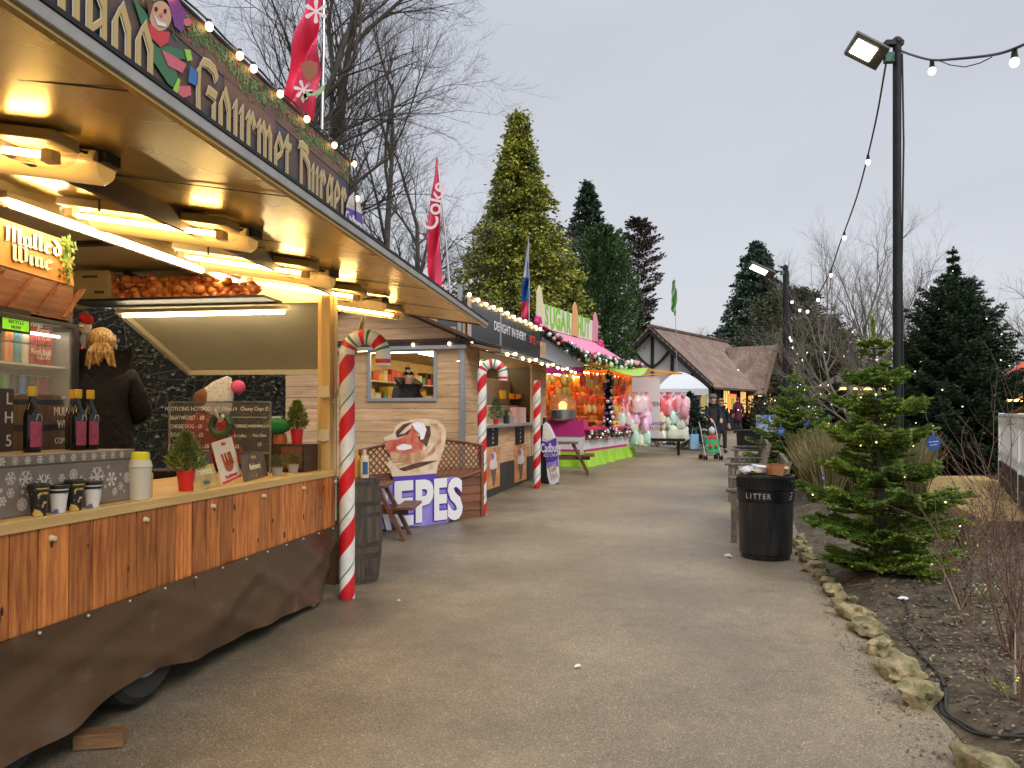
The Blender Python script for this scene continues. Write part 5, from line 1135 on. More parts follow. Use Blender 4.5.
# ================================================================= WOODEN HUT
Yc = 12.3; HT = Fr(((463.5-HX)/F*Yc, Yc, gz(Yc)-.02), -R(15.2))
ht = E('wooden_hut', 'pale timber clad catering hut with lit serving hatch and side window', 'food hut', HT.o, HT.yaw)
he = lambda px, py, y=0: HT.at(px, py, 1, y)
hf = lambda px, py, x=0: HT.at(px, py, 0, x)
m_clad = mat('larch_boards', (.48, .285, .145), .6, col2=(.70, .46, .26), vs=2.0, det=7, stretch=(.8, .8, 9), bump=.2, bs=8, isl=.14)
m_knotp = mat('pale_knot', (.22, .10, .05), .6)
WX0, WX1 = he(371, 375).x, he(434, 375).x; WZ0, WZ1 = he(400, 398).z, he(400, 352).z
zbeam = he(430, 342).z; zt_w = zbeam-.06
LF = hf(546, 430).y
def boards(name, par, a, b, z0, z1, holes, axis, bh=.19, gap=.006, th=.02, m_=None):
    """horizontal boards on the y=0 wall (axis 0) or x=0 wall (axis 1)"""
    mb = MB(); z = z0; rs = random.Random(int(a*10+z0*7))
    while z < z1-.01:
        t = min(z+bh, z1); ivs = [(a, b)]
        cuts = sorted(set([z, t]+[q for h in holes for q in (h[2], h[3]) if z < q < t]))
        for c0, c1 in zip(cuts[:-1], cuts[1:]):
            ivs = [(a, b)]
            for (h0, h1, hz0, hz1) in holes:
                if c0 >= hz0-1e-4 and c1 <= hz1+1e-4:
                    ivs = [p for (p0, p1) in ivs for p in ((p0, min(p1, h0)), (max(p0, h1), p1)) if p[1]-p[0] > .005]
            for p0, p1 in ivs:
                o = rs.uniform(-.002, .002)
                if axis == 0: mb.bb((p0, o, c0), (p1, th+o, c1-gap*(c1 == t)))
                else: mb.bb((-th+o, p0, c0), (o, p1, c1-gap*(c1 == t)))
        z = t
    return part(name, mb, m_ or m_clad, par)
boards('end_wall', ht, -3.2, -.0, .28, zt_w, [(WX0, WX1, WZ0, WZ1)], 0)
# gable boards above the beam
mb = MB(); z = zbeam+.05; k = 0
while z < zbeam+.75:
    f_ = (z-zbeam)/.85; mb.bb((-3.3+1.5*f_, .01, z), (-.05-1.45*f_, .03, z+.185)); z += .19
part('gable_boards', mb, m_clad, ht)
mb = MB(); mb.bb((-3.3, -.05, zbeam-.06), (.1, .05, zbeam+.05)); part('beam', mb, m_dkbrown, ht)
mb = MB(); mb.bb((-3.3, -.08, zbeam-.12), (.06, .015, zbeam-.062)); mb.bb((-.06, -.015, .05), (.02, .0, zbeam-.12)); mb.bb((.0, -.0, .05), (.015, .05, zbeam-.1)); part('corner_trim', mb, m_steel, ht)
for a_, b_ in ((-.05, zbeam+.05), ):
    mb = MB(); mb.bar((.15, -.12, zbeam+.02), (-1.65, -.12, zbeam+.80), .24, .05, up=(0, .2, 1)); mb.bar((-3.4, -.12, zbeam+.02), (-1.65, -.12, zbeam+.80), .24, .05, up=(0, .2, 1)); part('bargeboard', mb, m_dkbrown, ht)
mb = MB(); mb.prism([(.2, -.02, zbeam+.03), (-1.65, -.02, zbeam+.84), (-3.45, -.02, zbeam+.03), (-3.45, -.02, zbeam-.02), (-1.65, -.02, zbeam+.78), (.2, -.02, zbeam-.02)], (0, LF+.1, 0)); part('roof', mb, m_black, ht)
mb = MB(); w_ = .055
mb.bb((WX0-w_, -.03, WZ0-w_), (WX1+w_, .02, WZ0)); mb.bb((WX0-w_, -.03, WZ1), (WX1+w_, .02, WZ1+w_)); mb.bb((WX0-w_, -.03, WZ0), (WX0, .02, WZ1)); mb.bb((WX1, -.03, WZ0), (WX1+w_, .02, WZ1))
wn = part('window_frame', mb, m_steel, ht, bevel=.003)
mb = MB(); mb.prism([(WX0-.05, -.03, WZ1+.05), (WX1+.02, -.03, WZ1+.05), (WX1+.02, -.55, WZ1+.26), (WX0-.05, -.55, WZ1+.26)], (0, 0, .02)) if False else mb.bb((WX0-.05, -.06, WZ1+w_+.001), (WX1+.05, -.032, WZ1+w_+.03)); part('window_flap', mb, m_steel, wn)
# front wall
OY0, OY1 = hf(479, 400).y, hf(531, 400).y; OZ0, OZ1 = hf(500, 424).z, hf(500, 366).z
FZ0 = hf(505, 478).z; ztf = OZ1+.16
boards('front_wall', ht, 0.02, LF, .42, ztf+.6, [(OY0, OY1, OZ0, OZ1+.3)], 1)
mb = MB(); mb.bb((-.02, .02, .03), (.004, LF, .60)); mb.bb((-.02, LF, .05), (-3.2, LF+.03, zt_w)); mb.bb((-3.2, .02, .05), (-3.17, LF, zt_w)); part('dark_skirting', mb, mat('dark_skirting', (.035, .028, .025), .5, col2=(.055, .045, .04), vs=4), ht)
mb = MB(); mb.bb((-.25, OY0-.05, OZ0-.05), (.18, OY1+.08, OZ0)); part('counter', mb, m_steel, ht, bevel=.004)
mb = MB(); mb.bb((-.03, .0, OZ1+.28), (.02, OY0, OZ1+.34)); mb.bb((.0, OY0-.06, .6), (.016, OY0-.005, OZ1+.3)); mb.bb((.0, OY1+.005, .6), (.016, OY1+.06, OZ1+.3)); part('opening_frame', mb, m_steel, ht)
mb = MB(); mb.bb((-3.15, .05, .05), (-.05, LF-.05, .12)); part('floor', mb, m_dark, ht)
mb = MB(); mb.bb((-3.1, .03, zt_w-.02), (-.03, LF-.03, zt_w)); part('ceiling', mb, m_cream, ht)
mb = MB(); mb.bb((-2.4, .04, .12), (-2.36, LF-.04, zt_w-.03)); part('partition', mb, mat('hut_partition', (.62, .48, .22), .5, col2=(.5, .36, .14), vs=3), ht)
mb = MB()
for z_ in (1.35, 1.75, 2.1): mb.bb((-2.35, .3, z_), (-2.05, LF-.3, z_+.025))
part('shelves', mb, m_white, ht)
rs = random.Random(3); sm_ = [mat('stock_yellow', (.75, .45, .05), .5), mat('stock_red', (.6, .06, .04), .5), mat('stock_cream', (.75, .65, .45), .5), mat('stock_green', (.1, .3, .12), .5), m_slateb]; sn_ = ['yellow', 'red', 'cream', 'green', 'dark']; bsrc = {}; row_ = 0
for z_ in (1.375, 1.775, 2.125):
    y = .4; row_ += 1
    while y < LF-.5:
        w_ = rs.uniform(.12, .28); k = rs.randrange(5); lb = '%s catering box on the %s shelf inside the wooden hut' % (sn_[k], ['lowest', 'middle', 'top'][row_-1])
        if k not in bsrc: mb = MB(); mb.box((0, 0, .5), (1, 1, 1)); mb.box((0, 0, 1.04), (1.04, 1.04, .08)); bsrc[k] = o = solo('catering_box', mb, sm_[k], lb, 'box', 'catering boxes on the hut shelves')
        else: o = bsrc[k].copy(); C.objects.link(o); o['label'] = lb
        o.location = HT.w(-2.2, y+w_/2, z_); o.rotation_euler = (0, 0, HT.yaw); o.scale = (.18, w_*.9, rs.uniform(.12, .24)); y += w_
def lamp_strip(par, a, b, m_=None, r=.02):
    mb = MB(); mb.cyl(a, b, r, n=8); return part('ceiling_tube', mb, m_ or m_hutlamp, par, True)
m_hutlamp = mat('hut_lamp', (1, .8, .5), .3, emit=(1, .72, .36), es=26)
lamp_strip(ht, (-1.0, .6, zt_w-.06), (-1.0, 2.0, zt_w-.06)); lamp_strip(ht, (-1.0, 2.4, zt_w-.06), (-1.0, LF-.2, zt_w-.06)); lamp_strip(ht, (-2.0, .3, zt_w-.06), (-.6, .3, zt_w-.06))
# white fryer hood and tubs on the hut counter
wh = E('fryer_unit', 'white catering unit with yellow tubs stacked on it inside the hut', 'catering unit', HT.w(-.75, OY0+.45, .12), HT.yaw)
mb = MB(); y0_, y1_ = hf(497, 400, -.55).y-OY0-.45, hf(524, 400, -.55).y-OY0-.45; za, zb2 = hf(510, 405, -.55).z-.12, hf(510, 379, -.55).z-.12
mb.bb((-.2, y0_, 0), (.1, y1_, za)); mb.bb((-.2, y0_, za), (-.12, y1_, zb2)); part('body', mb, m_white, wh, bevel=.006)
mb = MB(); mb.bb((-.1, y0_+.1, za), (.08, y1_-.05, za+.02)); part('tray', mb, m_dark, wh)
tub_i = 0
for px, py, hh_, c_ in [(503, 399, .14, (.75, .5, .04)), (503, 390, .12, (.75, .45, .05)), (512, 399, .11, (.75, .32, .04)), (519, 399, .10, (.65, .3, .08))]:
    q = hf(px, py, -.65); lb = ['yellow tub at the bottom left on the white unit', 'yellow and red tub stacked on the leftmost one', 'orange tub in the middle on the white unit', 'small tan tub at the right on the white unit'][tub_i]; tub_i += 1
    o = MB(); o.lathe([(.075, 0), (.085, hh_), (.088, hh_), (.088, hh_+.015), (0, hh_+.015)], n=16); s_ = solo('tub', o, mat('tub_plastic', c_, .4), lb, 'tub', smooth=True); s_.location = HT.w(q.x, q.y, max(za+.142, q.z-.0) if py > 395 else za+.30)
q = hf(496, 423, .03); mini_tree('potted_conifer', 'small green conifer in a red pot on the wooden hut counter', HT.w(.03, q.y, OZ0), .10, .05, .36, .13, 5, m_pot, m_box_, n=700, leaf=.05)
for px, w_, h_, c_, lb in [(506, .05, .26, (.03, .03, .03), 'dark dispenser jar on the hut counter, left one'), (511, .05, .25, (.25, .27, .27), 'grey dispenser jar on the hut counter, right one')]:
    q = hf(px, 423, .0); o = MB(); o.lathe([(w_, 0), (w_*1.05, h_*.7), (w_*.5, h_*.8), (w_*.5, h_)], n=14); s_ = solo('dispenser', o, mat('jar', c_, .2), lb, 'jar', smooth=True); s_.location = HT.w(0, q.y, OZ0)
q0_, q1_ = hf(515, 423, .02), hf(526, 423, .02); pb = E('napkin_box', 'pink printed box standing on the wooden hut counter', 'box', HT.w(.02, q0_.y, OZ0), HT.yaw)
mb = MB(); mb.bb((-.1, 0, 0), (0, q1_.y-q0_.y, .32)); part('box', mb, mat('pink_box', (.62, .25, .22), .5, col2=(.75, .5, .42), vs=12), pb)
# posters on the front
def poster(lb, pl, pr_, ptop, pbot, kind):
    a = hf(pl, 450, .02); b = hf(pr_, 450, .02); z1 = hf((pl+pr_)/2, ptop, .02).z; z0 = hf((pl+pr_)/2, pbot, .02).z
    r0 = E('poster' if kind else 'price_board', lb, 'poster' if kind else 'price board', HT.w(.006, a.y, z0), HT.yaw); w = b.y-a.y; h = z1-z0
    mb = MB(); mb.bb((0, 0, 0), (.012, w, h)); part('board', mb, mat('poster_orange', (.48, .15, .05), .5, col2=(.70, .38, .16), vs=5) if kind else m_slateb if False else m_black, r0)
    if kind:
        mb = MB(); c_ = w*.5
        mb.prism([(.013, c_-w*.22, h*.48), (.013, c_+w*.22, h*.48), (.013, c_+w*.04, h*.05), (.013, c_-w*.04, h*.05)], (.004, 0, 0)); part('cone_print', mb, mat('waffle', (.15, .10, .06), .6), r0)
        mb = MB(); mb.ball((.013, c_, h*.58), 1, 14, 8, .006, w*.30, h*.16); mb.ball((.014, c_, h*.76), 1, 14, 8, .006, w*.22, h*.14); part('ice_cream_print', mb, mat('ice_print', (.72, .66, .62), .5), r0)
        mb = MB(); mb.ball((.019, c_-w*.1, h*.80), 1, 10, 6, .006, w*.12, h*.09); part('violet_print', mb, mat('violet_print', (.35, .12, .5), .5), r0)
    else:
        for i, t_ in enumerate(('99 CONE', '£3.50', 'FLAKE', '£4.00')): letters(t_, .12*h*1.3, m_chalk, r0, (.014, w/2, h*(.86-.23*i)), (0, 1, 0), (0, 0, 1), sx=.5, name='writing')
poster('black chalk price board, left one under the hut counter', 487, 498.5, 427, 446, 0)
poster('black chalk price board, right one under the hut counter', 516, 524.5, 427, 444, 0)
poster('orange ice cream cone poster, left one on the hut front', 487, 500, 448, 488, 1)
poster('orange ice cream cone poster, right one on the hut front', 515, 526.5, 445, 481, 1)
# roof sign of the hut
a = hf(471, 297, .06); b = hf(540, 331, .06); a0 = hf(471, 334, .06); b0 = hf(540, 361, .06)
hs = E('hut_sign', 'black DELIGHT IN EVERY BITE sign board with steel frame on the hut roof', 'sign', HT.o, HT.yaw)
zt_, zb_ = (a.z+b.z)/2, (a0.z+b0.z)/2
mb = MB(); mb.bb((.06, a.y, zb_), (.0, b.y, zt_)); mb.bb((.055, a.y-.01, zb_), (.0, a.y-.001, zt_)); part('panel', mb, mat('gloss_black', (.02, .02, .022), .22), hs)
mb = MB(); mb.bb((.045, a.y-.14, zb_-.1), (.07, a.y-.012, zt_+.04)); mb.bb((.0, a.y-.12, zt_+.001), (.07, b.y+.05, zt_+.04)); part('sign_frame', mb, mat('pink_tin', (.55, .38, .34), .4), hs)
mb = MB(); mb.bb((-.1, a.y-.20, zb_-.25), (-.04, a.y-.15, zt_+.2)); mb.bb((.061, a.y+(b.y-a.y)*.34, zb_+.01), (.066, a.y+(b.y-a.y)*.36, zt_-.01)); part('support', mb, m_steel, hs)
zc_ = (zt_+zb_)/2; Ls = b.y-a.y; m_redl = mat('red_letters', (.75, .06, .03), .4)
letters('DELIGHT IN EVERY', (zt_-zb_)*.36, m_lw, hs, (.064, a.y+Ls*.50, zc_+.02), (0, 1, 0), (0, 0, 1), sx=Ls*.50/((zt_-zb_)*.36*8.9), bold=.004)
letters('BITE', (zt_-zb_)*.36, m_redl, hs, (.064, a.y+Ls*.85, zc_+.02), (0, 1, 0), (0, 0, 1), sx=Ls*.13/((zt_-zb_)*.36*2.3), bold=.004)
letters('++', (zt_-zb_)*.3, m_redl, hs, (.064, a.y+Ls*.95, zc_), (0, 1, 0), (0, 0, 1), sx=.8); letters('+++', (zt_-zb_)*.3, m_redl, hs, (.064, a.y+Ls*.10, zc_), (0, 1, 0), (0, 0, 1), sx=.9)
# eaves strip and flap, fairy lights
ze1 = hf(470, 345, .30).z
mb = MB(); mb.prism([(.0, .02, ze1+.12), (.62, .02, ze1-.03), (.62, .02, ze1-.07), (.0, .02, ze1+.06)], (0, LF+.25, 0)); part('eaves_flap', mb, mat('eaves_brown', (.16, .09, .05), .5, col2=(.24, .15, .09), vs=4), ht)
mb = MB(); mb.bb((.625, .0, ze1-.08), (.64, LF+.28, ze1-.01)); part('eaves_rail', mb, m_steel, ht)
hl = []
for k in range(26): y = .0+(LF+.2)*k/25; hl.append(HT.w(.66, y, ze1-.01-.05*abs(math.sin(k*1.05))))
festoon('fairy_lights', 'warm fairy lights along the lower front eaves of the wooden hut', hl, hl[1::2], m_bulb, r=.028, drop=.01, cable=.006)
hl = [HT.w(.10, a.y-.2+(Ls+.3)*k/23, zt_+.07-.03*abs(math.sin(k*1.2))) for k in range(24)]
festoon('fairy_lights', 'warm fairy lights along the top of the black hut sign', hl, hl[::2], m_bulb, r=.032, drop=.01, cable=.006)
hl = [HT.w(.10, a.y-.1+(Ls+.1)*k/23, zb_-.06-.03*abs(math.sin(k*1.2))) for k in range(24)]
festoon('fairy_lights', 'warm fairy lights just under the black hut sign', hl, hl[::2], m_bulb, r=.026, drop=.01, cable=.006)
hl = [HT.w(-2.9+2.9*k/14, -.09, zbeam+.0-.02*abs(math.sin(k))) for k in range(15)]
festoon('fairy_lights', 'warm fairy lights on the dark beam of the hut end wall', hl, hl[1::3], m_bulb, r=.026, drop=.01, cable=.006)
# ================================================================= CONE SIGN
g = G(552, 484); cs = E('cone_sign', 'tall cut out ice cream sign in violet and white on a black stand', 'sign', g, -.35)
s = g.y/F; Z6 = lambda X, Y_: ((450+X/8.53-552)*s, (484-420-Y_/8.53)*s)
def zflat(pts, y, m_, nm_): mb = MB(); mb.prism([(x, y, z) for x, z in [Z6(*p) for p in pts]], (0, .012, 0)); part(nm_, mb, m_, cs)
zflat([(780, 180), (790, 40), (815, 15), (850, 40), (905, 150), (880, 180), (920, 190), (935, 480), (925, 530), (880, 552), (850, 548), (830, 480), (815, 340)], 0, m_lw, 'board')
zflat([(778, 178), (830, 188), (908, 150), (925, 330), (880, 355), (822, 365)], -.014, m_viol, 'violet_wrapper')
zflat([(822, 366), (880, 356), (925, 331), (930, 390), (835, 410)], -.014, m_lil, 'lilac_fade')
zflat([(850, 400), (900, 370), (925, 480), (870, 510)], -.016, mat('fudge_print', (.45, .32, .26), .5, col2=(.75, .7, .66), vs=25, lo=.45, hi=.55), 'fudge_print')
zflat([(790, 60), (820, 30), (850, 70), (890, 150), (840, 175), (795, 160)], -.0145, mat('whip_print', (.78, .77, .74), .5, col2=(.5, .45, .38), vs=22, lo=.55, hi=.7), 'whip_print')
x_, z_ = Z6(862, 240); letters('Cadbury', .16*1.6, m_lw, cs, (x_, -.018, z_), (1, 0, .06), (0, 0, 1), name='script', sx=.48, bold=.006)
x_, z_ = Z6(872, 300); letters('ICE CREAM', .09, m_lw, cs, (x_, -.018, z_), (1, 0, .06), (0, 0, 1), name='script', sx=.8)
mb = MB(); mb.bar((-.25, .03, 0), (-.18, .03, 1.35), .05, .04); mb.bar((-.25, .5, 0), (-.18, .05, 1.35), .05, .04); mb.bb((-.28, .02, 0), (.1, .12, .05)); mb.bb((-.29, .02, .04), (-.12, .06, 1.2)); part('stand', mb, m_black, cs)
# ================================================================= PINK SWEET STALL
g0 = G(584, 467); PS = Fr((g0.x, g0.y, g0.z-.02), -R(24.5)); LP = 4.5
ps = E('sweet_stall', 'pink and white SUGAR HUT sweet stall with lime awning and garlands', 'sweet stall', PS.o, PS.yaw)
m_hot = mat('hot_pink', (.62, .04, .22), .45); m_pnk = mat('roof_pink', (.86, .28, .47), .5, col2=(.80, .24, .43), vs=3, bump=.2, bs=8); m_limes = mat('lime_sheet', (.34, .62, .03), .38, col2=(.42, .68, .08), vs=2)
m_pw = mat('stall_white', (.78, .78, .80), .45); XR, ZR, XE, ZE = -1.25, 3.62, .15, 2.74
mb = MB(); mb.prism([(XR, -.12, ZR), (XE, -.12, ZE), (XE, -.12, ZE-.05), (XR, -.12, ZR-.05)], (0, LP+.25, 0)); mb.prism([(XR-1.3, -.12, ZE+.4), (XR, -.12, ZR), (XR, -.12, ZR-.05), (XR-1.3, -.12, ZE+.35)], (0, LP+.25, 0)); part('roof', mb, m_pnk, ps)
mb = MB(); mb.prism([(XR, 0, ZR-.06), (-.02, 0, ZE+.06), (-.02, 0, 2.40), (-2.5, 0, 2.40), (-2.5, 0, ZE+.3)], (0, .03, 0)); part('side_wall', mb, m_pw, ps); mb = MB(); mb.bb((-2.5, 0, .2), (-.02, .03, .80)); part('side_panel', mb, m_pw, ps)
mb = MB(); mb.bb((-1.7, -.02, .80), (.0, .32, 1.20)); part('side_counter', mb, m_hot, ps)
mb = MB()
mb.bb((-2.5, -.03, 2.42), (.0, .0, 2.56)); mb.bb((-1.32, -.031, 2.56), (-1.18, .0, ZR-.08)); mb.bar((XR, -.02, ZR-.1), (0, -.02, ZE+.0), .03, .10, up=(0, 0, 1)); mb.bb((-.08, -.031, 1.21), (.0, .0, 2.419)) if False else None
mb.bb((-.02, .03, .38), (.015, LP, .46)); mb.bb((-2.5, -.031, .38), (-.1, 0, .46)); part('pink_trim', mb, m_hot, ps)
mb = MB(); mb.bb((-.03, .0, .45), (.0, LP, .95)); part('front_panel', mb, m_pw, ps)
mb = MB(); mb.bb((-.6, .0, .95), (.12, LP, 1.0)); mb.bb((.001, .05, .70), (.01, 1.9, .95)); part('counter', mb, m_hot, ps)
mb = MB(); mb.bb((-2.5, LP, .1), (-.02, LP+.03, ZE)); mb.bb((-2.5, .03, .1), (-2.46, LP, ZE+.3)); part('back_wall', mb, mat('orange_backing', (.65, .22, .03), .6, col2=(.7, .4, .08), vs=4), ps)
def skp(u, v):
    y = -.05+(LP+.1)*u; return (.05+.10*v+.05*math.sin(y*7)*v+.03*math.sin(y*17)*v, y, .40-.38*v+(.06*math.sin(y*3.3) if v > .9 else 0)*0)
mb = MB(); mb.grid(skp, 90, 8); mb.grid(lambda u, v: (.05+.1*v-1.9*u+.04*math.sin(u*19)*v*0, -.05-.04*v-.03*math.sin(u*21)*v, .40-.38*v), 50, 6); part('lime_skirt', mb, m_limes, ps, True)
def aw(u, v): y = -.8+(LP+.35)*v; return (.05+.85*u-.3*u*(1-math.sin(PI*v)), y, 2.58+.16*v-.28*math.sin(PI*v)*u)
mb = MB(); mb.grid(aw, 10, 20); part('lime_awning', mb, m_limes, ps, True)
mb = MB(); 
for y in (.05, LP-.05): mb.bar((.0, y, 2.66), (.3, y, 2.64), .03, .03)
part('awning_arm', mb, mat('yellow_bar', (.75, .45, .05), .4), ps)
# lit interior
m_swl = mat('stall_lamp', (1, .7, .3), .3, emit=(1, .58, .20), es=34)
for xx in (-.35, -1.5):
    for yy in (.3, 1.7, 3.1): lamp_strip(ps, (xx, yy, 2.48), (xx, yy+1.1, 2.48), m_swl)
mb = MB()
for z_, x_ in ((1.15, -.9), (1.45, -1.3), (1.8, -1.7)): mb.bb((x_-.4, .1, z_-.03), (x_, LP-.1, z_))
part('display_steps', mb, mat('step_cream', (.75, .5, .25), .5), ps)
# sign on the ridge
sgp = E('stall_sign', 'white SUGAR HUT sign with lime letters and wooden sweets on the pink roof', 'sign', PS.o, PS.yaw)
zs0, zs1 = ZR+.02, ZR+.66
mb = MB(); mb.bb((XR-.03, -.0, zs0), (XR+.0, LP+.1, zs1)); part('board', mb, mat('sign_cream', (.78, .76, .66), .5), sgp)
def lz(a, w, s_):
    for i, ch in enumerate(s_):
        letters(ch, .82, mat('lime_letters', (.22, .60, .02), .45), sgp, (XR+.006, a+w*(i+.5)/len(s_), (zs0+zs1)/2), (0, 1, 0), (0, 0, 1), sx=w/len(s_)/.62, bold=.035, name='letter')
lz(.35, 2.1, 'SUGAR'); lz(3.0, 1.15, 'HUT')
for y, hh_, c_ in ((.0, .55, (.78, .72, .45)), (2.72, .45, (.75, .42, .16)), (LP+.1, .35, (.80, .30, .42))):
    mb = MB(); mb.prism([(XR+.012, y-.22, zs0), (XR+.012, y+.22, zs0), (XR+.012, y+.25, zs1-.05), (XR+.012, y+.12, zs1+hh_*.6), (XR+.012, y-.02, zs1+hh_*.8), (XR+.012, y-.18, zs1+hh_*.4)], (.03, 0, 0)); part('sweet_cutout', mb, mat('cutout_paint', c_, .5, col2=tuple(q*.9 for q in c_), vs=6), sgp)
# garlands with baubles
def garland(name, label, pts, r, n, seed, cat='garland', bcols=None, nb=40, mg=None):
    root = E(name, label, cat, pts[0]); o0 = Vector(pts[0]); rg = np.random.default_rng(seed)
    P_ = np.array([Vector(p)-o0 for p in pts]); cum = np.concatenate([[0], np.cumsum(np.linalg.norm(np.diff(P_, axis=0), axis=1))])
    t = rg.uniform(0, cum[-1], n); c = np.stack([np.interp(t, cum, P_[:, i]) for i in range(3)], 1); d = unit(rg.normal(size=(n, 3))); c = c+d*r*.3*rg.random((n, 1))
    V, Fs = leaves_np(c, d, r*rg.uniform(.6, 1.1, n), r*.28, rg); np_mesh('tinsel', V, Fs, mg or m_firdk, root)
    bm_ = []
    for i in range(nb):
        t_ = rg.uniform(0, cum[-1]); q = [np.interp(t_, cum, P_[:, k]) for k in range(3)]; dd = unit(rg.normal(size=3))
        if i < 4: mb = MB(); mb.ball((0, 0, 0), r*.34, 8, 6); o = part('bauble', mb, (bcols or BC)[i], root, True); bm_.append(o.data)
        else: o = bpy.data.objects.new('bauble', bm_[i % 4]); C.objects.link(o); o.parent = root
        o.location = Vector(q)+Vector(dd)*r*.8; o.scale = (rg.uniform(.75, 1.2),)*3
    mb = MB(); mb.tube([Vector(p)-o0 for p in pts], r*.15, 5); part('wire', mb, m_firdk, root)
    return root
BC = [mat('bauble_red', (.55, .02, .04), .2), mat('bauble_silver', (.7, .7, .72), .2, metal=.6), mat('bauble_pink', (.75, .35, .4), .25), mat('bauble_white', (.8, .8, .8), .3)]
gp = [PS.w(XR+(XE-XR)*t, -.16, ZR+.0+(ZE-ZR)*t) for t in [i/8 for i in range(9)]]
garland('garland', 'green garland with baubles sloping down the gable edge of the pink stall', gp, .17, 900, 1)
gp = [PS.w(XE+.06, -.1+(LP+.2)*t, ZE+.05) for t in [i/8 for i in range(9)]]
garland('garland', 'bauble covered garland along the eaves of the pink stall above the lime awning', gp, .17, 900, 2, nb=100)
gp = [PS.w(.1, 1.75, .75+1.75*t) for t in [i/8 for i in range(9)]]
garland('garland', 'dark blue sparkling garland wound up the middle post of the pink stall', gp, .15, 900, 3, mg=mat('blue_tinsel', (.02, .025, .08), .2, metal=.5), bcols=[BC[1], BC[3], BC[1], mat('bauble_blue', (.08, .12, .4), .2)], nb=60)
gp = [PS.w(.12, .05+(LP-.1)*t, .86-.06*math.sin(PI*4*t)**2) for t in [i/24 for i in range(25)]]
garland('garland', 'red and silver bauble garland along the counter front of the pink stall', gp, .13, 1000, 4, nb=90)
# bows on the roof
for (x_, y_, z_, lb) in [(XR+.05, -.15, ZR+.12, 'dark pink rosette at the near top corner of the pink stall'), (XR+.2, LP+.1, ZR-.1, 'small pink rosette at the far top corner of the pink stall'), (XE, .35, ZE-.02, 'red bow on the lower garland of the pink stall')]:
    mb = MB(); 
    for k in range(6): mb.ball((.0, .10*math.cos(k*PI/3), .10*math.sin(k*PI/3)), .085, 8, 6)
    o = solo('rosette', mb, m_hot if y_ > .3 or y_ < 0 else m_red, lb, 'bow', smooth=True); o.location = PS.w(x_, y_, z_); o.rotation_euler = (0, 0, PS.yaw)
# sweets: bags hanging in the stall and heaps on the steps
sweet_cols = [(.80, .30, .03), (.75, .16, .03), (.80, .45, .08), (.70, .08, .05), (.75, .55, .2), (.8, .35, .25)]
sweet_m = [mat('sweet_wrap', c_, .35, col2=tuple(min(.85, q*1.25+.05) for q in c_), vs=25, lo=.5, hi=.55) for c_ in sweet_cols]
src = {}
def bag(kind, w, sc_, label, group, m_, rz=0, name='sweet_bag', cat='sweet bag'):
    k = (kind, m_.name)
    if k not in src:
        mb = MB()
        def fn(u, v):
            a = 2*PI*u; r_ = [.012, .05, .085, .095, .09, .06, .0][int(round(v*6))]; z = [0, -.03, -.08, -.16, -.25, -.30, -.31][int(round(v*6))]
            return (r_*math.cos(a)*1.0+.012*math.sin(a*3+z*30), r_*math.sin(a)*.8, z)
        mb.grid(fn, 12, 6); mb.lathe([(.012, 0), (.03, .05)], n=8, caps=False)
        if kind == 'f':
            mb = MB(); q = random.Random(len(src)); prof = [.01, .07, .11, .125, .13, .125, .10, .0]; zz = [0, -.03, -.08, -.15, -.23, -.30, -.34, -.345]
            mb.grid(lambda u, v: (lambda a, i: (prof[i]*math.cos(a)*(1+.16*math.sin(a*4+i*2))+q.uniform(-.012, .012)*(i > 0), prof[i]*.7*math.sin(a)*(1+.1*math.sin(a*5+i)), zz[i]+q.uniform(-.01, .01)))(2*PI*u, int(round(v*7))), 12, 7); mb.lathe([(.012, 0), (.045, .06)], n=8, caps=False)
        if kind == 'heart': pass
        r0 = solo(name, mb, m_, label, cat, group, smooth=True); src[k] = r0
    else:
        r0 = src[k].copy(); C.objects.link(r0); r0['label'] = label
    r0.location = w; r0.scale = (sc_,)*3; r0.rotation_euler = (0, 0, rz)
rs = random.Random(12)
cn_ = ['orange', 'red orange', 'amber', 'dark red', 'pale gold', 'salmon']
for i in range(64):
    k = rs.randrange(6); row = i % 4; y = .12+(LP-.3)*((i//4)+rs.uniform(0, .6))/16
    z_ = [2.42, 2.36, 2.0, 2.30][row]; x_ = [-.10, -.6, -1.0, -1.4][row]
    bag('s', PS.w(x_+rs.uniform(-.05, .05), y, z_), rs.uniform(.9, 1.45), '%s wrapped sweet bag hanging under the roof inside the pink stall' % cn_[k], 'sweet bags hanging inside the pink stall', sweet_m[k], rs.uniform(0, 3))
for i in range(56):
    k = rs.randrange(6); row = i % 3; y = .5+(LP-.7)*((i//3)+rs.uniform(0, .7))/19
    bag('s', PS.w([-.02, -.25, -.15][row]+rs.uniform(-.05, .05), y, [2.45, 2.15, 1.62][row]), rs.uniform(.6, .95), '%s wrapped sweet bag in the front rows of the pink stall' % cn_[k], 'sweet bags in the front rows of the pink stall', sweet_m[k], rs.uniform(0, 3))
for i in range(22):
    bag('s', PS.w(-.3-1.3*rs.random(), -.02+rs.uniform(0, .1), [2.40, 2.05][i % 2]), rs.uniform(.6, 1.0), 'small sweet bag hanging at the open left side of the pink stall', 'sweet bags at the left side of the pink stall', sweet_m[[2, 4, 0][i % 3]], rs.uniform(0, 3))
heap_m = sweet_m
mb_src = {}
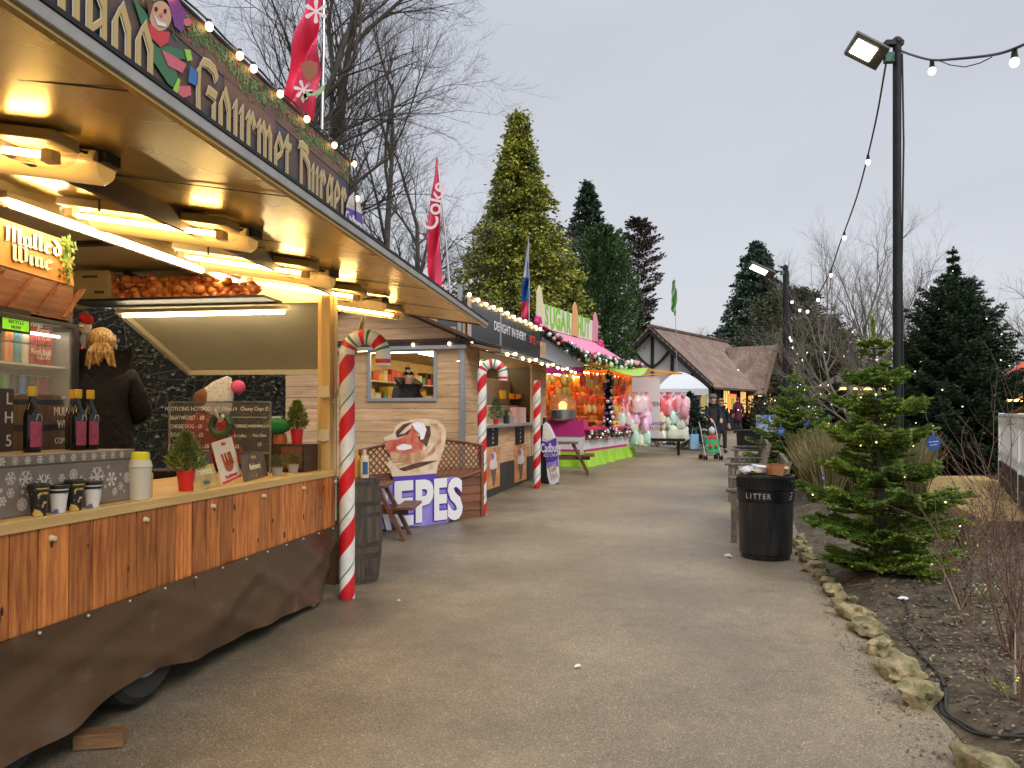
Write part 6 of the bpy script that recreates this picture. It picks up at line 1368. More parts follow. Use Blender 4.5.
for i in range(60):
    k = rs.randrange(6); row = i % 3; y = .25+(LP-.5)*((i//3)+rs.uniform(0, .6))/20
    x_, z_ = [(-.25, 1.0), (-1.1, 1.15), (-1.5, 1.45)][row]
    if row == 0 and y < 1.8: continue
    if k not in mb_src:
        mb = MB(); q = random.Random(k)
        mb.bb((-.11, -.11, 0), (.11, .11, .05))
        for j in range(14): mb.ball((q.uniform(-.085, .085), q.uniform(-.085, .085), .06+q.uniform(0, .06)), .035, 7, 5)
        o = solo('sweet_tray', mb, sweet_m[k], '%s sweets heaped in a small tray on the stepped display' % cn_[k], 'sweet tray', 'trays of sweets on the pink stall display', smooth=True); mb_src[k] = o
    else: o = mb_src[k].copy(); C.objects.link(o)
    o.location = PS.w(x_+rs.uniform(-.05, .05), y, z_); o.rotation_euler = (0, 0, PS.yaw+rs.uniform(-.2, .2)); o.scale = (1.1,)*3
# popcorn machine
q = PS.at(560, 425, 0, -.3); pm = E('popcorn_machine', 'round steel candy floss machine glowing orange at the left of the pink stall', 'candy floss machine', PS.w(-.62, .12, 1.2), PS.yaw, scale=.95)
mb = MB(); mb.lathe([(.30, 0), (.36, .05), (.38, .28), (.36, .30), (.30, .26), (.0, .22)], n=24); part('pan', mb, m_alu, pm, True)
mb = MB(); mb.lathe([(.37, .30), (.37, .50), (.30, .66), (.12, .74), (0, .75)], n=24, caps=False); part('dome', mb, mat('orange_dome', (.8, .38, .12), .2, alpha=.45), pm, True)
mb = MB(); mb.lathe([(.10, .22), (.12, .45), (.05, .52), (0, .53)], n=14); part('spinner', mb, mat('lit_spinner', (1, .8, .5), .3, emit=(1, .6, .2), es=2), pm, True)
mb = MB(); mb.bb((-.1, -.1, .74), (.1, .1, .90)); part('top_box', mb, sweet_m[2], pm, bevel=.01)
ch_ = MB()
tt = PS.w(.6, -.9, 0); picnic('brown picnic table beside the violet ice cream sign', (1.15, 17.5, gz(17.6)), -.1, .9)
g = G(652, 447); picnic('small brown picnic table at the far right end of the pink stall', (g.x-.35, g.y+.3, g.z), -.3, .9)
# candy floss stand: white panel, yellow frame, bag clusters
q0_ = PS.w(.3, LP+.35, 0); cfs = E('candyfloss_stand', 'white backed candy floss stand with orange and yellow bar frame', 'stand', (q0_.x, q0_.y, gz(q0_.y)), PS.yaw)
mb = MB(); mb.bb((-.55, .25, .45), (.40, .30, 2.45)); part('back_panel', mb, m_pw, cfs)
mb = MB(); mb.bb((-.95, .2, 2.47), (1.0, .26, 2.51)); mb.bar((-.95, .2, 2.72), (1.1, .3, 2.49), .035, .04); mb.bar((-.95, -.6, 2.8), (1.1, .3, 2.50), .03, .03); mb.bb((-.98, .2, 0), (-.93, .26, 2.8)); part('bar_frame', mb, mat('amber_bar', (.70, .36, .06), .4), cfs)
mb = MB(); mb.bb((-.9, -.1, .42), (1.2, .24, .5)); mb.bb((-.5, 0, 0), (-.42, .06, .42)); mb.bb((1.0, 0, 0), (1.08, .06, .42)); part('base_shelf', mb, m_black, cfs)
for i, (s_, z_) in enumerate((('CANDY', .95), ('FLOSS', .80))): letters(s_, .16, m_viol if i == 0 else m_red, cfs, (.30, .246, z_), (1, 0, 0), (0, 0, 1))
letters('OPEN', .2, m_black, cfs, (.2, .246, 1.55), (1, 0, 0), (0, 0, 1))
fl = [('pink', (.80, .30, .35)), ('pale pink', (.82, .50, .52)), ('mint', (.45, .72, .58)), ('lilac pink', (.80, .42, .66)), ('pale green', (.62, .76, .52)), ('peach', (.82, .52, .34)), ('rose red', (.60, .08, .10)), ('cream', (.80, .74, .58))]
fm = {n_: mat('floss_'+n_.replace(' ', '_'), tuple(min(.85, q*1.1+.03) for q in c_), .22, col2=tuple(min(.88, q*1.35+.06) for q in c_), vs=9, bump=1.0, bs=14) for n_, c_ in fl}
def cluster(px, py, Y, lst, grp, rows):
    rs = random.Random(px)
    for r_i, (yy, cols, sc_) in enumerate(rows):
        for k, cname in enumerate(cols):
            w = P(px+(k-(len(cols)-1)/2)*(31/len(cols))+rs.uniform(-1, 1), py+yy, Y+rs.uniform(-.15, .15))
            bag('f', w, sc_*rs.uniform(.9, 1.1), '%s candy floss bag hanging in %s' % (cname, lst), grp, fm[cname], rs.uniform(0, 3), 'candyfloss_bag', 'candy floss')
cluster(633, 396, 23.2, 'the left cluster by the pink stall post', 'candy floss bags in the left cluster',
        [(-1, ['pink', 'rose red', 'pale pink', 'pink', 'pale pink', 'pale pink', 'pink'], 1.5), (3, ['pale pink', 'pink', 'rose red', 'pale pink', 'pink', 'pale pink'], 1.5), (15, ['mint', 'lilac pink', 'pale pink', 'lilac pink', 'lilac pink', 'pale green', 'lilac pink'], 1.25), (22, ['pale green', 'lilac pink', 'mint', 'peach', 'lilac pink', 'lilac pink'], 1.2), (32, ['pale pink', 'peach', 'pale pink', 'mint', 'mint', 'mint'], 1.3), (37, ['cream', 'pale pink', 'mint', 'mint', 'pale green', 'mint'], 1.2)])
cluster(671, 396, 25.2, 'the right cluster before the white marquee', 'candy floss bags in the right cluster',
        [(-1, ['rose red', 'pink', 'rose red', 'pink', 'pale pink', 'pink', 'pale pink'], 1.6), (3, ['pink', 'rose red', 'pink', 'rose red', 'pale pink', 'pink'], 1.6), (14, ['peach', 'pale green', 'cream', 'mint', 'pale pink', 'pale pink'], 1.3), (20, ['peach', 'pale green', 'cream', 'mint', 'pale green', 'cream'], 1.2), (29, ['peach', 'cream', 'peach', 'pale green', 'pale green', 'cream'], 1.35), (34, ['peach', 'cream', 'pale green', 'pale green', 'cream', 'pale green'], 1.2)])
g = at_g(690, 26.5); conifer('fir_tree', 'dark christmas fir standing beside the right candy floss cluster', g, 1.95, 1.15, m_firdk, 71, nb=110, per=60, leaf=.12, droop=.15, clump=.2, trunk=.05)
# ================================================================= MARQUEE
Ym = 30; MF = Fr((*at_g(662, Ym)[:2], gz(Ym)), -.15)
mq = E('marquee', 'white canvas gazebo with peaked roof behind the candy floss', 'marquee', MF.o, MF.yaw); mw_, mh = 1.75, 2.1
m_canv = mat('marquee_canvas', (.74, .76, .80), .7)
A = [(-.2, 0), (mw_, 0), (mw_, 2.6), (-.2, 2.6)]; ap = (.75, 1.3, mh+.72)
mb = MB()
for (a_, b_) in zip(A, A[1:]+A[:1]):
    n_ = 8
    def rf(u, v): p = Vector((a_[0]+(b_[0]-a_[0])*u, a_[1]+(b_[1]-a_[1])*u, mh)); t = Vector(ap); q = p.lerp(t, v); q.z = mh+(ap[2]-mh)*(1-(1-v)**1.6)*1.0; return q
    mb.grid(rf, 6, n_)
part('canopy', mb, m_canv, mq, True)
mb = MB(); mb.bb((-.2, -.01, mh-.25), (mw_, .0, mh)); mb.bb((mw_, 0, mh-.25), (mw_+.01, 2.6, mh)); mb.bb((-.2, 0, 0), (.55, .02, mh-.26)); mb.bb((-.2, 2.6, 0), (mw_, 2.62, mh)); part('valance', mb, m_canv, mq)
mb = MB()
for x in (mw_-.06, 1.05): mb.bb((x, .02, 0), (x+.06, .08, mh-.01))
mb.bb((mw_-.05, 2.5, 0), (mw_, 2.55, mh)); part('poles', mb, m_white, mq)
mb = MB(); mb.bb((.2, 1.5, 0), (mw_-.2, 1.6, 1.7)); part('dark_interior', mb, m_black, mq)
mb = MB(); mb.bb((1.5, -.03, 1.3), (1.66, -.02, 1.85)); part('yellow_sign', mb, mat('marquee_sign', (.8, .6, .12), .5), mq)
# ================================================================= TIMBERED BUILDING
BF = Fr((7.3, 40, .6), -R(36)); # x right along gable, y along ridge
bd2 = E('timbered_building', 'black and white timber framed building with brown tiled roof and porch', 'building', BF.o, BF.yaw)
m_tile = mat('clay_roof_tiles', (.20, .13, .10), .85, col2=(.36, .26, .21), vs=1.2, det=9, lo=.3, hi=.7)
N, L, b = nodes_of(m_tile); wv = N.new('ShaderNodeTexBrick'); tc_ = N['Texture Coordinate']
wv.inputs['Scale'].default_value = 3.0; wv.inputs['Color1'].default_value = (.8, .8, .8, 1); wv.inputs['Color2'].default_value = (1.15, 1.1, 1.05, 1); wv.inputs['Mortar'].default_value = (.45, .45, .45, 1); wv.inputs['Mortar Size'].default_value = .03; wv.inputs['Brick Width'].default_value = .6; wv.inputs['Row Height'].default_value = .35
mpp = N.new('ShaderNodeMapping'); mpp.inputs['Rotation'].default_value = (0, 0, PI/2); L.new(tc_.outputs['Object'], mpp.inputs[0]); L.new(mpp.outputs[0], wv.inputs['Vector'])
mxx = N.new('ShaderNodeMixRGB'); mxx.blend_type = 'MULTIPLY'; mxx.inputs[0].default_value = 1; srcl = b.inputs['Base Color'].links[0].from_socket; L.new(srcl, mxx.inputs[1]); L.new(wv.outputs[0], mxx.inputs[2]); L.new(mxx.outputs[0], b.inputs['Base Color'])
zr, ze_, hw, lr = 5.25, 2.35, 3.25, 11
m_pl = mat('white_render', (.62, .61, .60), .8, col2=(.52, .51, .50), vs=1.5); m_tim = mat('black_timber', (.018, .015, .014), .7)
mb = MB(); mb.prism([(-hw+.25, 0, 0), (hw-.25, 0, 0), (hw-.25, 0, ze_), (0, 0, zr-.12), (-hw+.25, 0, ze_)], (0, .12, 0)); part('gable_wall', mb, m_pl, bd2)
mb = MB()
for x in (-2.2, -1.1, 0, 1.1, 2.2):
    zt_ = ze_+(zr-.15-ze_)*(1-abs(x)/(hw-.25)); mb.bb((x-.08, -.05, 0), (x+.08, -.001, zt_))
mb.bb((-hw+.3, -.055, ze_-.1), (hw-.3, -.0, ze_+.08))
for s_ in (-1, 1):
    pts = [(s_*1.1*t, -.05, zr-1.9+1.0*(t**1.6)) for t in [i/6 for i in range(7)]]
    for a_, b_ in zip(pts[:-1], pts[1:]): mb.bar(a_, b_, .10, .12, up=(0, 1, 0))
part('timber_framing', mb, m_tim, bd2)
for s_ in (-1, 1):
    mb = MB(); mb.bar((0, -.35, zr+.02), (s_*(hw+.05), -.35, ze_-.1), .08, .34, up=(0, 0, 1)); part('bargeboard', mb, m_tim, bd2)
    mb = MB(); mb.prism([(0, -.4, zr+.16), (s_*(hw+.25), -.4, ze_-.12), (s_*(hw+.25), -.4, ze_-.22), (0, -.4, zr+.06)], (0, lr, 0)); part('roof', mb, m_tile, bd2)
mb = MB(); mb.bar((0, -.42, zr+.2), (0, lr, zr+.2), .22, .12); part('ridge_tiles', mb, m_tile, bd2)
mb = MB(); mb.bb((hw-.35, .12, 0), (hw-.25, lr, ze_)); mb.bb((-hw+.25, .12, 0), (-hw+.35, lr, ze_)); part('wall', mb, mat('brown_wall', (.16, .09, .05), .7, col2=(.24, .14, .08), vs=2), bd2)
mb = MB()
for i in range(8): mb.bb((hw-.25, .5+i*1.25, 0), (hw-.14, .62+i*1.25, ze_-.02))
mb.bb((hw-.25, .12, .0), (hw-.15, lr, .7)); part('wall_posts', mb, m_tim, bd2)
m_lit = mat('lit_window', (.9, .55, .2), .3, emit=(1, .52, .16), es=1.0)
for i in range(8):
    mb = MB(); mb.bb((hw-.245, .70+i*1.25, .95), (hw-.22, 1.66+i*1.25, ze_-.25)); w_ = part('window', mb, m_lit if i in (1, 3, 4, 6, 7, 8) else m_dark, bd2)
    mb = MB()
    for k in range(1, 3): mb.bb((hw-.219, .70+i*1.25+.32*k-.02, .95), (hw-.20, .70+i*1.25+.32*k+.02, ze_-.25))
    mb.bb((hw-.219, .70+i*1.25, 1.42), (hw-.205, 1.66+i*1.25, 1.47)); part('glazing_bar', mb, m_tim, w_)
# porch: cross gable
py0, pw, px1, pzr = 8.0, 2.3, 4.0, 4.85
for s_ in (-1, 1):
    mb = MB(); mb.prism([(.9, py0, pzr), (px1, py0, pzr), (px1, py0+s_*pw, ze_-.35), (2.9, py0+s_*pw, ze_-.35)], (0, 0, -.1)); part('porch_roof', mb, m_tile, bd2)
    mb = MB(); mb.bar((px1-.02, py0, pzr-.05), (px1-.02, py0+s_*pw, ze_-.42), .06, .30, up=(0, 0, 1)); part('porch_bargeboard', mb, mat('brown_board', (.22, .14, .09), .7), bd2)
    mb = MB(); mb.bb((px1-.25, py0+s_*(pw-.35)-.1, 0), (px1-.05, py0+s_*(pw-.35)+.1, ze_-.1)); mb.bar((px1-.15, py0+s_*(pw-.35), 1.4), (px1-.15, py0+s_*(pw-1.1), ze_-.1), .1, .12, up=(1, 0, 0)); mb.bar((px1-.15, py0+s_*(pw-.35), 1.4), (px1-.9, py0+s_*(pw-.35), ze_-.1), .1, .12, up=(0, 1, 0)); part('porch_post', mb, m_tim, bd2)
mb = MB(); mb.bb((px1-.3, py0-pw+.2, ze_-.25), (px1-.06, py0+pw-.2, ze_-.05)); mb.bb((3.1, py0-pw+.3, ze_-.2), (px1-.3, py0-pw+.45, ze_-.05)); part('porch_beam', mb, m_tim, bd2)
mb = MB(); mb.box((px1-.5, py0-1.6, ze_-.35), (.2, .2, .25)); part('porch_lamp', mb, mat('porch_lamp', (1, .95, .85), .4, emit=(1, .9, .7), es=1.2), bd2)
mb = MB(); mb.bb((hw-.15, 2.4, 1.15), (hw-.1, 3.6, 1.95)); part('door_panel', mb, mat('orange_lit_panel', (.8, .3, .1), .4, emit=(1, .25, .06), es=.7), bd2)
mb = MB(); mb.bb((hw-.09, 2.8, 1.2), (hw-.07, 3.2, 1.75)); part('green_notice', mb, m_limes, bd2)
# ================================================================= FLAGS
def feather_flag(label, base, top, cloth_px, Y, mcol, base_px, writing=None, bands=None):
    A_ = P(*base, Y); B_ = P(*top, Y); r0 = E('feather_flag', label, 'flag', A_, group=None)
    mb = MB(); mb.tube([(0, 0, 0), (B_-A_)*.5+Vector((.01, 0, 0)), B_-A_], [.016, .013, .008], 8); part('pole', mb, m_alu, r0, True)
    L_ = [(P(x, y, Y)-A_) for x, y in cloth_px[0]]; R_ = [(P(x, y, Y)-A_) for x, y in cloth_px[1]]; n_ = len(L_)
    def fn(u, v):
        t = v*(n_-1); i = min(int(t), n_-2); f = t-i; a = L_[i].lerp(L_[i+1], f); b = R_[i].lerp(R_[i+1], f); q = a.lerp(b, u)
        q.y += .10*math.sin(u*PI*2.2+v*9)+.05*math.sin(v*23+u*4); return q
    mb = MB(); mb.grid(fn, 14, 50)
    if bands:
        for k in range(len(mb.f)): v = (k % 50)/50; mb.m[k] = [i for i, (p, _) in enumerate(bands) if v >= p][-1]
        part('cloth', mb, [b[1] for b in bands], r0, True)
    else: part('cloth', mb, mcol, r0, True)
    if writing:
        for (s_, px, py, size, rot, mm) in writing:
            letters(s_, size, mm, r0, P(px, py, Y-.17)-A_, (math.cos(rot), 0, math.sin(rot)), (-math.sin(rot), 0, math.cos(rot)), name='print', bold=.004)
    return r0
m_flag = mat('flag_red', (.78, .035, .10), .6, col2=(.84, .08, .17), vs=2); m_flagw = mat('flag_white', (.78, .62, .66), .6)
ff = feather_flag('tall wavy red feather flag with white script before the bare tree', (451, 302), (437, 156), ([(436, 158), (431, 190), (428, 215), (428, 240), (427, 262), (429, 285), (432, 300)], [(438, 158), (440, 185), (441, 215), (440, 240), (441, 262), (442, 285), (441, 300)]), 10.5, m_flag, 0, [('Coke', 434.5, 206, .30, 1.35, m_flagw), ('zero', 436, 288, .16, .1, m_flagw)])
ff = feather_flag('wide red feather flag with green and white print above the trailer sign', (322, 132), (324, -60), ([(312, -60), (305, 0), (296, 45), (284, 95), (280, 118)], [(323, -60), (322, 0), (320, 40), (318, 70), (312, 122)]), 8.2, m_flag, 0, [('*', 316, 22, .55, 0, m_flagw), ('~', 312, 92, .5, .5, mat('flag_green', (.35, .45, .25), .6)), ('*', 306, 98, .45, .3, m_flagw)])
mb = MB(); q_ = [P(x, y, 7.98)-ff.location for x, y in [(300, 64), (310, 60), (318, 63), (317, 74), (311, 82), (304, 76)]]; mb.prism(q_, (0, .008, 0)); part('green_print', mb, mat('flag_olive', (.14, .16, .04), .6, col2=(.45, .05, .06), vs=9), ff)
feather_flag('narrow blue white and red feather flag behind the black hut sign', (529, 326), (528, 236), ([(528, 237), (524, 270), (521, 300), (521, 318)], [(529, 237), (529, 270), (529, 300), (529.5, 320)]), 17.5, m_flag, 0, bands=[(0, mat('flag_sky', (.35, .42, .65), .6, col2=(.65, .68, .8), vs=5)), (.42, mat('flag_blue', (.02, .07, .35), .6, col2=(.05, .2, .5), vs=3)), (.70, m_flag)])
feather_flag('pale green flag on a tall white pole beside the timbered building', (677, 373), (674, 277), ([(673, 280), (671, 298), (672, 312)], [(675.5, 280), (677, 298), (676, 316)]), 33, mat('flag_green', (.10, .35, .08), .6, col2=(.3, .5, .2), vs=1), 0)
# ================================================================= PEOPLE
def skin_mesh(name, verts, edges, rad, m_, parent, sub=2, root_i=0):
    me = bpy.data.meshes.new(name); me.from_pydata([tuple(v) for v in verts], edges, []); o = bpy.data.objects.new(name, me); C.objects.link(o)
    md = o.modifiers.new('s', 'SKIN'); md.use_smooth_shade = True
    if not me.skin_vertices: me.skin_vertices.new() if hasattr(me.skin_vertices, 'new') else None
    if not me.skin_vertices:
        bpy.context.view_layer.objects.active = o
    sv = me.skin_vertices[0].data
    for i, r_ in enumerate(rad):
        sv[i].radius = r_ if isinstance(r_, (tuple, list)) else (r_, r_); sv[i].use_root = (i == root_i); sv[i].use_loose = False
    s2 = o.modifiers.new('u', 'SUBSURF'); s2.levels = sub; s2.render_levels = sub
    bpy.context.view_layer.update(); dg = bpy.context.evaluated_depsgraph_get()
    m2 = bpy.data.meshes.new_from_object(o.evaluated_get(dg)); bpy.data.objects.remove(o)
    m2.materials.clear(); m2.materials.append(m_); m2.polygons.foreach_set('use_smooth', [True]*len(m2.polygons))
    ob = bpy.data.objects.new(name, m2); C.objects.link(ob); ob.parent = parent; return ob
def ensure_skin():
    pass
def person(label, loc, yaw, H, m_coat, m_leg, m_hair, arms, legs=None, hem=.62, bun=False, hat=None, pony=False, skinm=None, head_yaw=0, stoop=0, group=None, skirt=None, coat_r=1.0):
    r0 = E('person', label, 'person', loc, yaw, group=group, scale=H/1.75)
    sk_ = skinm or m_skin
    legs = legs or [((.1, -.02, .5), (.1, .02, .09)), ((-.1, .0, .5), (-.1, .03, .09))]
    V = [(0, 0, .95), (0, .0, 1.12), (0, -.01+stoop*-.05, 1.33), (0, -.02-stoop*.1, 1.48), (0, -.03-stoop*.13, 1.56), (0, -.035-stoop*.14, 1.64), (0, -.03-stoop*.14, 1.70)]
    Rr = [(.12, .09), (.11, .085), (.12, .09), (.052, .052), (.06, .065), (.085, .098), (.072, .085)]
    Ed = [(i, i+1) for i in range(6)]
    for s_, (kn, an) in zip((1, -1), legs):
        b = len(V); hip = (s_*.09, 0, .90); toe = (an[0]+s_*.01, an[1]-.15, .035)
        V += [hip, kn, an, toe]; Rr += [.085, .058, .04, .035]; Ed += [(0, b), (b, b+1), (b+1, b+2), (b+2, b+3)]
    for s_, (el, wr) in zip((1, -1), arms):
        b = len(V); sh_ = (s_*.15, -stoop*.08, 1.385); el = Vector(el); wr = Vector(wr); d = (wr-el).normalized(); side = d.cross(Vector((0, 1, 0)) if abs(d.y) < .8 else Vector((0, 0, 1))).normalized()
        pm_ = wr+d*.06; V += [sh_, tuple(el), tuple(wr), tuple(pm_)]; Rr += [.048, .036, .028, (.032, .022)]; Ed += [(2, b), (b, b+1), (b+1, b+2), (b+2, b+3)]
        curl = Vector((0, 0, -1)) if abs(d.z) < .8 else Vector((0, -1, 0))
        for k, (off, ln) in enumerate(((-.03, .055), (-.01, .07), (.01, .066), (.03, .05))):
            c_ = len(V); V += [tuple(pm_+side*off+d*.03), tuple(pm_+side*off+d*(.03+ln*.55)+curl*.012), tuple(pm_+side*off+d*(.03+ln*.8)+curl*.04)]; Rr += [.010, .009, .008]; Ed += [(b+3, c_), (c_, c_+1), (c_+1, c_+2)]
        c_ = len(V); V += [tuple(wr+d*.03+side*-.035+curl*.0), tuple(wr+d*.065-side*.06+curl*.02)]; Rr += [.012, .009]; Ed += [(b+2, c_), (c_, c_+1)]
    skin_mesh('body', V, Ed, Rr, sk_, r0)
    # trousers
    V = [(0, 0, .97), (0, 0, .90)]; Rr = [(.15, .125), (.14, .12)]; Ed = [(0, 1)]
    for s_, (kn, an) in zip((1, -1), legs):
        b = len(V); V += [(s_*.09, 0, .86), kn, (an[0], an[1], an[2]+.03)]; Rr += [.098, .075, .062]; Ed += [(1, b), (b, b+1), (b+1, b+2)]
    skin_mesh('trousers', V, Ed, Rr, m_leg, r0)
    for s_, (kn, an) in zip((1, -1), legs):
        mb = MB(); mb.ball((an[0]+s_*.005, an[1]-.06, an[2]-.04), 1, 12, 8, .052, .135, .05); mb.ball((an[0], an[1]+.0, an[2]), .052, 10, 6); part('shoe', mb, m_black if skirt != 'w' else m_white, r0, True)
    # coat
    V = [(0, -stoop*.07, 1.42), (0, -stoop*.05, 1.33), (0, 0, 1.13), (0, 0, .95), (0, .0, (hem+.95)/2), (0, .0, hem)]
    Rr = [(.145*coat_r, .10*coat_r), (.175*coat_r, .135*coat_r), (.16*coat_r, .135*coat_r), (.175*coat_r, .15*coat_r), (.185*coat_r, .16*coat_r), (.195*coat_r, .17*coat_r)]; Ed = [(i, i+1) for i in range(5)]
    V.append((0, -.015-stoop*.10, 1.50)); Rr.append((.082, .085)); Ed.append((0, 6))
    for s_, (el, wr) in zip((1, -1), arms):
        b = len(V); V += [(s_*.175, -stoop*.08, 1.40), tuple(el), tuple(Vector(el).lerp(Vector(wr), .93))]; Rr += [.082*coat_r, .064*coat_r, .05]; Ed += [(1, b), (b, b+1), (b+1, b+2)]
    skin_mesh('coat', V, Ed, Rr, m_coat, r0)
    # hair / face
    hc = Vector((0, -.025-stoop*.14, 1.685)); Rh = Matrix.Rotation(head_yaw, 3, 'Z')
    mb = MB()
    def hf_(u, v):
        a = 2*PI*u; t = PI*.62*v; p = Vector((math.sin(t)*math.sin(a)*.098, math.sin(t)*math.cos(a)*.112, math.cos(t)*.105))
        if p.y < -.035: p.z = max(p.z, .045+.02*math.sin(u*40)); 
        p *= 1+.02*math.sin(a*9)
        return Rh @ p+hc+Vector((0, .01, 0))
    mb.grid(hf_, 26, 12)
    if bun: mb.ball(Rh @ Vector((0, .03, .125))+hc, .052, 12, 8)
    part('hair', mb, m_hair, r0, True)
    mb = MB(); f0 = hc+Rh @ Vector((0, -.10, -.03)); mb.ball(f0, .016, 8, 6, .8, 1.2, 1.3); part('nose', mb, sk_, r0, True)
    for s_ in (-1, 1):
        mb = MB(); mb.ball(hc+Rh @ Vector((s_*.033, -.088, -.005)), .010, 8, 6); part('eye', mb, m_black, r0, True)
        mb = MB(); mb.ball(hc+Rh @ Vector((s_*.092, -.0, -.03)), .018, 8, 6, .5, .8, 1.2); part('ear', mb, sk_, r0, True)
    mb = MB(); mb.ball(hc+Rh @ Vector((0, -.090, -.068)), 1, 8, 6, .022, .008, .006); part('mouth', mb, mat('lips', (.35, .10, .09), .5), r0, True)
    if hat is not None:
        mb = MB(); mb.lathe([(.105, .0), (.112, .03), (.10, .08), (.06, .115), (0, .125)], c=tuple(hc+Vector((0, .005, .02))), n=20); part('hat', mb, hat, r0, True)
    return r0
m_coatb = mat('black_coat', (.012, .012, .016), .75, col2=(.022, .022, .028), vs=6); m_coatn = mat('navy_coat', (.018, .02, .032), .75); m_maroon = mat('maroon_coat', (.09, .008, .03), .75)
m_jean = mat('dark_jeans', (.02, .022, .03), .8); m_hbr = mat('brown_hair', (.06, .035, .02), .6); m_hdk = mat('dark_hair', (.012, .009, .008), .5); m_hbl = mat('blonde_hair', (.58, .37, .13), .5, col2=(.16, .08, .03), vs=9, det=8, stretch=(9, 9, 1.2), lo=.42, hi=.60, bump=.8, bs=14)
rest = [((.24, .03, 1.16), (.25, -.05, .93)), ((-.24, .03, 1.16), (-.25, -.05, .93))]
push = [((.21, -.05, 1.18), (.15, -.28, 1.06)), ((-.21, -.05, 1.18), (-.15, -.28, 1.06))]
walk = [((.1, -.1, .52), (.1, -.10, .09)), ((-.1, -.05, .5), (-.1, .20, .16))]
g = G(713, 455); man_y = g.y
person('man in black coat and grey hat pushing the green pushchair towards the camera', g, .05, 1.80, m_coatb, m_jean, m_hbr, push, walk, hat=mat('grey_hat', (.16, .14, .13), .9, bump=.5), head_yaw=-.5)
g2 = at_g(721, man_y+1.0); person('fair haired companion in navy coat walking just behind the man', g2, .0, 1.70, m_coatn, m_jean, m_hbl, rest, walk)
g3 = G(738, 433); person('woman in long maroon coat walking away towards the timbered building', g3, PI+.1, 1.72, m_maroon, m_jean, m_hbr, rest, walk, hem=.55)
g4 = at_g(822, 31, .35); person('distant person in a white jacket seen beyond the dry grasses', g4, PI-.5, 1.70, mat('white_jacket', (.75, .70, .68), .7), m_coatb, m_hbr, [((.2, -.08, 1.2), (.1, -.3, 1.25)), ((-.2, -.08, 1.2), (-.1, -.3, 1.25))], hem=.90)
g5 = at_g(829, 31.5, .35); person('distant person in dark clothes standing right of the white jacket', g5, .6, 1.62, m_coatb, m_jean, m_hbl, rest, hem=.8)
# hut worker
q = HT.at(407, 395, 1, .75); zh = HT.at(407, 371, 1, .75).z
q = HT.at(405, 395, 1, .45); zh = HT.at(407, 374, 1, .45).z
person('hut worker in black with a dark hair bun seen through the side window', HT.w(q.x, .45, zh-1.66), HT.yaw+.95, 1.70, m_coatb, m_coatb, m_hdk, [((.25, -.08, 1.2), (.18, -.33, 1.15)), ((-.25, -.08, 1.2), (-.18, -.33, 1.15))], bun=True, stoop=.7, coat_r=1.5)
# trailer seller, back to the camera
m_quilt = mat('quilted_black_jacket', (.006, .006, .009), .75, spec=.2); N, L, b = nodes_of(m_quilt); tcq = N['Texture Coordinate']
mpq = N.new('ShaderNodeMapping'); mpq.inputs['Rotation'].default_value = (0, R(45), 0); mpq.inputs['Scale'].default_value = (14, 14, 14); L.new(tcq.outputs['Object'], mpq.inputs[0])
ch = N.new('ShaderNodeTexVoronoi'); ch.distance = 'CHEBYCHEV'; ch.inputs['Randomness'].default_value = 0; ch.inputs['Scale'].default_value = 1; L.new(mpq.outputs[0], ch.inputs['Vector'])
bq = N.new('ShaderNodeBump'); bq.inputs['Strength'].default_value = .8; bq.inputs['Distance'].default_value = .02; bq.invert = True; L.new(ch.outputs['Distance'], bq.inputs['Height']); L.new(bq.outputs[0], b.inputs['Normal'])
q = P(101, 332, 5.25); Hs = 1.68
sl_ = person('blonde seller in a quilted black jacket seen from behind in the trailer', (q.x, 5.25, q.z-Hs*1.0), PI+.45, Hs, m_quilt, m_coatb, m_hbl, [((.27, -.02, 1.17), (.14, -.30, 1.12)), ((-.27, -.02, 1.17), (-.14, -.30, 1.12))], hem=.75, coat_r=1.35, stoop=.45, skinm=m_skinw)
mb = MB(); rs = random.Random(2)
mb.ball((0, .115, 1.69), .062, 14, 10, 1, .8, 1)
for i in range(26):
    a = rs.uniform(-1.2, 1.2); e = Vector((math.sin(a)*.09+rs.uniform(-.01, .01), .11+rs.uniform(0, .05), 1.50+rs.uniform(-.02, .04))); m0 = Vector((math.sin(a)*.07, .155, 1.60)); mb.tube([(rs.uniform(-.02, .02), .13, 1.68), m0, e], [.022, .024, .008], 6)
pt = part('ponytail', mb, m_hbl, sl_, True); pt.location = (0, -.075, .0)
# ================================================================= PUSHCHAIR
g = G(711.5, 460); pc = E('pushchair', 'green pushchair with a toddler pushed by the man in black', 'pushchair', (g.x, g.y, g.z), .05)
mb = MB()
for s_ in (-1, 1):
    mb.tube([(s_*.22, .45, 1.04), (s_*.22, .28, .85), (s_*.22, -.15, .10)], .013, 7); mb.tube([(s_*.22, .3, .10), (s_*.22, .0, .55), (s_*.20, -.02, .75)], .013, 7); mb.tube([(s_*.22, .45, 1.04), (s_*.22, .53, 1.06)], .018, 7)
mb.bar((-.22, .3, .12), (.22, .3, .12), .02, .02); mb.bar((-.22, -.1, .2), (.22, -.1, .2), .02, .02); part('frame', mb, m_alu, pc, True)
for s_ in (-1, 1):
    for yy in (-.15, .3):
        for o_ in (-.03, .03):
            mb = MB(); mb.T = Matrix.Translation((s_*.22+o_, yy, .075)) @ Matrix.Rotation(PI/2, 4, 'Y'); mb.lathe([(.02, -.015), (.06, -.018), (.075, 0), (.06, .018), (.02, .015)], n=16); part('wheel', mb, m_tyre, pc, True)
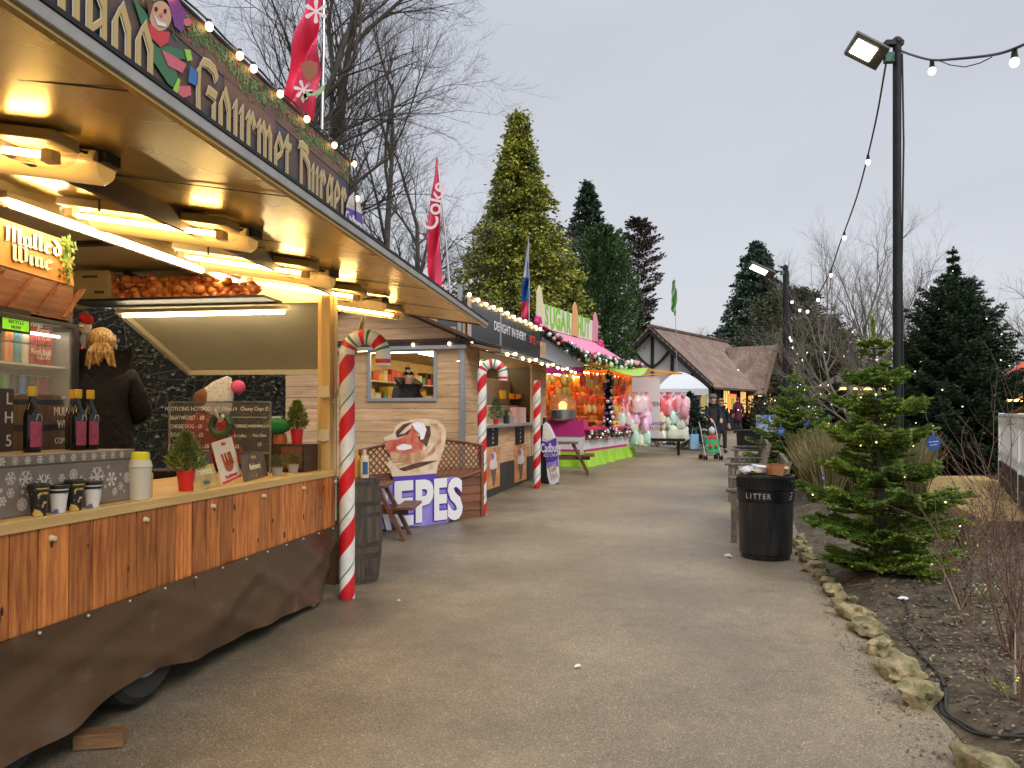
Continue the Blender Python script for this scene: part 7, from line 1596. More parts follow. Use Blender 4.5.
mb = MB(); mb.grid(lambda u, v: (-.19+.38*u, .18-.30*v-.0, .72-.42*v+.05*math.sin(u*PI)*-1), 8, 8); part('seat', mb, mat('pushchair_green', (.03, .30, .10), .6, col2=(.35, .5, .3), vs=8, lo=.55, hi=.6), pc, True)
mb = MB(); mb.grid(lambda u, v: (-.18+.36*u, -.10-.06*math.sin(PI*u)-.05*v, .58-.36*v), 8, 8); part('foot_muff', mb, mat('muff_green', (.04, .36, .12), .6, col2=(.4, .6, .4), vs=9, lo=.6, hi=.65), pc, True)
tod = E('person', 'toddler in pale blue hat sitting in the green pushchair', 'person', (g.x, g.y-.02, g.z+.40), .05)
V = [(0, 0, .05), (0, 0, .22), (0, -.01, .31), (0, -.01, .40), (.11, -.02, .24), (.13, -.1, .14), (-.11, -.02, .24), (-.13, -.1, .14), (.07, -.1, .05), (.08, -.22, -.05), (-.07, -.1, .05), (-.08, -.22, -.05)]
skin_mesh('body', V, [(0, 1), (1, 2), (2, 3), (1, 4), (4, 5), (1, 6), (6, 7), (0, 8), (8, 9), (0, 10), (10, 11)], [.09, .09, .05, .08, .04, .03, .04, .03, .05, .04, .05, .04], mat('toddler_suit', (.45, .06, .06), .7), tod)
mb = MB(); mb.ball((0, -.03, .40), .083, 14, 10); part('face', mb, m_skinw, tod, True)
mb = MB(); mb.lathe([(.09, .0), (.095, .04), (.07, .09), (.02, .13), (0, .135)], c=(0, -.01, .41), n=16); part('hat', mb, mat('pale_blue', (.45, .62, .72), .7), tod, True)
g_ = G(703, 444); o = MB(); o.prism([(-.12, -.08, 0), (.12, -.08, 0), (.11, -.08, .42), (-.11, -.08, .42)], (0, .16, 0)); o.tube([(-.06, 0, .42), (-.05, 0, .56), (.05, 0, .56), (.06, 0, .42)], .008, 5); s_ = solo('carrier_bag', o, mat('blue_bag', (.22, .42, .62), .5), 'light blue carrier bag hanging at the side of the pushchair', 'bag', bevel=.01); s_.location = (g.x-.42, g.y+.3, g.z+.30)
# ================================================================= LITTER BIN
g = G(765.5, 562); br_ = 27.5/F*g.y; g.y += br_; g.x = (765.5-HX)/F*g.y
bn = E('litter_bin', 'black round litter bin lettered LITTER and overflowing with rubbish', 'litter bin', g)
m_bin = mat('bin_plastic', (.014, .015, .018), .42, col2=(.065, .065, .06), vs=4, det=8, lo=.45, hi=.8, rvar=.1, stretch=(3, 3, .6)); H_ = .88
mb = MB(); mb.lathe([(br_*.88, .0), (br_*.90, .04), (br_*.90, .05), (br_*.95, .06), (br_*1.0, .62), (br_*1.0, .625)], n=40); part('body', mb, m_bin, bn, True)
mb = MB(); mb.lathe([(br_*1.0, .626), (br_*1.045, .632), (br_*1.05, .745), (br_*1.0, .75)], n=40, caps=False); part('band', mb, mat('band_black', (.010, .010, .014), .35), bn, True)
mb = MB(); mb.lathe([(br_*1.01, .751), (br_*1.03, .755), (br_*1.04, .88), (br_*1.055, .885), (br_*1.055, .905), (br_*.98, .905), (br_*.96, .80)], n=40, caps=False); part('rim', mb, m_bin, bn, True)
mb = MB()
for i in range(44):
    a = 2*PI*i/44; p = lambda t, z: (br_*(1.036+.0)*math.cos(a+t), br_*1.036*math.sin(a+t), z)
    mb.prism([p(0, .765), p(.055, .765), p(.125, .875), p(.07, .875)], (math.cos(a)*.006, math.sin(a)*.006, 0))
part('slanted_ribs', mb, m_black, bn)
m_binl = mat('bin_gold', (.55, .48, .38), .5)
for i, ch_ in enumerate('LITTER'):
    a = -PI/2-.98+.155*i; letters(ch_, .078, m_binl, bn, (br_*1.053*math.cos(a), br_*1.053*math.sin(a), .69), (-math.sin(a), math.cos(a), 0), (0, 0, 1), bold=.002, sx=.8)
a = -PI/2+.72; c_ = Vector((br_*1.052*math.cos(a), br_*1.052*math.sin(a), .69)); t_ = Vector((-math.sin(a), math.cos(a), 0)); mb = MB()
mb.ball(c_+Vector((0, 0, .035)), .010, 8, 6, 1, 1, 1); mb.bar(c_+Vector((0, 0, -.03)), c_+Vector((0, 0, .02)), .004, .018); mb.bar(c_-t_*.03+Vector((0, 0, -.01)), c_+Vector((0, 0, .012)), .004, .008); mb.bar(c_-t_*.045+Vector((0, 0, -.03)), c_-t_*.02+Vector((0, 0, -.03)), .01, .012); part('person_symbol', mb, m_binl, bn)
for i, (dx, dy, dz, sx_, sy_, sz_, rz_, c__, lb) in enumerate([(-.02, .05, .93, .20, .14, .05, .3, (.78, .78, .8), 'white polystyrene tray on top of the litter bin heap'), (.09, -.05, .92, .15, .13, .12, .2, (.50, .20, .07), 'orange brown takeaway box on top of the litter bin'), (.20, .02, .91, .10, .12, .07, -.4, (.62, .38, .18), 'small tan carton at the right of the bin heap'),
                                                  (-.13, -.06, .90, .20, .16, .05, .6, (.62, .50, .30), 'crumpled buff wrapper at the front of the bin heap'), (-.18, .03, .91, .16, .18, .10, -.3, (.75, .75, .78), 'crumpled white paper at the left of the bin heap')]):
    mb = MB(); q = random.Random(i)
    if i in (3, 4):
        mb.ball((0, 0, 0), .5, 12, 8); mb.v = [(x*sx_*q.uniform(.7, 1.25), y*sy_*q.uniform(.7, 1.25), z*sz_*q.uniform(.6, 1.4)) for x, y, z in mb.v]
    else: mb.prism([(-sx_*.42, -sy_*.42, -sz_/2), (sx_*.42, -sy_*.42, -sz_/2), (sx_/2, -sy_*.5, sz_/2), (-sx_/2, -sy_/2, sz_/2)], (0, sy_, 0)); mb.box((0, 0, sz_*.52), (sx_*1.04, sy_*1.06, .008))
    o = solo('rubbish', mb, mat('rubbish_%s' % ['white', 'orange', 'tan', 'buff', 'paper'][i], c__, .7, col2=tuple(v*.8 for v in c__), vs=14), lb, 'rubbish', 'rubbish heaped in the litter bin'); o.location = (g.x+dx, g.y+dy, g.z+dz+.035); o.rotation_euler = (.15*(-1)**i, .12, rz_)
mb = MB(); mb.lathe([(br_*.95, .82), (br_*.95, .87), (0, .885)], n=24); part('bag_liner', mb, m_black, bn)
# ================================================================= BENCHES
m_bench = wood('weathered_bench', (.10, .085, .06), (.22, .19, .145), 1, 4, rough=.8, bump=.5); m_bench_s = m_bench
def bench(label, x, y, yaw, L_=1.85):
    r0 = E('park_bench', label, 'bench', (x, y, gz(y)-.01), yaw, group='weathered wooden benches along the planted bed')
    for yy in (.0, L_):
        mb = MB(); mb.bb((0, yy-.035, 0), (.07, yy+.035, .62)); part('leg', mb, m_bench, r0, bevel=.006)
        mb = MB(); mb.bar((.50, yy, 0), (.54, yy, .45), .07, .07, up=(0, 1, 0)); mb.bar((.54, yy, .44), (.66, yy, 1.0), .07, .07, up=(0, 1, 0)); part('back_post', mb, m_bench, r0, bevel=.006)
        mb = MB(); mb.bb((-.06, yy-.05, .62), (.60, yy+.05, .66)); part('armrest', mb, m_bench, r0, bevel=.012)
        mb = MB(); mb.bb((.07, yy-.02, .34), (.52, yy+.02, .41)); part('side_rail', mb, m_bench, r0)
    for i in range(5): mb = MB(); mb.bb((.01+.105*i, .035, .42-.006*i), (.095+.105*i, L_-.035, .445-.006*i)); part('seat_slat', mb, m_bench, r0, bevel=.004)
    mb = MB(); mb.bar((.655, .035, .95), (.655, L_-.035, .95), .04, .11, up=(-.2, 0, 1)); part('top_rail', mb, m_bench, r0, bevel=.006)
    mb = MB(); mb.bar((.57, .035, .53), (.57, L_-.035, .53), .035, .06, up=(-.2, 0, 1)); part('lower_rail', mb, m_bench, r0)
    for i in range(13): yy = .12+i*(L_-.24)/12; mb = MB(); mb.bar((.575, yy, .56), (.645, yy, .90), .045, .018, up=(1, 0, 0)); part('back_slat', mb, m_bench, r0)
    return r0
yb = -R(16.9)
bench('nearest weathered wooden bench, directly behind the litter bin', 2.66, 9.35, yb, 1.85)
bench('middle weathered wooden bench of the row beyond the litter bin', 3.68, 13.1, yb, 1.85)
bench('farthest weathered wooden bench of the row, nearest the small fir', 4.82, 16.7, yb, 1.7)
g = G(751, 449); mb = MB(); mb.prism([(-.30, -.3, 0), (.30, -.3, 0), (.34, -.34, .62), (-.34, -.34, .62)], (0, .62, 0)); 
o = E('planter_box', 'black square planter box beyond the far end of the bench row', 'planter', (g.x, g.y+.3, g.z)); part('box', mb, m_black, o, bevel=.01)
mb = MB(); mb.bb((-.37, -.37, .60), (.37, .31, .65)); part('rim', mb, m_dark, o, bevel=.006); mb = MB(); mb.bb((-.3, -.3, .651), (.3, .25, .66)); part('soil', mb, m_soil, o)
# ================================================================= FIRS WITH REAL NEEDLES
def fir(name, label, loc, h, prof, seed, whorls=10, per=8, twigs=9, nn=44, nL=.03, nW=.007, m_=None, rise=.28, lean=(0, 0), cat='tree', tipup=.25, twl=.34, start=.06, leader=True, trunk=.045, hang=.0):
    rng = np.random.default_rng(seed); root = E(name, label, cat, loc); segs = []; tw = []
    def ax(t): return np.array([lean[0]*t*h, lean[1]*t*h, t*h])
    mb = MB(); mb.tube([tuple(ax(t)) for t in (0, .3, .6, .85, 1)], [trunk, trunk*.8, trunk*.5, trunk*.25, trunk*.1], 8); part('trunk', mb, m_trunk, root, True)
    for w in range(whorls):
        t = start+(1-start)*(w/whorls)**1.05; n_ = per if t < .8 else max(4, per-2); a0 = rng.uniform(0, 6)
        for k in range(n_+(per//2 if t < .85 else 0)):
            tt = t+(rng.uniform(-.02, .02) if k < n_ else rng.uniform(.0, .9/whorls)); a = a0+2*PI*k/n_+rng.normal(0, .16)
            Lb = np.interp(tt, *zip(*prof))*rng.uniform(.80, 1.15)*(1 if k < n_ else .66)
            p0 = ax(min(tt, .99)); dr_ = np.array([math.cos(a), math.sin(a), 0]); sd_ = np.array([-math.sin(a), math.cos(a), 0]); m = 7; pts = []
            for i in range(m+1):
                s = i/m; pts.append(p0+dr_*Lb*s+np.array([0, 0, Lb*(rise*s-.30*s**1.5*(1-tt)*1.1*(1+hang)+tipup*s**3)])+sd_*Lb*.03*math.sin(s*5+a))
            for i in range(m):
                r_ = .010*(1-i/m)+.003; segs.append((*pts[i], *pts[i+1], r_*(Lb+.3), r_*(Lb+.3)*.85))
            tw.append((pts[int(m*.35)], pts[m], .9)); 
            nt = max(3, int(twigs*Lb/np.mean([p[1] for p in prof])))
            for j in range(nt):
                s = .18+.80*(j+rng.random()*.6)/nt; q = np.array([np.interp(s*m, range(m+1), [p[i] for p in pts]) for i in range(3)])
                for sg_ in (-1, 1):
                    L2 = Lb*twl*(1.15-s)*rng.uniform(.7, 1.2)+.05; d = unit(dr_*.75+sd_*sg_*rng.uniform(.7, 1.05)+np.array([0, 0, rng.uniform(-.15, .22)]))
                    e = q+d*L2; tw.append((q, e, 1)); segs.append((*q, *e, .003, .002))
                    if L2 > .16:
                        for s3 in (-1, 1): q2 = q+d*L2*.45; e2 = q2+unit(d+s3*np.cross(d, [0, 0, 1])*.8)*L2*.42; tw.append((q2, e2, .8))
    for i in range(whorls*9):
        t = rng.uniform(start, .74); a = rng.uniform(0, 6.28); Lb = np.interp(t, *zip(*prof))*rng.uniform(.25, .6); d = np.array([math.cos(a), math.sin(a), rng.uniform(-.15, .5)]); p0 = ax(t); tw.append((p0, p0+d*Lb, 1)); segs.append((*p0, *(p0+d*Lb), .004, .002))
        for s3 in (-1, 1): q2 = p0+d*Lb*.5; tw.append((q2, q2+unit(d+s3*np.cross(d, [0, 0, 1])*.8)*Lb*.45, .8))
    if leader: tw.append((ax(.90), ax(1.0)+[0, 0, .02], .8))
    V, Fs = tubes_np(segs, 4); np_mesh('branches', V, Fs, m_trunk, root)
    A = np.array([t_[0] for t_ in tw]); B = np.array([t_[1] for t_ in tw]); D = B-A; ln = np.linalg.norm(D, axis=1); cnt = np.maximum(8, (nn*ln/np.median(ln))).astype(int); idx = np.repeat(np.arange(len(tw)), cnt)
    s = rng.random(len(idx))[:, None]; c = A[idx]+D[idx]*s; d = unit(D[idx]); rnd = rng.normal(size=d.shape); rnd[:, 2] = np.abs(rnd[:, 2])*.45+.1; perp = unit(rnd-d*(rnd*d).sum(1, keepdims=True))
    nd = unit(d*.75+perp*.85); L_ = nL*rng.uniform(.75, 1.2, len(c))
    V, Fs = leaves_np(c, nd, L_, nW, rng); np_mesh('needles', V, Fs, m_ or m_fir, root); return root, A, B
g = G(893, 592); fx, fy = g.x+.05, g.y+.25
fh_ = (592-338)/F*(fy)
fm_, fA, fB = fir('fir_tree', 'bright green young fir with blue tags planted beside the kerb stones', (fx, fy, bed_z(fx, fy)-.02), fh_, [(0, .56), (.06, .62), (.22, .72), (.34, .54), (.5, .47), (.62, .40), (.72, .32), (.78, .14), (.92, .10), (1, .03)], 5, start=.015, whorls=8, per=9, twigs=9, nn=100, nL=.036, nW=.009, lean=(-.05, 0))
g = at_g(795, 16.3); fir('fir_tree', 'small pale green fir behind the bench row hung with blue tags', g, 2.38, [(0, .9), (.15, 1.0), (.35, .85), (.6, .55), (.8, .3), (1, .04)], 8, whorls=9, per=7, twigs=8, nn=30, nL=.05, nW=.013, m_=leafmat('fir_needles_pale', (.12, .21, .04), (.24, .32, .06), .35))
g = at_g(953, 17.5); _, dA, dB = fir('fir_tree', 'large dark green fir standing left of the white fence', g, 5.15, [(0, 1.40), (.15, 1.55), (.35, 1.40), (.55, 1.10), (.70, .80), (.80, .5), (.86, .22), (.88, .10), (1, .07)], 9, whorls=24, per=11, twigs=8, nn=34, nL=.07, nW=.020, m_=m_firdk, tipup=.35, twl=.36, start=.02, trunk=.09)
g = at_g(908, 24); fir('fir_tree', 'mid green fir behind the tall lamp post and the big dark fir', g, 2.9, [(0, 1.1), (.3, 1.0), (.7, .5), (1, .05)], 19, whorls=10, per=8, twigs=7, nn=24, nL=.09, nW=.026, m_=m_firdk, start=.02)
g = at_g(835, 26); fir('fir_tree', 'distant small fir beside the person in the white jacket', g, 2.4, [(0, .9), (.3, .8), (.7, .45), (1, .05)], 20, whorls=9, per=7, twigs=6, nn=22, nL=.09, nW=.026, m_=m_firdk, start=.02)
# fairy bulbs on the trees: each bulb a small part of its string
def tree_lights(label, A, B, off, n, r_, m_, seed):
    rg = np.random.default_rng(seed); root = E('fairy_lights', label, 'string lights', off); idx = rg.choice(len(B), n, replace=False); P0 = None; pts = sorted([tuple(B[i]) for i in idx], key=lambda p: p[2])
    me = None
    for p in pts:
        if me is None:
            mb = MB(); mb.ball((0, 0, 0), r_, 8, 6); o = part('bulb', mb, m_, root, True); me = o.data
        else: o = bpy.data.objects.new('bulb', me); C.objects.link(o); o.parent = root
        o.location = p
    mb = MB(); mb.tube(pts[::1], .0025, 4); part('cable', mb, m_wire, root)
tree_lights('tiny warm lights wound through the bright green young fir', fA, fB, fm_.location, 26, .007, m_tiny, 1)
tree_lights('tiny white lights wound through the large dark fir', dA, dB, at_g(953, 17.5), 70, .014, m_bulbw, 2)
rgb = np.random.default_rng(5); A_ = rgb.normal(size=(90, 3))*[1.0, .6, 1.0]; A_[:, 2] = np.abs(A_[:, 2])*1.1+.7
tree_lights('tiny warm lights hung in the bare birches behind the grasses', A_, A_, at_g(862, 23), 88, .02, m_tiny, 3)
A_ = rgb.normal(size=(60, 3))*[1.3, .6, .9]; A_[:, 2] = np.abs(A_[:, 2])*1.1+.9
tree_lights('tiny white lights in the evergreen behind the far lamp post', A_, A_, at_g(812, 33), 50, .024, m_bulbw, 4)
# blue tags
m_tag = mat('blue_tag', (.02, .07, .30), .35); 
def tag(label, px, py, Y, r_, yaw):
    w = P(px, py, Y); r0 = E('round_tag', label, 'tag', w, yaw, group='blue tags on the fir trees'); mb = MB(); mb.T = Matrix.Rotation(PI/2, 4, 'X'); mb.lathe([(r_, -.002), (r_, .002)], n=28); part('disc', mb, m_tag, r0)
    for k, s_ in enumerate(('Merry Christmas', 'from all of us')): letters(s_, r_*.28, m_lw, r0, (0, -.004, r_*(.18-.4*k)), (1, 0, .12), (0, 0, 1), name='print', sx=.72)
    mb = MB(); mb.tube([(0, 0, r_), (0, .02, r_+.07)], .0015, 4); part('string', mb, m_lw, r0)
tag('round blue tag on the right side of the bright green young fir', 933.5, 443, 6.75, .066, .1)
tag('narrow blue tag seen edge on near the leader of the young fir', 876, 402, 6.8, .062, 1.05)
tag('small blue tag low on the left side of the small pale fir', 781, 431, 15.6, .085, .2); tag('small blue tag on the right side of the small pale fir', 806.5, 423, 15.7, .085, .3); tag('tiny white and blue tag low on the young fir near the grass edge', 823, 478, 6.7, .03, .9)
# ================================================================= GRASSES, SHRUBS
rg = np.random.default_rng(31); nC = 230; yc = rg.uniform(12.0, 20, nC); xc = np.array([edge_x(y) for y in yc])+.5+rg.uniform(0, 1, nC)*(.17*yc-.5)
n = nC*120; ci = rg.integers(0, nC, n); a = rg.uniform(0, 2*PI, n); r_ = rg.random(n)*.16
c = np.stack([xc[ci]+np.cos(a)*r_, yc[ci]+np.sin(a)*r_, np.array([bed_z(x, y) for x, y in zip(xc[ci], yc[ci])])], 1)
sp = rg.uniform(.05, .42, n); d1 = unit(np.stack([np.cos(a)*sp, np.sin(a)*sp, np.ones(n)], 1)+rg.normal(0, .06, (n, 3))); L1 = rg.uniform(.35, .60, n)
d2 = unit(d1+np.stack([np.cos(a)*.25, np.sin(a)*.25, np.zeros(n)], 1)+rg.normal(0, .12, (n, 3))); e = c+d1*L1[:, None]; f_ = e+d2*(L1*.85)[:, None]
sd_ = unit(np.cross(d1, rg.normal(size=(n, 3))))*.0055
V = np.stack([c-sd_, c+sd_, e+sd_, e-sd_, e-sd_, e+sd_, f_+sd_*.3, f_-sd_*.3], 1).reshape(-1, 3); b0 = (np.arange(n)*8)[:, None]
Fs = np.concatenate([b0+np.array([[0, 1, 2, 3]]), b0+np.array([[4, 5, 6, 7]])])
m_straw_ = mat('dry_grass', (.13, .125, .045), .8, col2=(.26, .21, .09), vs=1.2, isl=.5)
props(np_mesh('dry_grass', V, Fs, m_straw_), 'tall olive and straw coloured dry grasses filling the far part of the bed', 'ornamental grass', kind='stuff')
m_redtwig = mat('red_brown_twig', (.13, .065, .045), .8, col2=(.20, .12, .08), vs=4)
def shrub(label, px, py, h, seed, n=14, spread=.5, m_=m_redtwig, leaf=None, Y=None, cat='shrub', nl=300, ll=.04):
    g = G(px, py); g.z = bed_z(g.x, g.y) if g.x-edge_x(g.y) > 0 and g.y < 20 else g.z; root = E('shrub', label, cat, g); rnd = random.Random(seed); segs = []
    def gr(p, d, L, r_, lv):
        for i in range(4):
            d = (d+Vector((rnd.gauss(0, .14), rnd.gauss(0, .14), rnd.gauss(.02, .08)))).normalized(); q = p+d*L/4; segs.append((*p, *q, r_*(1-i*.18), r_*(.82-i*.18))); p = q
            if lv < 2 and rnd.random() < .75: a = rnd.uniform(0, 6.28); gr(p, (d+Vector((math.cos(a), math.sin(a), .3))*.7).normalized(), L*rnd.uniform(.35, .6), r_*.55, lv+1)
    for i in range(n): a = rnd.uniform(0, 6.28); s_ = rnd.uniform(0, spread); gr(Vector((math.cos(a)*.06, math.sin(a)*.06, -.01)), Vector((math.cos(a)*s_, math.sin(a)*s_, 1)).normalized(), h*rnd.uniform(.6, 1.1), .006, 0)
    V, Fs = tubes_np(segs, 4); np_mesh('stems', V, Fs, m_, root)
    if leaf:
        S = np.array(segs); rg = np.random.default_rng(seed); i_ = rg.integers(0, len(S), nl); d = unit(rg.normal(size=(nl, 3))); V, Fs = leaves_np(S[i_, 3:6], d, ll*rg.uniform(.6, 1.2, nl), ll*.5, rg); np_mesh('leaves', V, Fs, leaf, root)
    return root
m_purp = mat('purple_seedhead', (.10, .05, .05), .8, isl=.4, col2=(.16, .10, .09), vs=5); m_yg = leafmat('yellow_green_leaf', (.18, .25, .03), (.30, .32, .05), .3)
shrub('tall bare reddish shrub at the right edge of the photo', 1016, 668, 1.15, 1, 20, .40, leaf=m_purp, nl=260, ll=.022)
shrub('leaning bare shrub with orange cut stems near the bottom right corner', 1022, 735, .75, 2, 9, .7)
shrub('thin bare shrub between the young fir and the reddish one', 968, 620, .70, 3, 9, .6)
shrub('purple brown clump of dead perennials in front of the yellow mat', 966, 556, .36, 4, 18, .9, leaf=m_purp, nl=700, ll=.03)
shrub('dead perennial clump at the right below the black fence base', 1003, 560, .42, 5, 14, .8, leaf=m_purp, nl=300, ll=.025)
shrub('low leafy clump with yellow green leaves right of the young fir', 955, 575, .42, 6, 16, .9, leaf=m_yg, nl=160, ll=.05)
shrub('sparse dry plant behind the right branches of the young fir', 940, 530, .40, 7, 12, .8, leaf=m_purp, nl=300, ll=.03)
shrub('brown dead stems at the far corner of the yellow mat', 1000, 515, .45, 8, 12, .6, leaf=m_purp, nl=120, ll=.025)
shrub('small evergreen seedling under the grasses by the litter bin', 838, 520, .12, 9, 26, 1.2, m_=m_fir, leaf=m_fir, nl=700, ll=.04)
shrub('tiny yellow flowered weed on the soil at the lower right', 1008, 712, .10, 10, 5, 1.2, m_=m_fir, leaf=mat('yellow_petal', (.75, .6, .06), .6), nl=16, ll=.03)
shrub('pale green sprout with white bits on the soil right of the cables', 990, 618, .10, 11, 6, 1.2, m_=m_fir, leaf=mat('pale_leaf', (.6, .68, .4), .6), nl=40, ll=.035)
rg = np.random.default_rng(8); c = scatter_bed(260, .25, 4.5, 5, 11.5); nn = 9; cc = np.repeat(c, nn, 0)+rg.normal(0, .03, (260*nn, 3))*[1, 1, .3]; d = unit(rg.normal(size=cc.shape)*[1, 1, .3]+[0, 0, .7]); V, Fs = leaves_np(cc, d, .05, .02, rg)
props(np_mesh('ground_cover', V, Fs, mat('brown_green_cover', (.07, .06, .03), .8, col2=(.12, .13, .04), vs=2, isl=.5)), 'low patchy brown and green ground cover in the planted bed', 'ground cover', kind='stuff')
# cables on the soil
def soil_cable(label, pts, r_, m_):
    w = []
    for px, py in pts: g = G(px, py); g.z = bed_z(g.x, g.y)+r_; w.append(g)
    # smooth
    out = []
    for i in range(len(w)-1):
        p0, p1, p2, p3 = w[max(i-1, 0)], w[i], w[i+1], w[min(i+2, len(w)-1)]
        for k in range(6):
            t = k/6; q = .5*((2*p1)+(-p0+p2)*t+(2*p0-5*p1+4*p2-p3)*t*t+(-p0+3*p1-3*p2+p3)*t**3); q.z = bed_z(q.x, q.y)+r_+.004; out.append(q)
    mb = MB(); mb.tube(out, r_, 7); solo('power_cable', mb, m_, label, 'cable', smooth=True)
m_cab = mat('grey_black_cable', (.05, .048, .05), .5)
soil_cable('thick black cable snaking over the soil from the young fir to the bottom right', [(890, 606), (903, 611), (909, 625), (904, 638), (915, 652), (927, 666), (938, 680), (945, 697), (947, 715), (962, 728), (985, 745), (1010, 757), (1040, 770)], .009, m_cab)
soil_cable('second black cable looping beside the thicker one on the soil', [(917, 652), (935, 648), (936, 646), (925, 638), (914, 632)], .006, m_cab)
soil_cable('thin black cable curving close to the broken kerb stone', [(928, 668), (921, 676), (922, 682), (936, 692), (940, 702), (942, 714), (955, 724), (972, 738), (1000, 752), (1036, 764)], .006, m_cab)
soil_cable('pale stick-like cable rising from the cable knot toward the young fir', [(906, 612), (925, 616), (945, 615), (948, 609)], .005, m_cab)
mb = MB(); mb.ball((0, 0, 0), .045, 14, 8, 1, .6, .35); o = solo('plastic_scrap', mb, m_lw, 'small white plastic piece lying beside the cable knot under the fir', 'litter', smooth=True); g = G(903, 611); g.z = bed_z(g.x, g.y)+.02; o.location = g
for pa, pb, z2, lb in [((888, 572), (960, 625), .55, 'long pale dead branch leaning out from under the young fir'), ((965, 610), (1015, 720), .25, 'curved brown branch lying on the soil at the lower right')]:
    a = G(*pb); b = G(*pa); a.z = bed_z(a.x, a.y)+.01; mb = MB(); b2 = Vector((b.x, b.y-.5, a.z+z2*.6)); m_0 = (a+b2)/2+Vector((.04, 0, .05)); mb.tube([a, a.lerp(m_0, .5)+Vector((0, 0, .03)), m_0, b2], [.007, .006, .005, .003], 6); solo('dead_branch', mb, mat('dead_branch_wood', (.25, .19, .13), .8), lb, 'branch', smooth=True)
# ================================================================= LAMP POSTS AND FESTOONS
def lamp_post(label, px, Y, top_z, r_, head_dir, hs_):
    x = (px-HX)/F*Y; z0 = gz(Y)-.02; r0 = E('lamp_post', label, 'lamp post', (x, Y, z0)); h = top_z-z0
    mb = MB(); mb.tube([(0, 0, 0), (0, 0, h)], r_, 14); mb.lathe([(r_*1.6, 0), (r_*1.6, .08), (r_, .1)], n=14); part('pole', mb, m_black, r0, True)
    mb = MB(); mb.tube([(r_+.012, -.0, 0.2), (r_+.02, -.01, h*.3), (r_+.010, 0, h*.55), (r_+.03, -.01, h*.8), (r_+.015, 0, h-.1)], .012, 6); part('cable', mb, m_wire, r0, True)
    mb = MB(); mb.bb((-.16, -.05, h-.0), (.07, .05, h+.06)); mb.ball((.0, 0, h+.05), .07, 10, 6); part('top_bracket', mb, m_black, r0)
    mb = MB(); mb.box((-.12, -.03, h-.17), (.12, .08, .13)); part('junction_box', mb, mat('green_box', (.03, .11, .09), .5), r0, bevel=.008)
    hd = E('floodlight', None, None, (-.42*hs_, -.05, h-.10)); hd.parent = r0; hd.rotation_euler = (R(14), R(-157), R(-14)) if False else (R(-40), R(22), R(8))
    mb = MB(); mb.prism([(-.24*hs_, -.15, 0), (.24*hs_, -.15, 0), (.26*hs_, .15, 0), (-.22*hs_, .15, 0)], (0, 0, .09)); mb.bb((.02, -.1, .09), (.2, .1, .14)); part('housing', mb, mat('floodlight_housing', (.09, .085, .07), .45), hd, bevel=.01)
    mb = MB(); mb.bb((-.19*hs_, -.09, -.012), (.10*hs_, .09, -.002)); part('lit_panel', mb, mat('floodlight_panel', (1, .95, .8), .3, emit=(1, .90, .66), es=9), hd)
    mb = MB(); mb.bar((-.2*hs_, 0, h-.08), (0, 0, h-.16), .03, .04); part('arm', mb, m_black, r0)
    return r0
zt1 = CH+(HY-42)/F*10; lamp_post('tall black lamp post with a lit floodlight beside the young fir', 897, 10, zt1-.05, .052, -1, 1.0)
zt2 = CH+(HY-268)/F*26; lamp_post('farther black lamp post with floodlight right of the timbered building', 785.5, 26, zt2, .09, -1, 2.0)
zt3 = CH+(HY-338)/F*48; lamp_post('most distant thin lamp post in front of the evergreens', 801, 48, zt3, .09, -1, 1.6)
def fest_px(label, pts, Y0, Y1, bulbs, r_=.042, cable=.014):
    n = len(pts); w = [P(px, py, Y0+(Y1-Y0)*i/(n-1)) for i, (px, py) in enumerate(pts)]
    # resample spline
    out = []
    for i in range(n-1):
        p0, p1, p2, p3 = w[max(i-1, 0)], w[i], w[i+1], w[min(i+2, n-1)]
        for k in range(5): t = k/5; out.append(.5*((2*p1)+(-p0+p2)*t+(2*p0-5*p1+4*p2-p3)*t*t+(-p0+3*p1-3*p2+p3)*t**3))
    out.append(w[-1])
    bw = []
    for bx, by in bulbs:
        q = min(out, key=lambda p: math.hypot(HX+F*p.x/p.y-bx, HY-F*(p.z-CH)/p.y-by)); bw.append(q)
    return festoon('festoon_lights', label, out, bw, m_bulbw, r_, cable, drop=.09, cat='string lights')
fest_px('festoon string falling from the tall lamp post to the farther lamp post', [(888, 52), (884, 75), (877, 115), (868, 155), (858, 193), (848, 222), (839, 246), (831, 270), (818, 295), (807.5, 307), (800, 306), (792, 298), (785.5, 282)], 9.95, 25.9, [(868, 155), (844, 230), (832, 269), (817, 296), (807.5, 306), (800, 306), (792, 298)], .045)
fest_px('festoon string running right from the tall lamp post out of the photo', [(899, 50), (912, 55), (932, 60), (955, 59), (985, 56), (1005, 52), (1030, 42), (1060, 28)], 9.9, 6.4, [(934, 60), (1014, 49)], .042)
mb = MB(); w_ = [P(*p, 8.8-i*.15) for i, p in enumerate([(940, 61), (950, 65), (965, 67), (980, 63), (992, 57)])]; mb.tube(w_, .006, 6); solo('spare_cable', mb, m_wire, 'thin spare loop of cable hanging under the right hand festoon', 'cable', smooth=True)
fest_px('distant festoon string beyond the farther lamp post', [(785.5, 280), (784, 300), (787, 322), (792, 342), (797, 352), (801, 345)], 26, 48, [(784, 305), (787, 322), (790, 336), (794, 346), (798, 352)], .06, .012)
fest_px('second distant festoon string low behind the far lamp post', [(787, 300), (790, 330), (798, 362), (806, 352), (812, 346)], 27, 50, [(788, 318), (792, 338), (796, 358), (802, 358), (808, 350)], .06, .012)
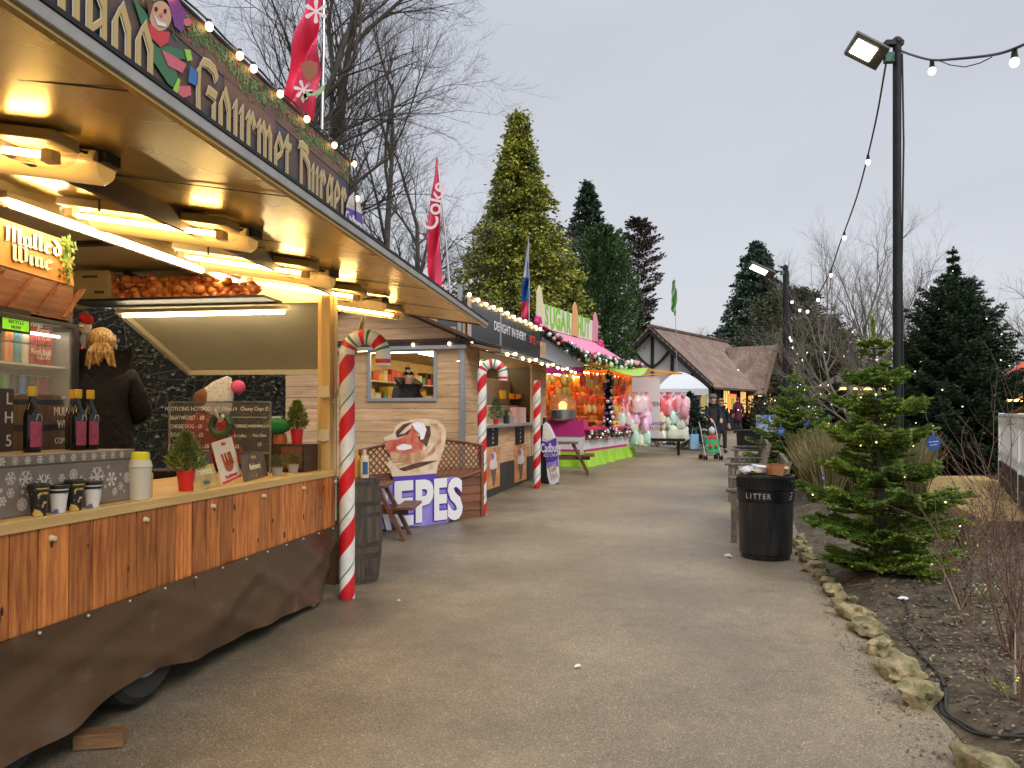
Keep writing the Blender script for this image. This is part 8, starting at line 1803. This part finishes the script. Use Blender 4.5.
# ================================================================= WHITE FENCE
A_ = Vector((8.9, 14.0, 0)); B_ = Vector((5.9, 8.5, 0)); zf0, zf1 = .73, 1.56; d_ = (B_-A_); Lf = d_.length; ywf = math.atan2(d_.y, d_.x)
wf = E('picket_fence', 'white picket fence on a black raised base at the right edge', 'fence', A_, ywf)
for k in range(8):
    if k % 1 == 0 and k in (0, 4, 7): mb = MB(); mb.bb((Lf*k/7-.04, -.05, 0), (Lf*k/7+.04, .05, zf1+.02)); part('post', mb, m_white, wf, bevel=.004)
for i in range(34):
    x = .10+i*(Lf-.15)/34; mb = MB(); mb.bb((x, -.022, zf0), (x+.095, -.010, zf1-.03)); part('picket', mb, m_white, wf, bevel=.003)
for z_ in (zf0+.12, zf1-.16): mb = MB(); mb.bb((0, .0, z_), (Lf, .035, z_+.07)); part('rail', mb, m_white, wf)
mb = MB(); mb.bb((-.05, -.05, zf1-.029), (Lf, .06, zf1+.01)); part('cap_rail', mb, m_white, wf, bevel=.004)
mb = MB(); mb.bb((-.1, -.04, -.1), (Lf, .10, zf0-.01)); part('black_base', mb, m_black, wf)
# chalets and far bits
def chalet(label, px, Y, w, h, rz, m_w, lit, roofc):
    r0 = E('wooden_chalet', label, 'chalet', at_g(px, Y), rz); mb = MB(); mb.bb((-w/2, 0, 0), (w/2, .05, h*.35)); mb.bb((-w/2, .05, 0), (-w/2+.05, 1.6, h)); mb.bb((w/2-.05, .05, 0), (w/2, 1.6, h)); mb.bb((-w/2, 1.55, 0), (w/2, 1.6, h)); part('walls', mb, m_w, r0)
    mb = MB(); mb.prism([(-w/2-.2, -.3, h), (0, -.3, h+w*.28), (w/2+.2, -.3, h)], (0, 2.1, 0)); part('roof', mb, roofc, r0)
    mb = MB(); mb.bb((-w/2+.1, .1, h-.12), (w/2-.1, .2, h-.04)); part('strip_lamp', mb, lit, r0)
    mb = MB(); mb.bb((-w/2, -.2, h*.35), (w/2, .3, h*.38)); part('counter', mb, m_w, r0)
    mb = MB(); rs = random.Random(px)
    for i in range(14): mb.mi = i % 2; x = rs.uniform(-w/2+.1, w/2-.2); mb.bb((x, 1.2, h*.4), (x+.12, 1.4, h*.4+rs.uniform(.2, .7)))
    part('goods', mb, [mat('goods_gold', (.8, .55, .1), .4, emit=(1, .6, .1), es=.4), mat('goods_amber', (.6, .3, .08), .5)], r0)
m_chw = wood('chalet_wood', (.32, .20, .09), (.46, .31, .15), 2, 3); m_yl = mat('yellow_lamp', (1, .7, .2), .3, emit=(1, .60, .12), es=7)
chalet('distant chalet glowing yellow behind the birches and young fir leader', 872, 32, 3.0, 2.2, .1, m_chw, m_yl, mat('chalet_roof', (.10, .07, .05), .8))
chalet('pale wooden kiosk above the white fence at the right edge', 1016, 26, 1.4, 1.75, -.3, m_chw, m_yl, m_chw)
mb = MB(); r0 = E('orange_parasol', 'orange red parasol behind the white fence at the right edge', 'parasol', at_g(1024, 24)); mb.lathe([(.75, 2.25), (.5, 2.5), (.08, 2.85), (0, 2.88)], n=16, caps=False); part('canopy', mb, mat('orange_canvas', (.65, .10, .03), .6), r0, True); mb = MB(); mb.cyl((0, 0, 0), (0, 0, 2.8), .03); part('pole', mb, m_black, r0)
g = at_g(766, 27); r0 = E('sign_stand', 'small blue and white display stand in front of the building', 'sign', g); mb = MB(); mb.bb((-.35, 0, .3), (.35, .06, 1.15)); part('panel', mb, mat('blue_print', (.12, .22, .5), .5, col2=(.7, .72, .75), vs=6, lo=.5, hi=.52), r0); mb = MB(); mb.bb((-.38, .01, 0), (-.33, .05, 1.5)); mb.bb((.33, .01, 0), (.38, .05, 1.5)); mb.bb((-.38, .01, 1.42), (.38, .05, 1.5)); part('frame', mb, m_dark, r0)
g = G(730, 432); mb = MB(); mb.lathe([(.18, 0), (.16, .1), (.06, .2), (.04, .72), (0, .75)], n=14); o = solo('traffic_cone', mb, mat('cone_red', (.70, .06, .08), .5), 'red cone beside the woman in the maroon coat', 'cone', smooth=True); o.location = (g.x, g.y+1.5, g.z)
# low fence behind the far grass
r0 = E('timber_fence', 'pale wooden gate and rail fence behind the dry grasses', 'fence', at_g(800, 28), -.1)
for i in range(7): mb = MB(); mb.bb((i*.7-.05, -.04, 0), (i*.7+.05, .04, 1.05)); part('post', mb, m_bench, r0)
for z_ in (.45, .9): mb = MB(); mb.bb((0, -.02, z_), (4.2, .02, z_+.1)); part('rail', mb, m_bench, r0)
# timber stake near young fir
for (px, Y, h, lb) in [(876.5, 7.4, 1.75, 'grey timber stake standing behind the young fir'), (850, 17, 2.0, 'pale timber post standing in the dry grasses')]:
    x = (px-HX)/F*Y; mb = MB(); mb.tube([(0, 0, -.05), (0, 0, h)], .035 if Y < 9 else .08, 10); o = solo('timber_stake', mb, m_bench, lb, 'stake', smooth=True); o.location = (x, Y, bed_z(x, Y))
